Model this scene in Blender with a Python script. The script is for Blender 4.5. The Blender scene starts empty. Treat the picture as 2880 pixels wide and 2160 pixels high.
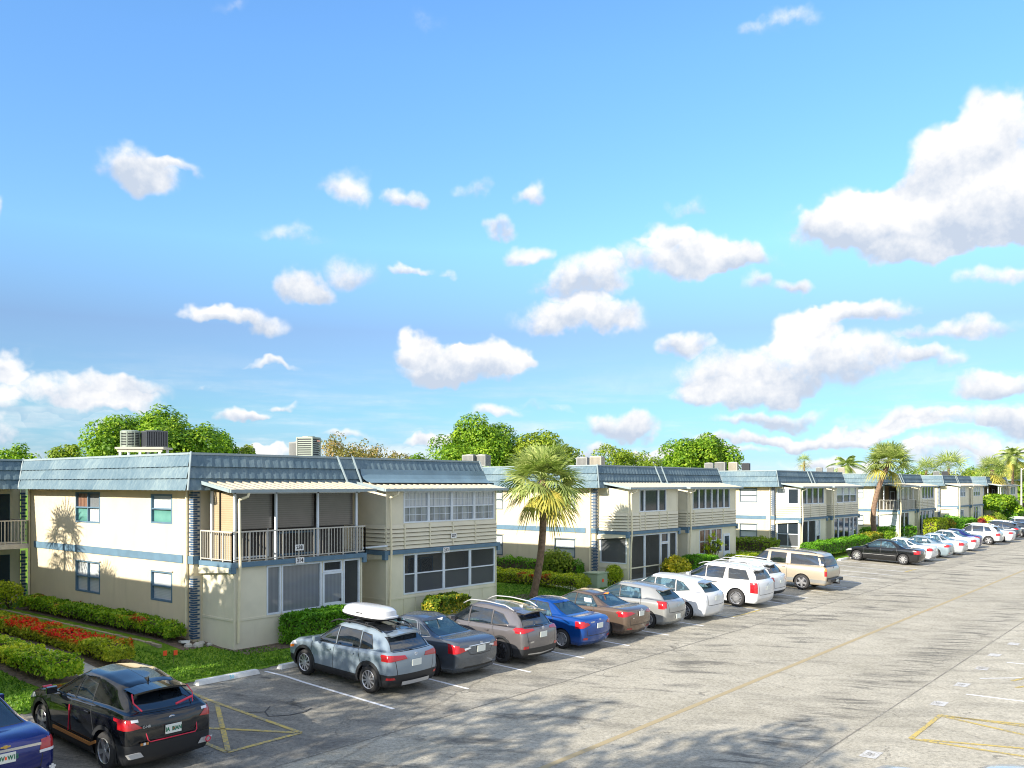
import bpy, bmesh, math, random
from mathutils import Vector, Matrix, noise as mnoise
R = math.radians
SC = bpy.context.scene
COL = SC.collection

# ---------------------------------------------------------------- camera
CAM_H = 5.05
YAW = R(39.44)                                   # view direction, measured from the street axis (+X) towards +Y
FW = (math.cos(YAW), math.sin(YAW)); RT = (math.sin(YAW), -math.cos(YAW))
cam_d = bpy.data.cameras.new('camera'); cam = bpy.data.objects.new('camera', cam_d); COL.objects.link(cam)
cam.location = (0, 0, CAM_H); cam.rotation_euler = (R(90), 0, YAW - R(90))
cam_d.sensor_width = 36; cam_d.lens = 2468 / 2880 * 36
cam_d.shift_y = (1361.5 - 1080) / 2880
cam_d.clip_start = 0.1; cam_d.clip_end = 6000
SC.camera = cam

# ---------------------------------------------------------------- sun and exposure
SUN_EL = R(24.6); SUN_AZ = R(176.5)              # the sun stands over -X and a little +Y
sdir = Vector((math.cos(SUN_EL) * math.cos(SUN_AZ), math.cos(SUN_EL) * math.sin(SUN_AZ), math.sin(SUN_EL)))
sun_d = bpy.data.lights.new('sun', 'SUN'); sun = bpy.data.objects.new('sun', sun_d); COL.objects.link(sun)
sun_d.energy = 3.9; sun_d.angle = R(0.55); sun_d.color = (1.0, 0.91, 0.76)
sun.rotation_euler = sdir.to_track_quat('Z', 'Y').to_euler(); sun.location = (-40, 5, 40)
SC.view_settings.view_transform = 'Standard'; SC.view_settings.look = 'None'
SC.view_settings.exposure = 1.22; SC.view_settings.gamma = 1.0
SC.render.film_transparent = False
try:
    SC.cycles.filter_width = 1.1
    SC.cycles.max_bounces = 6; SC.cycles.diffuse_bounces = 3; SC.cycles.glossy_bounces = 3
    SC.cycles.transparent_max_bounces = 10; SC.cycles.transmission_bounces = 3
except Exception: pass

# ---------------------------------------------------------------- node helpers
class NT:
    def __init__(s, tree): s.t = tree; s.n = tree.nodes; s.l = tree.links; s.i = 0
    def add(s, kind, **kw):
        nd = s.n.new(kind); s.i += 1; nd.location = (s.i * 40, 0)
        for k, v in kw.items(): setattr(nd, k, v)
        return nd
    def put(s, nd, sock, v):
        if v is None: return
        so = nd.inputs[sock]
        if hasattr(v, 'is_output') or isinstance(v, bpy.types.NodeSocket): s.l.new(v, so)
        else: so.default_value = v
    def math(s, op, a, b=None, c=None, clamp=False):
        nd = s.add('ShaderNodeMath', operation=op, use_clamp=clamp)
        s.put(nd, 0, a); s.put(nd, 1, b); s.put(nd, 2, c); return nd.outputs[0]
    def vmath(s, op, a, b=None, c=None, out=0):
        nd = s.add('ShaderNodeVectorMath', operation=op)
        s.put(nd, 0, a); s.put(nd, 1, b)
        if c is not None: s.put(nd, 2, c)
        return nd.outputs[out]
    def noise(s, vec, scale, detail=3, rough=.5, dist=0., out='Fac'):
        nd = s.add('ShaderNodeTexNoise'); s.put(nd, 'Vector', vec)
        nd.inputs['Scale'].default_value = scale; nd.inputs['Detail'].default_value = detail
        nd.inputs['Roughness'].default_value = rough; nd.inputs['Distortion'].default_value = dist
        return nd.outputs[out]
    def voro(s, vec, scale, feature='F1', out='Distance', rnd=1.):
        nd = s.add('ShaderNodeTexVoronoi', feature=feature); s.put(nd, 'Vector', vec)
        nd.inputs['Scale'].default_value = scale; nd.inputs['Randomness'].default_value = rnd; return nd.outputs[out]
    def mix(s, f, a, b, mode='MIX'):
        nd = s.add('ShaderNodeMix', data_type='RGBA', blend_type=mode)
        s.put(nd, 0, f); s.put(nd, 6, a); s.put(nd, 7, b); return nd.outputs[2]
    def ramp(s, f, stops, interp='LINEAR'):
        nd = s.add('ShaderNodeValToRGB'); cr = nd.color_ramp; cr.interpolation = interp
        while len(cr.elements) < len(stops): cr.elements.new(.5)
        for e, (p, c) in zip(cr.elements, stops):
            e.position = p; e.color = c if len(c) == 4 else (*c, 1)
        s.put(nd, 0, f); return nd.outputs[0]
    def smooth(s, v, lo, hi, a=0., b=1.):
        nd = s.add('ShaderNodeMapRange', interpolation_type='SMOOTHSTEP'); s.put(nd, 0, v)
        for k, x in zip((1, 2, 3, 4), (lo, hi, a, b)): s.put(nd, k, x)
        return nd.outputs[0]
    def aniso(s, vec, ang, sa, sb):
        """coordinates stretched along the compass direction ang: sa = frequency along it, sb = across"""
        a = s.vmath('DOT_PRODUCT', vec, (math.cos(ang) * sa, math.sin(ang) * sa, 0), out=1)
        b = s.vmath('DOT_PRODUCT', vec, (-math.sin(ang) * sb, math.cos(ang) * sb, 0), out=1)
        nd = s.add('ShaderNodeCombineXYZ'); s.l.new(a, nd.inputs[0]); s.l.new(b, nd.inputs[1]); return nd.outputs[0]
    def scale(s, vec, sc, loc=(0, 0, 0), rot=(0, 0, 0)):
        nd = s.add('ShaderNodeMapping'); s.put(nd, 0, vec)
        nd.inputs[1].default_value = loc; nd.inputs[2].default_value = rot; nd.inputs[3].default_value = sc
        return nd.outputs[0]
def c4(c): return (*c, 1) if len(c) == 3 else c

# ---------------------------------------------------------------- world: Nishita sky + cumulus laid out by compass bearing and height
world = bpy.data.worlds.new('World'); SC.world = world; world.use_nodes = True
w = NT(world.node_tree); w.n.clear()
sky = w.add('ShaderNodeTexSky', sky_type='NISHITA')
sky.sun_disc = False; sky.sun_elevation = SUN_EL; sky.sun_rotation = math.atan2(sdir.x, sdir.y)
sky.altitude = 0; sky.air_density = 1.0; sky.dust_density = 0.35; sky.ozone_density = 3.0
tc = w.add('ShaderNodeTexCoord')
dirv = w.vmath('NORMALIZE', tc.outputs['Generated'])
sep = w.add('ShaderNodeSeparateXYZ'); w.l.new(dirv, sep.inputs[0])
# bearing relative to the looking direction, elevation; both in radians
fwd = w.vmath('DOT_PRODUCT', dirv, (FW[0], FW[1], 0), out=1)
rgt = w.vmath('DOT_PRODUCT', dirv, (RT[0], RT[1], 0), out=1)
az = w.math('ARCTAN2', rgt, fwd); el = w.math('ARCSINE', sep.outputs[2])
cmb = w.add('ShaderNodeCombineXYZ'); w.l.new(az, cmb.inputs[0]); w.l.new(el, cmb.inputs[1])
P0 = cmb.outputs[0]
wa = w.noise(dirv, 7, 2, .5, out='Color'); wb = w.noise(dirv, 26, 3, .55, out='Color')
P1 = w.vmath('MULTIPLY_ADD', w.vmath('SUBTRACT', wa, (.5, .5, .5)), (.085, .05, 0), P0)
P1 = w.vmath('MULTIPLY_ADD', w.vmath('SUBTRACT', wb, (.5, .5, .5)), (.052, .042, 0), P1)
# (x, y, rx, ry, density): bearings read off a 2212 px wide survey frame with its horizon at row 1046
CL = [(300,392,85,64,.95),(385,372,60,20,.6),(770,392,62,50,.7),(897,412,42,24,.75),(660,518,95,30,.5),(652,632,54,44,.9),(462,697,70,28,1.),
 (560,712,46,30,.6),(770,600,76,42,.62),(1150,430,34,30,.6),(1082,490,36,24,.6),(1142,545,46,32,.6),(1022,412,28,20,.45),
 (1490,562,170,55,1.15),(1430,515,62,34,1.1),(1580,560,80,40,.9),(1250,615,74,60,1.1),(1250,695,115,42,1.),(1488,742,72,32,1.),(985,800,140,46,1.15),(895,758,50,42,1.1),(1060,782,80,40,1.1),
 (2010,480,270,88,1.3),(2170,280,110,100,1.3),(1860,478,110,70,1.2),(2060,360,110,90,1.3),(2212,420,140,120,1.3),(1990,540,120,40,1.1),(2180,590,90,26,.7),
 (1720,800,250,70,1.2),(1745,722,84,50,1.2),(1860,680,120,30,1.),(1620,850,150,36,1.),(2085,722,130,32,1.),(2140,846,100,42,1.),(2030,790,70,26,.8),
 (150,846,190,40,1.1),(28,795,62,40,1.1),(0,880,70,44,.9),(215,880,120,26,.8),(900,587,38,16,.7),(975,598,26,14,.5),(1330,925,80,42,1.15),(935,958,68,26,1.),(1060,900,70,20,.6),
 (542,903,54,16,.8),(590,800,70,12,.5),(625,884,34,11,.6),(1630,620,34,30,.6),(1712,628,44,20,.6),(1482,455,46,24,.55),(1700,32,70,26,.55),(910,52,50,30,.28),(520,20,40,16,.35),
 (15,455,20,24,.6),(1420,1000,90,26,.9),(560,985,120,18,.7),(250,940,110,24,.8),(1950,1000,220,24,.9),(1250,985,70,20,.8),(2190,930,70,30,.8),(820,985,80,14,.6),(10,930,60,26,.9),(1180,880,70,12,.5),(430,845,30,10,.4),(1750,945,280,20,.85),(2050,915,200,30,.85),(1500,975,170,14,.7),(2100,975,160,22,.8),(60,970,120,22,.6),(330,985,130,12,.5),(640,975,90,12,.4),(1690,900,120,20,.8),(760,950,60,14,.5)]
chain = None
for (x, y, rx, ry, dn) in CL:
    px = (x - 1106) / (2468 / 2880 * 2212); py = (1046 - y) / (2468 / 2880 * 2212)
    a0 = math.atan(px); ca = math.cos(a0); e0 = math.atan(py * ca)
    rx *= 1.26; ry *= 1.26
    ra = rx * ca * ca / 1895.; re = ry * ca * math.cos(e0) ** 2 / 1895.
    # (the tiny dependence on the running sum makes the renderer evaluate the clouds one after another)
    of_ = (-a0 / ra, -e0 / re, 0) if chain is None else w.vmath('MULTIPLY_ADD', chain, (1e-9, 1e-9, 0), (-a0 / ra, -e0 / re, 0))
    q = w.vmath('MULTIPLY_ADD', P1, (1 / ra, 1 / re, 0), of_)
    sq = w.add('ShaderNodeSeparateXYZ'); w.l.new(q, sq.inputs[0])
    yl = w.math('MULTIPLY', w.math('MINIMUM', sq.outputs[1], 0.), 1.15)      # squeeze the lower half: flat bases
    d2 = w.math('MULTIPLY_ADD', yl, yl, w.vmath('DOT_PRODUCT', q, q, out=1))
    s = w.math('MAXIMUM', w.math('MULTIPLY_ADD', d2, -dn, dn), 0.)
    cb_ = w.add('ShaderNodeCombineXYZ'); w.l.new(sq.outputs[1], cb_.inputs[0]); cb_.inputs[1].default_value = 1.
    term = w.vmath('SCALE', cb_.outputs[0]); w.l.new(s, w.n[-1].inputs['Scale'])
    chain = term if chain is None else w.vmath('ADD', chain, term)
cs_ = w.add('ShaderNodeSeparateXYZ'); w.l.new(chain, cs_.inputs[0])
acc = w.math('MINIMUM', cs_.outputs[1], 1.35); wsum = cs_.outputs[1]; ysum = cs_.outputs[0]
f1 = w.noise(dirv, 9.5, 8, .64); f2 = w.noise(w.vmath('ADD', dirv, (.008, .004, -.016)), 9.5, 5, .62); fine = w.noise(dirv, 60, 3, .6)
dens = w.math('ADD', acc, w.math('MULTIPLY_ADD', f1, 3.0, -1.52))
dens = w.math('ADD', dens, w.math('MULTIPLY_ADD', fine, .34, -.17))
dens = w.math('MULTIPLY', w.smooth(dens, -.15, .85), w.smooth(acc, .0, .62))
veil = w.math('MULTIPLY', w.smooth(w.noise(w.scale(P1, (9, 16, 1)), 1.0, 5, .6), .45, .75), w.smooth(cs_.outputs[1], .0, .9)); veil = w.math('MULTIPLY', veil, .6)
dens = w.math('MAXIMUM', dens, veil)
# unseen cloud added behind the looking direction, spread wide to fill the shaded fronts
back = w.math('MULTIPLY', w.smooth(w.noise(dirv, 3.2, 6, .6), .36, .56), w.smooth(w.math('ABSOLUTE', az), .75, 1.1))
back = w.math('MULTIPLY', back, w.smooth(el, .0, .12))
# thin haze streaks low over the horizon
lowb = w.noise(w.scale(dirv, (5, 5, 42)), 1.0, 5, .6)
lowc = w.math('MULTIPLY', w.smooth(lowb, .42, .70), w.smooth(el, .16, .03)); lowc = w.math('MULTIPLY', lowc, .6)
cover = w.math('MAXIMUM', w.math('MAXIMUM', dens, back), lowc, clamp=True)
yloc = w.math('DIVIDE', ysum, w.math('ADD', wsum, .02))
relief = w.math('MULTIPLY', w.math('SUBTRACT', f1, f2), 3.6)
lit = w.math('ADD', w.smooth(yloc, -.62, .50), relief)
lit = w.math('ADD', lit, w.math('MULTIPLY_ADD', dens, -.25, .12), clamp=True)
cloudc = w.mix(lit, (.56, .64, .77, 1), (1.0, .99, .98, 1))
sepc = w.add('ShaderNodeHueSaturation'); sepc.inputs['Saturation'].default_value = 1.12; sepc.inputs['Value'].default_value = 1.0
w.l.new(sky.outputs[0], sepc.inputs['Color'])
elr = w.add('ShaderNodeMapRange'); w.l.new(el, elr.inputs[0]); elr.inputs[2].default_value = .5
K_ = .5
skyg = w.ramp(elr.outputs[0], [(0, tuple(K_ * v for v in (.40, .52, .92))), (.06, tuple(K_ * v for v in (.30, .44, .67))), (.16, tuple(K_ * v for v in (.37, .50, .60))), (.34, tuple(K_ * v for v in (.60, .565, .62))),
                               (.52, tuple(K_ * v for v in (.95, 1.01, .98))), (.9, tuple(K_ * v for v in (1.04, 1.14, 1.20)))])
skyc = w.vmath('SCALE', w.mix(1.0, sepc.outputs[0], skyg, 'MULTIPLY')); w.n[-1].inputs['Scale'].default_value = 1 / K_
CLOUD_GAIN = 4.05
cl_s = w.vmath('SCALE', cloudc); w.n[-1].inputs['Scale'].default_value = CLOUD_GAIN
both = w.mix(cover, skyc, cl_s)
bg = w.add('ShaderNodeBackground'); bg.inputs['Strength'].default_value = 0.116
w.l.new(both, bg.inputs['Color'])
wo = w.add('ShaderNodeOutputWorld'); w.l.new(bg.outputs[0], wo.inputs[0])
world.cycles.sampling_method = 'MANUAL'; world.cycles.sample_map_resolution = 512

# ---------------------------------------------------------------- tagging
def tag(o, label=None, cat=None, group=None, kind=None):
    if label: o['label'] = label
    if cat: o['category'] = cat
    if group: o['group'] = group
    if kind: o['kind'] = kind
    return o
def empty(name, loc=(0, 0, 0), rot=(0, 0, 0), label=None, cat=None, group=None):
    o = bpy.data.objects.new(name, None); COL.objects.link(o); o.empty_display_size = .3
    o.location = loc; o.rotation_euler = rot
    return tag(o, label, cat, group)
KIDS = {}
def link(name, me, mats, parent=None, loc=None, smooth=False):
    o = bpy.data.objects.new(name, me); COL.objects.link(o)
    for m in (mats if isinstance(mats, (list, tuple)) else [mats]):
        me.materials.append(m)
    if smooth is True: me.shade_smooth()
    if parent is not None:
        o.parent = parent; KIDS.setdefault(parent, []).append(o)
    if loc is not None: o.location = loc
    return o
def copy_tree(o, parent=None):
    c = o.copy(); COL.objects.link(c)
    if parent is not None:
        c.parent = parent; KIDS.setdefault(parent, []).append(c)
    for ch in KIDS.get(o, []): copy_tree(ch, c)
    return c
class MB:
    def __init__(s): s.v = []; s.f = []; s.m = []
    def quad(s, a, b, c, d, mi=0):
        n = len(s.v); s.v += [tuple(a), tuple(b), tuple(c), tuple(d)]; s.f.append((n, n + 1, n + 2, n + 3)); s.m.append(mi)
    def tri(s, a, b, c, mi=0):
        n = len(s.v); s.v += [tuple(a), tuple(b), tuple(c)]; s.f.append((n, n + 1, n + 2)); s.m.append(mi)
    def box(s, x0, x1, y0, y1, z0, z1, mi=0):
        n = len(s.v)
        for z in (z0, z1):
            for x, y in ((x0, y0), (x1, y0), (x1, y1), (x0, y1)): s.v.append((x, y, z))
        for q in ((3, 2, 1, 0), (4, 5, 6, 7), (0, 1, 5, 4), (1, 2, 6, 5), (2, 3, 7, 6), (3, 0, 4, 7)):
            s.f.append(tuple(n + k for k in q)); s.m.append(mi)
    def obox(s, c, ax, ay, az, mi=0):      # centre and three half-axis vectors
        n = len(s.v); c = Vector(c); ax = Vector(ax); ay = Vector(ay); az = Vector(az)
        for sz in (-1, 1):
            for sx, sy in ((-1, -1), (1, -1), (1, 1), (-1, 1)): s.v.append(tuple(c + ax * sx + ay * sy + az * sz))
        for q in ((3, 2, 1, 0), (4, 5, 6, 7), (0, 1, 5, 4), (1, 2, 6, 5), (2, 3, 7, 6), (3, 0, 4, 7)):
            s.f.append(tuple(n + k for k in q)); s.m.append(mi)
    def tube(s, pts, rad, seg=8, mi=0, cap=True):
        pts = [Vector(p) for p in pts]; rings = []
        rads = rad if isinstance(rad, (list, tuple)) else [rad] * len(pts)
        up = Vector((0, 0, 1)); t0 = (pts[1] - pts[0]).normalized()
        u = t0.cross(up) if abs(t0.z) < .95 else t0.cross(Vector((1, 0, 0))); u.normalize()
        for i, p in enumerate(pts):
            t = (pts[min(i + 1, len(pts) - 1)] - pts[max(i - 1, 0)]).normalized()
            u = (u - t * u.dot(t)).normalized(); v = t.cross(u); n = len(s.v)
            for k in range(seg):
                a = 2 * math.pi * k / seg; s.v.append(tuple(p + (u * math.cos(a) + v * math.sin(a)) * rads[i]))
            rings.append(n)
        for a, b in zip(rings, rings[1:]):
            for k in range(seg):
                s.f.append((a + k, a + (k + 1) % seg, b + (k + 1) % seg, b + k)); s.m.append(mi)
        if cap:
            s.f.append(tuple(rings[0] + k for k in range(seg))[::-1]); s.m.append(mi)
            s.f.append(tuple(rings[-1] + k for k in range(seg))); s.m.append(mi)
    def lathe(s, prof, seg=16, axis='z', c=(0, 0, 0), mi=0):
        rings = []
        for (r, h) in prof:
            n = len(s.v)
            for k in range(seg):
                a = 2 * math.pi * k / seg; p = (r * math.cos(a), r * math.sin(a), h)
                if axis == 'y': p = (p[0], p[2], p[1])
                s.v.append((p[0] + c[0], p[1] + c[1], p[2] + c[2]))
            rings.append(n)
        for a, b in zip(rings, rings[1:]):
            for k in range(seg):
                q = (a + k, a + (k + 1) % seg, b + (k + 1) % seg, b + k)
                s.f.append(q[::-1] if axis == 'y' else q); s.m.append(mi)
    def build(s, name, mats, parent=None, smooth=False, loc=None):
        me = bpy.data.meshes.new(name); me.from_pydata(s.v, [], s.f); me.update()
        o = link(name, me, mats, parent, loc)
        if any(s.m): me.polygons.foreach_set('material_index', s.m)
        if smooth: me.shade_smooth()
        if smooth == 'auto':
            try: me.shade_auto_smooth(angle=R(40))
            except Exception: me.set_sharp_from_angle(angle=R(40))
        return o
def text_mesh(name, body, size, mat, parent, loc, rot, extrude=.002, align='CENTER', bold=0.0, sx=1.):
    cu = bpy.data.curves.new(name, 'FONT'); cu.body = body; cu.size = size; cu.extrude = extrude; cu.offset = bold
    cu.align_x = align; cu.align_y = 'CENTER'; cu.resolution_u = 2
    tmp = bpy.data.objects.new(name, cu); COL.objects.link(tmp)
    dg = bpy.context.evaluated_depsgraph_get(); dg.update()
    me = bpy.data.meshes.new_from_object(tmp.evaluated_get(dg)); bpy.data.objects.remove(tmp)
    me.materials.clear()
    o = link(name, me, mat, parent, loc); o.rotation_euler = rot; o.scale = (sx, 1, 1)
    return o
def shell_rand(seed): return random.Random(seed)

# ---------------------------------------------------------------- materials
MT = {}
def mat(name, col, rough=.6, metal=0., spec=.5, coat=0., bump=None, var=0., varscale=3., grime=0.):
    m = bpy.data.materials.new(name); m.use_nodes = True; t = NT(m.node_tree)
    b = m.node_tree.nodes['Principled BSDF']
    b.inputs['Roughness'].default_value = rough; b.inputs['Metallic'].default_value = metal
    b.inputs['Specular IOR Level'].default_value = spec; b.inputs['Coat Weight'].default_value = coat
    b.inputs['Coat Roughness'].default_value = .04
    c = c4(col)
    if var or bump or grime:
        g = t.add('ShaderNodeTexCoord').outputs['Object']
    if var:
        f = t.noise(g, varscale, 5, .6)
        cc = t.mix(t.smooth(f, .3, .7), tuple(x * (1 - var) for x in col) + (1,), tuple(min(1, x * (1 + var)) for x in col) + (1,))
        if grime:
            st = t.noise(t.scale(g, (2.2, 2.2, .35)), 1.0, 6, .65)
            cc = t.mix(t.math('MULTIPLY', t.smooth(st, .52, .78), grime), cc, tuple(x * .62 for x in col) + (1,))
        t.l.new(cc, b.inputs['Base Color'])
    else: b.inputs['Base Color'].default_value = c
    if bump:
        bn = t.add('ShaderNodeBump'); bn.inputs['Strength'].default_value = bump[1]; bn.inputs['Distance'].default_value = .02
        t.l.new(t.noise(g, bump[0], 4, .6), bn.inputs['Height']); t.l.new(bn.outputs[0], b.inputs['Normal'])
    MT[name] = m; return m
WALL = mat('stucco_cream', (.66, .575, .415), .9, var=.05, varscale=.7, bump=(60, .25), grime=.30)
PANEL = mat('panel_cream', (.72, .675, .53), .8, var=.05, varscale=1.2, grime=.28)
SIDING = mat('siding_cream', (.72, .67, .52), .75, var=.03, varscale=1.2, grime=.12)
TRIMB = mat('trim_blue', (.10, .185, .27), .7, var=.10, varscale=2)
TRIMW = mat('trim_white', (.66, .72, .80), .45, var=.05, varscale=2)
CANOPY = mat('canopy_metal', (.44, .405, .325), .45, var=.07, varscale=2.5, grime=.25)
PIPE = mat('downspout_cream', (.78, .70, .50), .6, var=.05)
BRICKB = mat('brick_blue', (.035, .085, .17), .8, var=.2, varscale=9, bump=(30, .3))
BRICKM = mat('mortar_white', (.50, .48, .42), .85)
CONC = mat('concrete_pale', (.52, .50, .45), .85, var=.12, varscale=4, bump=(40, .3))
STOPW = mat('wheel_stop_white', (.72, .73, .72), .75, var=.12, varscale=5, bump=(50, .3), grime=.35)
BLACKP = mat('plastic_black', (.018, .02, .024), .5)
DARKI = mat('dark_interior', (.02, .022, .026), .8)
RUBBER = mat('tyre_rubber', (.022, .022, .024), .75, bump=(40, .3))
ALLOY = mat('alloy_silver', (.62, .63, .66), .28, metal=.85)
ALLOYD = mat('alloy_dark', (.05, .05, .055), .35, metal=.6)
CHROME = mat('chrome', (.80, .82, .85), .12, metal=1.)
REDL = mat('lamp_red', (.40, .010, .016), .12, coat=.8)
CLEARL = mat('lamp_clear', (.72, .74, .78), .12, coat=.8)
AMBERL = mat('lamp_amber', (.85, .22, .03), .15, coat=.8)
PLATEW = mat('plate_white', (.74, .78, .74), .4)
PLATEG = mat('plate_green', (.01, .16, .08), .5)
ORANGE = mat('flag_orange', (.95, .10, .02), .6)
SEATM = mat('seat_cloth', (.50, .50, .52), .8)
SHADE = mat('blind_tan', (.20, .17, .14), .8, var=.05)
SIGNW = mat('sign_white', (.82, .82, .82), .5); SIGNK = mat('sign_black', (.02, .02, .03), .5)
RAILM = mat('rail_cream_grey', (.50, .48, .43), .5)
ACM = mat('ac_grey', (.26, .27, .265), .5, metal=.2, var=.06); ACD = mat('ac_dark', (.035, .04, .05), .6)
ACG = mat('ac_green_grey', (.27, .32, .27), .5, metal=.1)
BARK = mat('bark_brown', (.16, .115, .08), .9, var=.3, varscale=6, bump=(14, .9))
FRAMES = mat('window_frame_slate', (.10, .14, .18), .6)
PALMB = mat('palm_bark', (.20, .13, .09), .9, var=.35, varscale=7, bump=(18, 1.))
STEM = mat('stem_brown', (.10, .075, .05), .9)
GREENBOX = mat('utility_green', (.30, .38, .27), .6, var=.08)
WOODP = mat('lamp_pole_grey', (.48, .46, .42), .7)

def leaf_mat(name, stops, rough=.55, trans=.35, patch=None, pscale=.8):
    m = bpy.data.materials.new(name); m.use_nodes = True; t = NT(m.node_tree)
    b = m.node_tree.nodes['Principled BSDF']; out = m.node_tree.nodes['Material Output']
    gi = t.add('ShaderNodeNewGeometry').outputs['Random Per Island']
    oc = t.add('ShaderNodeTexCoord').outputs['Object']
    n = t.noise(oc, pscale, 2, .5)
    f = t.math('ADD', t.math('MULTIPLY', gi, .55), t.math('MULTIPLY_ADD', n, 1.1, -.32), clamp=True)
    gn = 1.0 if name in ('leaves_ficus', 'leaves_yellow_green', 'palm_fronds', 'palm_old_fronds', 'leaves_sparse_orange', 'leaves_crimson') else 1.35
    c = t.ramp(f, [(p, tuple(min(.9, v * gn) for v in q)) for p, q in stops])
    if patch:                                     # clumps of flowers or coloured new leaves
        pc, lo, hi, ps, zlo = patch
        pn = t.noise(oc, ps, 2, .5)
        sx = t.add('ShaderNodeSeparateXYZ'); t.l.new(oc, sx.inputs[0])
        pf = t.math('MULTIPLY', t.smooth(pn, lo, hi), t.smooth(sx.outputs[2], zlo, zlo + .2))
        pf = t.math('MULTIPLY', pf, t.smooth(gi, .15, .35))
        c = t.mix(pf, c, c4(pc))
    t.l.new(c, b.inputs['Base Color']); b.inputs['Roughness'].default_value = rough
    b.inputs['Specular IOR Level'].default_value = .35
    tr = t.add('ShaderNodeBsdfTranslucent'); t.l.new(t.mix(.5, c, (.5, .7, .05, 1), 'OVERLAY'), tr.inputs[0])
    ms = t.add('ShaderNodeMixShader'); ms.inputs[0].default_value = trans
    t.l.new(b.outputs[0], ms.inputs[1]); t.l.new(tr.outputs[0], ms.inputs[2]); t.l.new(ms.outputs[0], out.inputs[0])
    MT[name] = m; return m
L_TREE = leaf_mat('leaves_ficus', [(0, (.025, .075, .004)), (.40, (.12, .26, .012)), (1, (.44, .58, .04))], pscale=.9)
L_TREE2 = leaf_mat('leaves_yellow_green', [(0, (.07, .13, .01)), (.5, (.21, .31, .02)), (1, (.45, .48, .05))], pscale=.4)
L_ORANGE = leaf_mat('leaves_sparse_orange', [(0, (.12, .14, .03)), (.5, (.28, .24, .07)), (1, (.50, .30, .14))], pscale=.6)
L_HEDGE = leaf_mat('leaves_hedge', [(0, (.025, .10, .006)), (.5, (.10, .26, .012)), (1, (.24, .45, .03))], pscale=1.6)
L_HEDGEY = leaf_mat('leaves_hedge_yellow', [(0, (.09, .14, .008)), (.45, (.30, .38, .015)), (1, (.78, .70, .05))], pscale=1.6)
L_IXORA = leaf_mat('leaves_red_flowers', [(0, (.08, .13, .008)), (.5, (.28, .34, .015)), (1, (.70, .62, .05))], pscale=1.6, patch=((.80, .035, .015), .47, .53, .50, .40))
L_CROTON = leaf_mat('leaves_croton', [(0, (.03, .07, .008)), (.45, (.10, .17, .012)), (.75, (.45, .36, .03)), (1, (.55, .18, .04))], pscale=1.5)
L_YEL = leaf_mat('leaves_croton_yellow', [(0, (.10, .14, .01)), (.45, (.38, .36, .02)), (.8, (.72, .55, .04)), (1, (.70, .30, .04))], pscale=1.5)
L_REDL = leaf_mat('leaves_crimson', [(0, (.10, .01, .02)), (.6, (.28, .03, .03)), (1, (.50, .14, .05))], pscale=1.5)
L_PALM = leaf_mat('palm_fronds', [(0, (.11, .17, .05)), (.5, (.34, .42, .13)), (1, (.70, .72, .30))], pscale=1.2, trans=.3)
L_PALMD = leaf_mat('palm_old_fronds', [(0, (.18, .18, .04)), (.5, (.42, .40, .08)), (1, (.68, .52, .12))], pscale=1.2, trans=.2)
L_GRASS = leaf_mat('grass_blades', [(0, (.030, .085, .008)), (.5, (.075, .17, .012)), (1, (.19, .30, .03))], pscale=.7, trans=.3)

# ================================================================= GROUND
def zg(y):
    if y >= 27: return 0.
    if y >= 25: return -.17 * (27 - y) / 2
    if y >= 20: return -.17 - .03 * (25 - y) / 5
    if y >= 9.6: return -.22 - (20 - y) * .041
    return -.22 - 10.4 * .041 + (9.6 - y) * .012

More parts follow.
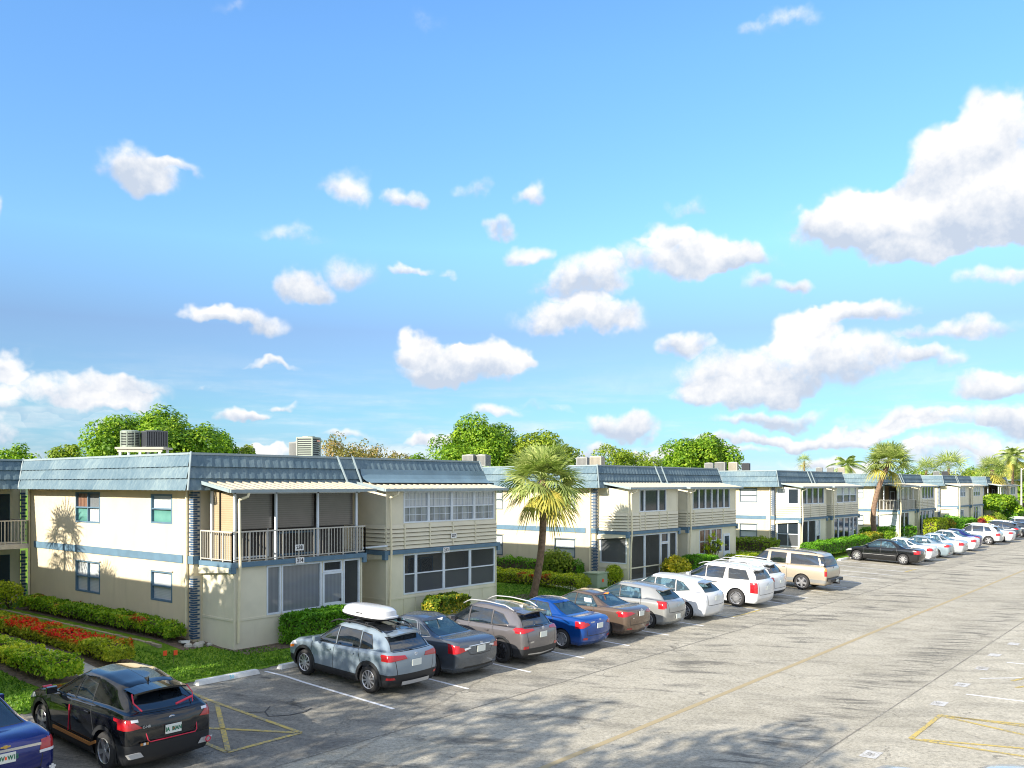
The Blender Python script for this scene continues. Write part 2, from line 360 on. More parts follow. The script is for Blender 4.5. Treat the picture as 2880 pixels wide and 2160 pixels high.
def asphalt_mat():
    m = bpy.data.materials.new('asphalt_worn'); m.use_nodes = True; t = NT(m.node_tree)
    b = m.node_tree.nodes['Principled BSDF']
    g = t.add('ShaderNodeTexCoord').outputs['Object']
    sp = t.add('ShaderNodeSeparateXYZ'); t.l.new(g, sp.inputs[0]); Y = sp.outputs[1]; X = sp.outputs[0]
    grain = t.noise(g, 13, 4, .75); grit = t.noise(g, 75, 2, .6)
    big = t.noise(g, .22, 4, .55); mid = t.noise(g, 1.1, 5, .6)
    warp = t.vmath('MULTIPLY_ADD', t.noise(g, .5, 3, .5, out='Color'), (.9, .9, 0), g)
    st1 = t.noise(t.aniso(warp, R(-56), .30, 1.15), 1.0, 8, .70)       # wisps, drag marks across the lane
    st2 = t.noise(t.aniso(warp, R(-74), .55, 3.6), 1.0, 6, .66)
    # how grey each lane is: (parking bays greyer, wheel paths darker)
    c1 = t.smooth(t.math('ABSOLUTE', t.math('SUBTRACT', Y, 12.9)), 2.4, .3)
    c2 = t.smooth(t.math('ABSOLUTE', t.math('SUBTRACT', Y, 7.7)), 1.25, .1)
    bay = t.smooth(Y, 14.2, 14.6)
    dk = t.math('MULTIPLY', t.smooth(st1, .48, .64), t.math('ADD', t.math('MULTIPLY', c1, .75), .34))
    comb = t.math('MULTIPLY', t.smooth(st2, .46, .62), c2)
    f = t.math('ADD', t.math('MULTIPLY_ADD', mid, .55, .08), t.math('MULTIPLY', big, .45))
    col = t.ramp(f, [(.25, (.27, .255, .21)), (.5, (.40, .375, .315)), (.75, (.52, .49, .42))])
    col = t.mix(t.math('MULTIPLY', dk, .72), col, (.095, .093, .088, 1))
    col = t.mix(t.math('MULTIPLY', comb, .75), col, (.085, .083, .078, 1))
    st3 = t.noise(t.aniso(warp, R(-62), .45, 1.9), 1.0, 7, .68)
    col = t.mix(t.math('MULTIPLY', t.math('MULTIPLY', bay, t.smooth(st3, .40, .66)), .55), col, (.11, .108, .10, 1))
    col = t.mix(t.math('MULTIPLY', t.math('MULTIPLY', bay, t.smooth(X, 24., 8.)), .58), col, (.088, .092, .10, 1))   # bays turn darker and bluer towards the first ones
    lane = t.math('MULTIPLY', t.smooth(Y, 6.66, 6.70), t.smooth(Y, 14.42, 14.38))
    col = t.mix(t.math('MULTIPLY', lane, .09), col, (.15, .135, .105, 1))
    # oil spots in the bays
    oil = t.math('MULTIPLY', t.smooth(t.noise(t.scale(g, (.9, .45, 1)), 1.6, 3, .5), .62, .75), bay)
    col = t.mix(t.math('MULTIPLY', oil, .7), col, (.04, .04, .04, 1))
    # cracks
    cw = t.vmath('MULTIPLY_ADD', t.noise(g, 1.6, 5, .65, out='Color'), (1.1, 1.1, 0), g)
    ck = t.voro(t.scale(cw, (.33, .21, 1), rot=(0, 0, R(20))), 1.0, 'DISTANCE_TO_EDGE')
    crk = t.math('MULTIPLY', t.smooth(ck, .008, .002), t.smooth(mid, .50, .62))
    ck2 = t.voro(t.scale(cw, (.11, .10, 1)), 1.0, 'DISTANCE_TO_EDGE')
    crk = t.math('MAXIMUM', crk, t.math('MULTIPLY', t.smooth(ck2, .0025, .001), .6))
    col = t.mix(t.math('MULTIPLY', crk, .45), col, (.035, .033, .03, 1))
    gm = t.math('ADD', t.math('MULTIPLY_ADD', grain, 1.9, -.42), t.math('MULTIPLY_ADD', grit, 1.5, -.75))
    col = t.mix(1.0, col, t.ramp(gm, [(0, (.35, .35, .35)), (.5, (.72, .72, .72)), (1, (1., 1., 1.)), ]), 'MULTIPLY')
    col = t.mix(1.0, col, (1.36, 1.35, 1.31, 1), 'MULTIPLY')
    t.l.new(col, b.inputs['Base Color']); b.inputs['Roughness'].default_value = .9
    b.inputs['Specular IOR Level'].default_value = .3
    bp = t.add('ShaderNodeBump'); bp.inputs['Strength'].default_value = .5; bp.inputs['Distance'].default_value = .012
    t.l.new(t.math('ADD', grain, t.math('MULTIPLY', crk, -1.5)), bp.inputs['Height']); t.l.new(bp.outputs[0], b.inputs['Normal'])
    return m
ASPH = asphalt_mat()

def paint_mat(name, col, wear, under=(.28, .26, .23)):
    m = bpy.data.materials.new(name); m.use_nodes = True; t = NT(m.node_tree)
    b = m.node_tree.nodes['Principled BSDF']; g = t.add('ShaderNodeTexCoord').outputs['Object']
    n = t.math('ADD', t.noise(g, 14, 5, .7), t.math('MULTIPLY_ADD', t.noise(g, 1.3, 2, .5), .3, -.15))
    t.l.new(t.mix(t.smooth(n, wear, wear + .12), c4(col), c4(under)), b.inputs['Base Color'])
    b.inputs['Roughness'].default_value = .8; return m
PWHITE = paint_mat('paint_white', (.78, .80, .84), .60)
PYELLOW = paint_mat('paint_yellow', (.58, .44, .12), .46, (.30, .27, .18))
PFADE = paint_mat('paint_faded', (.56, .56, .56), .47, (.38, .36, .32))
PTAN = paint_mat('seam_sealant_tan', (.40, .325, .19), .60, (.30, .27, .20))
PJOINT = paint_mat('joint_dark', (.20, .185, .155), .48, (.36, .34, .29))
PFADED2 = paint_mat('paint_grey_faded', (.22, .22, .22), .5, (.40, .39, .36))
PCYAN = paint_mat('paint_cyan', (.15, .62, .80), .60, (.6, .65, .68))
PBLACK = paint_mat('paint_black', (.06, .06, .06), .60, (.15, .15, .14))

def lawn_mat():
    m = bpy.data.materials.new('lawn_grass'); m.use_nodes = True; t = NT(m.node_tree)
    b = m.node_tree.nodes['Principled BSDF']; g = t.add('ShaderNodeTexCoord').outputs['Object']
    a = t.noise(g, .9, 5, .6); c = t.noise(g, 11, 4, .7); d = t.noise(t.scale(g, (1, 1.4, 1)), 46, 2, .7)
    f = t.math('ADD', t.math('MULTIPLY', a, .55), t.math('ADD', t.math('MULTIPLY', c, .3), t.math('MULTIPLY', d, .22)))
    col = t.ramp(f, [(.32, (.05, .12, .008)), (.48, (.13, .27, .016)), (.62, (.25, .40, .035)), (.8, (.38, .45, .08))])
    dry = t.smooth(t.noise(g, .55, 5, .65), .62, .72)
    col = t.mix(t.math('MULTIPLY', dry, .5), col, (.22, .19, .085, 1))
    t.l.new(col, b.inputs['Base Color']); b.inputs['Roughness'].default_value = .95; b.inputs['Specular IOR Level'].default_value = .2
    bp = t.add('ShaderNodeBump'); bp.inputs['Strength'].default_value = .9; bp.inputs['Distance'].default_value = .05
    t.l.new(t.math('ADD', c, d), bp.inputs['Height']); t.l.new(bp.outputs[0], b.inputs['Normal'])
    return m
LAWN = lawn_mat()
DIRT = mat('mulch_dirt', (.15, .115, .085), .95, var=.35, varscale=8, bump=(25, 1.))
FARG = mat('far_ground', (.07, .12, .03), .95, var=.3, varscale=.02)
ROOFG = mat('roof_gravel', (.45, .43, .39), .9, var=.15, varscale=2)

def ground_strip(name, x0, x1, ys, dz, material, nx=1):
    mb = MB(); xs = [x0 + (x1 - x0) * i / nx for i in range(nx + 1)]
    for a, b_ in zip(xs, xs[1:]):
        for p, q in zip(ys, ys[1:]):
            mb.quad((a, p, zg(p) + dz), (b_, p, zg(p) + dz), (b_, q, zg(q) + dz), (a, q, zg(q) + dz))
    return tag(mb.build(name, material), kind='structure')
gm = MB(); gm.quad((-4500, -4500, -.82), (4500, -4500, -.82), (4500, 4500, -.82), (-4500, 4500, -.82))
tag(gm.build('ground', FARG), kind='structure')
ground_strip('lawn', -90, 420, [21.42, 22.5, 25, 27, 60, 420], 0, LAWN)
tag(ground_strip('parking_lot', -90, 420, [-60, 9.6, 19.9, 20.0, 21.45], 0.004, ASPH), kind='structure')
# ragged verge where the turf meets the asphalt
rv = random.Random(4); mb = MB(); x = -20.
while x < 190:
    n = .35; w0 = rv.uniform(.0, .13); 
    mb.quad((x, 21.40 - w0 - .05, zg(21.3) + .016), (x + n, 21.40 - rv.uniform(0, .13) - .05, zg(21.3) + .016), (x + n, 21.55, zg(21.5) + .016), (x, 21.55, zg(21.5) + .016)); x += n
tag(mb.build('verge', LAWN), kind='structure')

def strip(mb, p, q, wd, dz=.009):
    p = Vector(p); q = Vector(q); L = (q - p).length; n = max(1, int(L / .8)); d = (q - p) / L; s = Vector((-d.y, d.x)) * wd / 2
    for i in range(n):
        a = p + d * L * i / n; b_ = p + d * L * (i + 1) / n
        pts = [a - s, b_ - s, b_ + s, a + s]
        mb.quad(*[(v.x, v.y, zg(v.y) + dz) for v in pts])
BAY0, BAYW = 14.58, 2.68
mb = MB()
for k in range(-4, 46):
    if k in (-3, -2, -1): continue
    x = BAY0 + BAYW * k
    strip(mb, (x, 20.93), (x, 15.70), .10)
for x in (25.95, 31.4, 34.1, 36.8, 39.5, 45, 50.3, 55.7, 61, 66.4, 71.8, 77): strip(mb, (x, 5.55), (x + .05, .4), .10)
for (a, b_) in (((28.3, 5.7), (28.95, 4.95)), ((28.95, 4.95), (29.3, 4.5))): strip(mb, a, b_, .07, .010)
tag(mb.build('parking_lines', PWHITE), kind='structure')
mb = MB()                                           # yellow no-parking boxes
for a, b_ in (((10.07, 15.75), (11.88, 15.75)), ((10.07, 15.75), (10.07, 20.9)), ((11.88, 15.75), (11.88, 20.9)), ((10.12, 15.8), (11.8, 18.9)), ((11.8, 15.85), (10.1, 18.2)), ((10.1, 18.2), (11.8, 20.6)),
              ((20.62, 5.53), (23.2, 5.53)), ((20.62, 5.53), (20.75, .2)), ((23.2, 5.53), (23.35, .2)), ((20.70, 5.3), (22.3, .3)), ((23.1, 5.45), (21.5, .8)), ((23.15, 5.3), (23.9, 1.6)),
              ((33.4, 15.8), (36.1, 15.8)), ((33.4, 15.8), (33.4, 19.5)), ((57.2, 15.7), (59.8, 15.7)), ((28.5, 4.9), (29.9, 4.4)), ((27.6, 4.65), (28.9, 4.0))):
    strip(mb, a, b_, .11, .013)
tag(mb.build('yellow_hatching', PYELLOW), kind='structure')
mb = MB(); strip(mb, (-30, 10.62), (300, 10.62), .15, .008); tag(mb.build('road_centre_seam', PTAN), kind='structure')
mb = MB()
strip(mb, (-30, 14.40), (300, 14.40), .045, .010); strip(mb, (-30, 6.68), (300, 6.68), .035, .010)
tag(mb.build('pavement_joints', PJOINT), kind='structure')
mb = MB()
for (x, y) in ((18.9, 5.85), (24.4, 5.85), (27.1, 5.9), (29.9, 5.95), (32.5, 6.1), (35.2, 6.0)):
    strip(mb, (x - .27, y), (x + .27, y), .34, .012)
tag(mb.build('bay_number_patches', PFADE), kind='structure')
for (x, y), s_ in zip(((18.9, 5.85), (24.4, 5.85), (27.1, 5.9), (29.9, 5.95)), ('48', '47', '46', '45')):
    o = text_mesh('bay_number', s_, .24, PFADED2, None, (x, y, zg(y) + .016), (0, 0, 0), .0005); tag(o, kind='structure')
# tar-filled crack by the empty first bay, and the little round cover on the seam
mb = MB(); cp = [(11.9, 17.9), (12.25, 17.6), (12.1, 17.25), (12.5, 17.0), (12.9, 16.95), (13.2, 17.1)]
for a, b_ in zip(cp, cp[1:]): strip(mb, a, b_, .035, .014)
strip(mb, cp[1], (12.6, 17.9), .03, .014)
tag(mb.build('tar_crack', PBLACK), kind='structure')
# paths
ground_strip('footpath', 10.95, 11.75, [21.5, 22.5, 25, 27, 44], .012, CONC)
tag(ground_strip('footpath', 35.3, 36.05, [21.5, 22.5, 25, 27, 44], .012, CONC), kind='structure')
for x0, x1, ys in ((14.62, 15.6, [25.3, 27, 38.6]), (15.6, 22., [23.3, 24.3, 25, 26]), (9.7, 10.95, [23.2, 25, 27, 40]), (11.75, 12.9, [24.3, 25, 27, 40]), (37.6, 38.7, [25.5, 27, 38]), (31.0, 32.4, [24.2, 25, 25.7])):
    ground_strip('soil_bed', x0, x1, ys, .008, DIRT)

# wheel stops: each one a concrete bar of its own
def wheel_stop(xc, y, first=[None]):
    if first[0] is None:
        mb = MB(); h = .13; a = .13; b_ = .085; L = .95
        mb.v += [(-L, -a, 0), (L, -a, 0), (L, a, 0), (-L, a, 0), (-L + .05, -b_, h), (L - .05, -b_, h), (L - .05, b_, h), (-L + .05, b_, h)]
        for q in ((3, 2, 1, 0), (4, 5, 6, 7), (0, 1, 5, 4), (1, 2, 6, 5), (2, 3, 7, 6), (3, 0, 4, 7)): mb.f.append(q); mb.m.append(0)
        o = mb.build('wheel_stop', STOPW); first[0] = o
        bv = o.modifiers.new('bevel', 'BEVEL'); bv.width = .018; bv.segments = 2
    else: o = first[0].copy(); COL.objects.link(o)
    o.location = (xc, y, zg(y) + .006); return o
WSL = {0: 'white wheel stop with a faded cyan number in the empty bay beside the black hatchback', 1: 'white concrete wheel stop under the nose of the silver crossover with the roof box',
       11: 'white concrete wheel stop in the empty bay just right of the gold wagon', }
for k in range(-1, 40):
    if k == -2: continue
    if 2 <= k + 1 <= 10 or k > 22: continue
    o = wheel_stop(BAY0 + BAYW * k + BAYW * .5 + (0 if k >= 0 else .1), 20.85)
    lab = WSL.get(k + 1)
    if lab is None:
        lab = ('white wheel stop in the empty bays left of the black saloon' if k < 17 else 'white wheel stop under the nose of a far parked car')
    tag(o, lab, 'wheel stop', 'white wheel stops along the lawn edge')
    if k == -1:
        t_ = text_mesh('painted_number', '30', .15, PCYAN, o, (.05, -.118, .075), (R(68), 0, 0), .001)
o = None

# ================================================================= BUILDINGS
def glass_mat(name, base, trans=0., tint=(.2, .22, .25), rough=.06):
    m = bpy.data.materials.new(name); m.use_nodes = True; t = NT(m.node_tree)
    b = m.node_tree.nodes['Principled BSDF']; out = m.node_tree.nodes['Material Output']
    b.inputs['Base Color'].default_value = c4(base); b.inputs['Roughness'].default_value = rough
    b.inputs['Specular IOR Level'].default_value = .7
    if trans > 0:
        tb = t.add('ShaderNodeBsdfTransparent'); tb.inputs[0].default_value = c4(tint)
        ms = t.add('ShaderNodeMixShader'); ms.inputs[0].default_value = trans
        t.l.new(b.outputs[0], ms.inputs[1]); t.l.new(tb.outputs[0], ms.inputs[2]); t.l.new(ms.outputs[0], out.inputs[0])
    MT[name] = m; return m
GDARK = glass_mat('window_glass_dark', (.022, .032, .045)); GDARK2 = glass_mat('window_glass_blue', (.035, .06, .09), rough=.1)
GSCREEN = glass_mat('insect_screen', (.055, .065, .075), .62, (.62, .65, .70), rough=.7)
GSCREEND = glass_mat('insect_screen_dense', (.075, .085, .095), .22, (.6, .6, .6), rough=.75)
GCLEAR = glass_mat('window_glass_clear', (.05, .06, .07), .6, (.75, .8, .85), rough=.04)
def blind_mat(name, a, b_, sc, vert=False):
    m = bpy.data.materials.new(name); m.use_nodes = True; t = NT(m.node_tree); b = m.node_tree.nodes['Principled BSDF']
    g = t.add('ShaderNodeTexCoord').outputs['Object']; sp = t.add('ShaderNodeSeparateXYZ'); t.l.new(g, sp.inputs[0])
    ax = t.math('ADD', sp.outputs[0], sp.outputs[1]) if vert else sp.outputs[2]
    s = t.math('SINE', t.math('MULTIPLY', ax, sc)); n = t.noise(g, 2.5, 3, .5)
    f = t.math('ADD', t.math('MULTIPLY_ADD', s, .25, .25), t.math('MULTIPLY', n, .6), clamp=True)
    t.l.new(t.mix(f, c4(a), c4(b_)), b.inputs['Base Color']); b.inputs['Roughness'].default_value = .25; b.inputs['Coat Weight'].default_value = .5
    b.inputs['Coat Roughness'].default_value = .05
    MT[name] = m; return m
BLIND = blind_mat('blind_white', (.42, .47, .50), (.62, .66, .68), 120)
CURT = blind_mat('curtain_grey', (.14, .16, .18), (.20, .22, .24), 38, True)
CURTW = blind_mat('curtain_pale', (.34, .38, .42), (.60, .62, .64), 30, True)
CURTR = blind_mat('curtain_red', (.09, .045, .035), (.30, .17, .12), 22, True)
BAMBOO = blind_mat('blind_bamboo', (.33, .25, .16), (.50, .40, .27), 90)
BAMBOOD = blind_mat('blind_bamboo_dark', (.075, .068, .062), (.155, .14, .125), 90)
TEAL = blind_mat('blind_teal', (.04, .17, .15), (.16, .38, .34), 10)

PCUR = blind_mat('curtain_behind_glass', (.06, .08, .09), (.38, .42, .44), 11, True)
def roof_mat():
    m = bpy.data.materials.new('mansard_tiles'); m.use_nodes = True; t = NT(m.node_tree); b = m.node_tree.nodes['Principled BSDF']
    g = t.add('ShaderNodeTexCoord').outputs['Object']
    st = t.noise(t.scale(g, (11, 11, .45)), 1.0, 5, .6); pt = t.noise(g, .7, 4, .6); sp = t.noise(t.scale(g, (30, 30, 3)), 1, 3, .6)
    # board-to-board colour change, staggered per course
    br = t.add('ShaderNodeTexWhiteNoise', noise_dimensions='2D')
    s3 = t.add('ShaderNodeSeparateXYZ'); t.l.new(g, s3.inputs[0]); crs = t.math('FLOOR', t.math('DIVIDE', t.math('SUBTRACT', s3.outputs[2], 4.85), .385))
    al = t.math('FLOOR', t.math('ADD', t.math('DIVIDE', t.math('ADD', s3.outputs[0], s3.outputs[1]), 1.02), t.math('MULTIPLY', crs, .37)))
    cv = t.add('ShaderNodeCombineXYZ'); t.l.new(crs, cv.inputs[0]); t.l.new(al, cv.inputs[1]); t.l.new(cv.outputs[0], br.inputs[0])
    f = t.math('ADD', t.math('MULTIPLY', st, .55), t.math('ADD', t.math('MULTIPLY', pt, .35), t.math('MULTIPLY_ADD', br.outputs[0], .16, -.05)))
    f = t.math('ADD', f, t.math('MULTIPLY_ADD', sp, .2, -.1))
    t.l.new(t.ramp(f, [(.3, (.085, .145, .195)), (.5, (.135, .20, .245)), (.66, (.20, .27, .30)), (.85, (.36, .41, .42))]), b.inputs['Base Color'])
    b.inputs['Roughness'].default_value = .8; b.inputs['Specular IOR Level'].default_value = .2
    return m
ROOFT = roof_mat()
ROOFM = mat('roof_membrane_blue', (.16, .25, .31), .5, var=.12, varscale=1.2)
CAPM = mat('roof_cap_metal', (.27, .34, .37), .5, var=.08, varscale=2)

def holed(mb, org, U, N, L, z0, z1, holes, depth=.07, mi=0):
    """vertical panel from org along unit U (length L) with rectangular openings; N points outwards"""
    U = Vector(U); N = Vector(N); org = Vector(org)
    us = sorted({0, L} | {h[0] for h in holes} | {h[1] for h in holes}); zs = sorted({z0, z1} | {h[2] for h in holes} | {h[3] for h in holes})
    def P(u, z, d=0): v = org + U * u - N * d; return (v.x, v.y, z)
    flip = (U.cross(Vector((0, 0, 1)))).dot(N) < 0
    def Q(a, b_, c, d): mb.quad(*((a, b_, c, d) if not flip else (d, c, b_, a)), mi=mi)
    for a, b_ in zip(us, us[1:]):
        for c, d in zip(zs, zs[1:]):
            um, zm = (a + b_) / 2, (c + d) / 2
            if any(h[0] < um < h[1] and h[2] < zm < h[3] for h in holes): continue
            Q(P(a, c), P(b_, c), P(b_, d), P(a, d))
    for h in holes:
        a, b_, c, d = h[:4]
        Q(P(a, c), P(a, c, depth), P(a, d, depth), P(a, d))[0:0] if False else None
        Q(P(a, c, depth), P(a, c), P(a, d), P(a, d, depth)) if False else None
        for (p, q, r, s_) in ((P(a, c), P(a, d), P(a, d, depth), P(a, c, depth)), (P(b_, d), P(b_, c), P(b_, c, depth), P(b_, d, depth)),
                              (P(b_, c), P(a, c), P(a, c, depth), P(b_, c, depth)), (P(a, d), P(b_, d), P(b_, d, depth), P(a, d, depth))):
            Q(p, q, r, s_)

def window(root, org, U, N, a, b_, z0, z1, glass, frame, cols=1, rows=1, muntin=(0, 0), fw_=.045, depth=.05, name='window', lower=None, label=None):
    """a framed window standing in an opening: frame bars as the part, each window's panes as its sub-part"""
    U = Vector(U); N = Vector(N); org = Vector(org); fr = MB()
    def bar(u0, u1, za, zb, d0=-.012, d1=None):
        d1 = depth + .012 if d1 is None else d1
        c = org + U * (u0 + u1) / 2 - N * (d0 + d1) / 2; c.z = (za + zb) / 2
        fr.obox(c, U * (u1 - u0) / 2, N * (d1 - d0) / 2, Vector((0, 0, (zb - za) / 2)))
    bar(a - .012, b_ + .012, z0 - .012, z0 + fw_); bar(a - .012, b_ + .012, z1 - fw_, z1 + .012)
    bar(a - .012, a + fw_, z0 + fw_, z1 - fw_); bar(b_ - fw_, b_ + .012, z0 + fw_, z1 - fw_)
    for i in range(1, cols):
        u = a + (b_ - a) * i / cols; bar(u - fw_ / 2, u + fw_ / 2, z0 + fw_, z1 - fw_, .0)
    zr = [z0 + (z1 - z0) * j / rows for j in range(1, rows)]
    for z in zr: bar(a + fw_, b_ - fw_, z - fw_ / 2, z + fw_ / 2, -.004)
    mu, mv = muntin; cw = (b_ - a) / cols; rh = (z1 - z0) / rows
    for i in range(cols):
        for k in range(1, mu + 1):
            u = a + cw * (i + k / (mu + 1)); bar(u - .009, u + .009, z0 + fw_, z1 - fw_, .03, .045)
    for j in range(rows):
        for k in range(1, mv + 1):
            z = z0 + rh * (j + k / (mv + 1)); bar(a + fw_, b_ - fw_, z - .009, z + .009, .029, .044)
    f = fr.build(name, frame, root)
    if label: f['label'] = label
    gl = MB(); p = org - N * depth
    def gp(za, zb, ga, gb, m_):
        A = p + U * ga; B = p + U * gb
        q = [(A.x, A.y, za), (B.x, B.y, za), (B.x, B.y, zb), (A.x, A.y, zb)]
        if (U.cross(Vector((0, 0, 1)))).dot(N) < 0: q.reverse()
        gl.quad(*q, mi=m_)
    mats = list(glass) if isinstance(glass, (list, tuple)) else [glass]
    k = 0
    for i in range(cols):
        for j in range(rows):
            gp(z0 + rh * j, z0 + rh * (j + 1), a + cw * i, a + cw * (i + 1), k % len(mats)); k += 1
    gl.build('pane', mats, f)
    return f

def mansard(mb, a0, a1, b0, b1, N, seed=0, courses=3):
    """tiled slope; a0,a1 bottom corners, b0,b1 top corners; N horizontal outward normal"""
    a0, a1, b0, b1, N = map(Vector, (a0, a1, b0, b1, N)); L = (a1 - a0).length; n = max(2, int(L / .11))
    for c in range(courses):
        t0, t1 = c / courses, (c + 1) / courses; rows = []
        for (t, off) in ((t0, .055), (t0 + .001, .068), (t0 + .35 / courses, .05), (t1, .006)):
            row = []
            for i in range(n + 1):
                s = i / n; p = (a0.lerp(b0, t)).lerp(a1.lerp(b1, t), s); x = s * L
                wv = .009 * math.sin(x * 2 * math.pi / .33) + .004 * math.sin(x * 2 * math.pi / .11 + c)
                jt = -.007 if abs(((x / 1.02 + c * .37) % 1) - .5) > .47 else 0
                o = off + (wv + jt if t > t0 or off > .06 else 0)
                q = p + N * o; row.append((q.x, q.y, q.z + (.006 * math.sin(x * 2 * math.pi / .33) if off > .05 else 0)))
            rows.append(row)
        inner = []
        for i in range(n + 1):
            p = (a0.lerp(b0, t0)).lerp(a1.lerp(b1, t0), i / n); inner.append((p.x, p.y, p.z))
        rows.insert(0, inner)
        for r0, r1 in zip(rows, rows[1:]):
            for i in range(n): mb.quad(r0[i], r0[i + 1], r1[i + 1], r1[i])

def railing(root, pts, z0, z1, m=None, gap=.125, name='railing'):
    mb = MB()
    for p, q in zip(pts, pts[1:]):
        p = Vector((*p, 0)); q = Vector((*q, 0)); L = (q - p).length; d = (q - p) / L; s = Vector((-d.y, d.x, 0))
        for z, h in ((z1, .022), (z0 + .07, .016)):
            c = (p + q) / 2; c.z = z; mb.obox(c, d * (L / 2 + .01), s * (.022 if z == z1 else .012), (0, 0, h))
        n = int(L / gap)
        for i in range(n + 1):
            c = p + d * L * i / n; post = i % 5 == 0 or i == n; r = .02 if post else .0095; zb = z0 if post else z0 + .07
            c.z = (zb + z1) / 2; mb.obox(c, d * r, s * r, (0, 0, (z1 - zb) / 2 - .001))
    return mb.build(name, m or RAILM, root)

def laps(root, org, U, N, L, z0, z1, n=6, m=None, posts=()):
    U = Vector(U); N = Vector(N); org = Vector(org); mb = MB(); h = (z1 - z0) / n; gp = MB()
    fl = (U.cross(Vector((0, 0, 1)))).dot(N) < 0
    for i in range(n):
        a, b_ = z0 + h * i, z0 + h * (i + 1)
        def P(u, z, o): v = org + U * u + N * o; return (v.x, v.y, z)
        qs = [(P(0, a, .075), P(L, a, .075), P(L, b_, .010), P(0, b_, .010)), (P(0, a, .003), P(L, a, .003), P(L, a, .075), P(0, a, .075)),
              (P(0, a, .003), P(0, a, .075), P(0, b_, .010), P(0, b_, .003)), (P(L, a, .075), P(L, a, .003), P(L, b_, .003), P(L, b_, .010))]
        for q in qs: mb.quad(*(q if not fl else q[::-1]))
        c = org + U * L / 2 + N * .030; c.z = a - .011; gp.obox(c, U * L / 2, N * .026, (0, 0, .0105))  # dark strip paints the shadow line under each board
    for u in posts:
        c = org + U * u + N * .035; c.z = (z0 + z1) / 2; mb.obox(c, U * .028, N * .05, (0, 0, (z1 - z0) / 2))
    o = mb.build('lap_siding', m or SIDING, root); gp.build('lap_shadow_lines', LAPSHADE, o); return o

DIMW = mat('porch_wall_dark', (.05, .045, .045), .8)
LAPSHADE = mat('siding_shadow', (.17, .15, .12), .9)  # colour of the painted shadow lines below the laps
def downspout(root, pts, r=.045, m=None):
    mb = MB(); mb.tube(pts, r, 8); return mb.build('downspout', m or PIPE, root, smooth='auto')

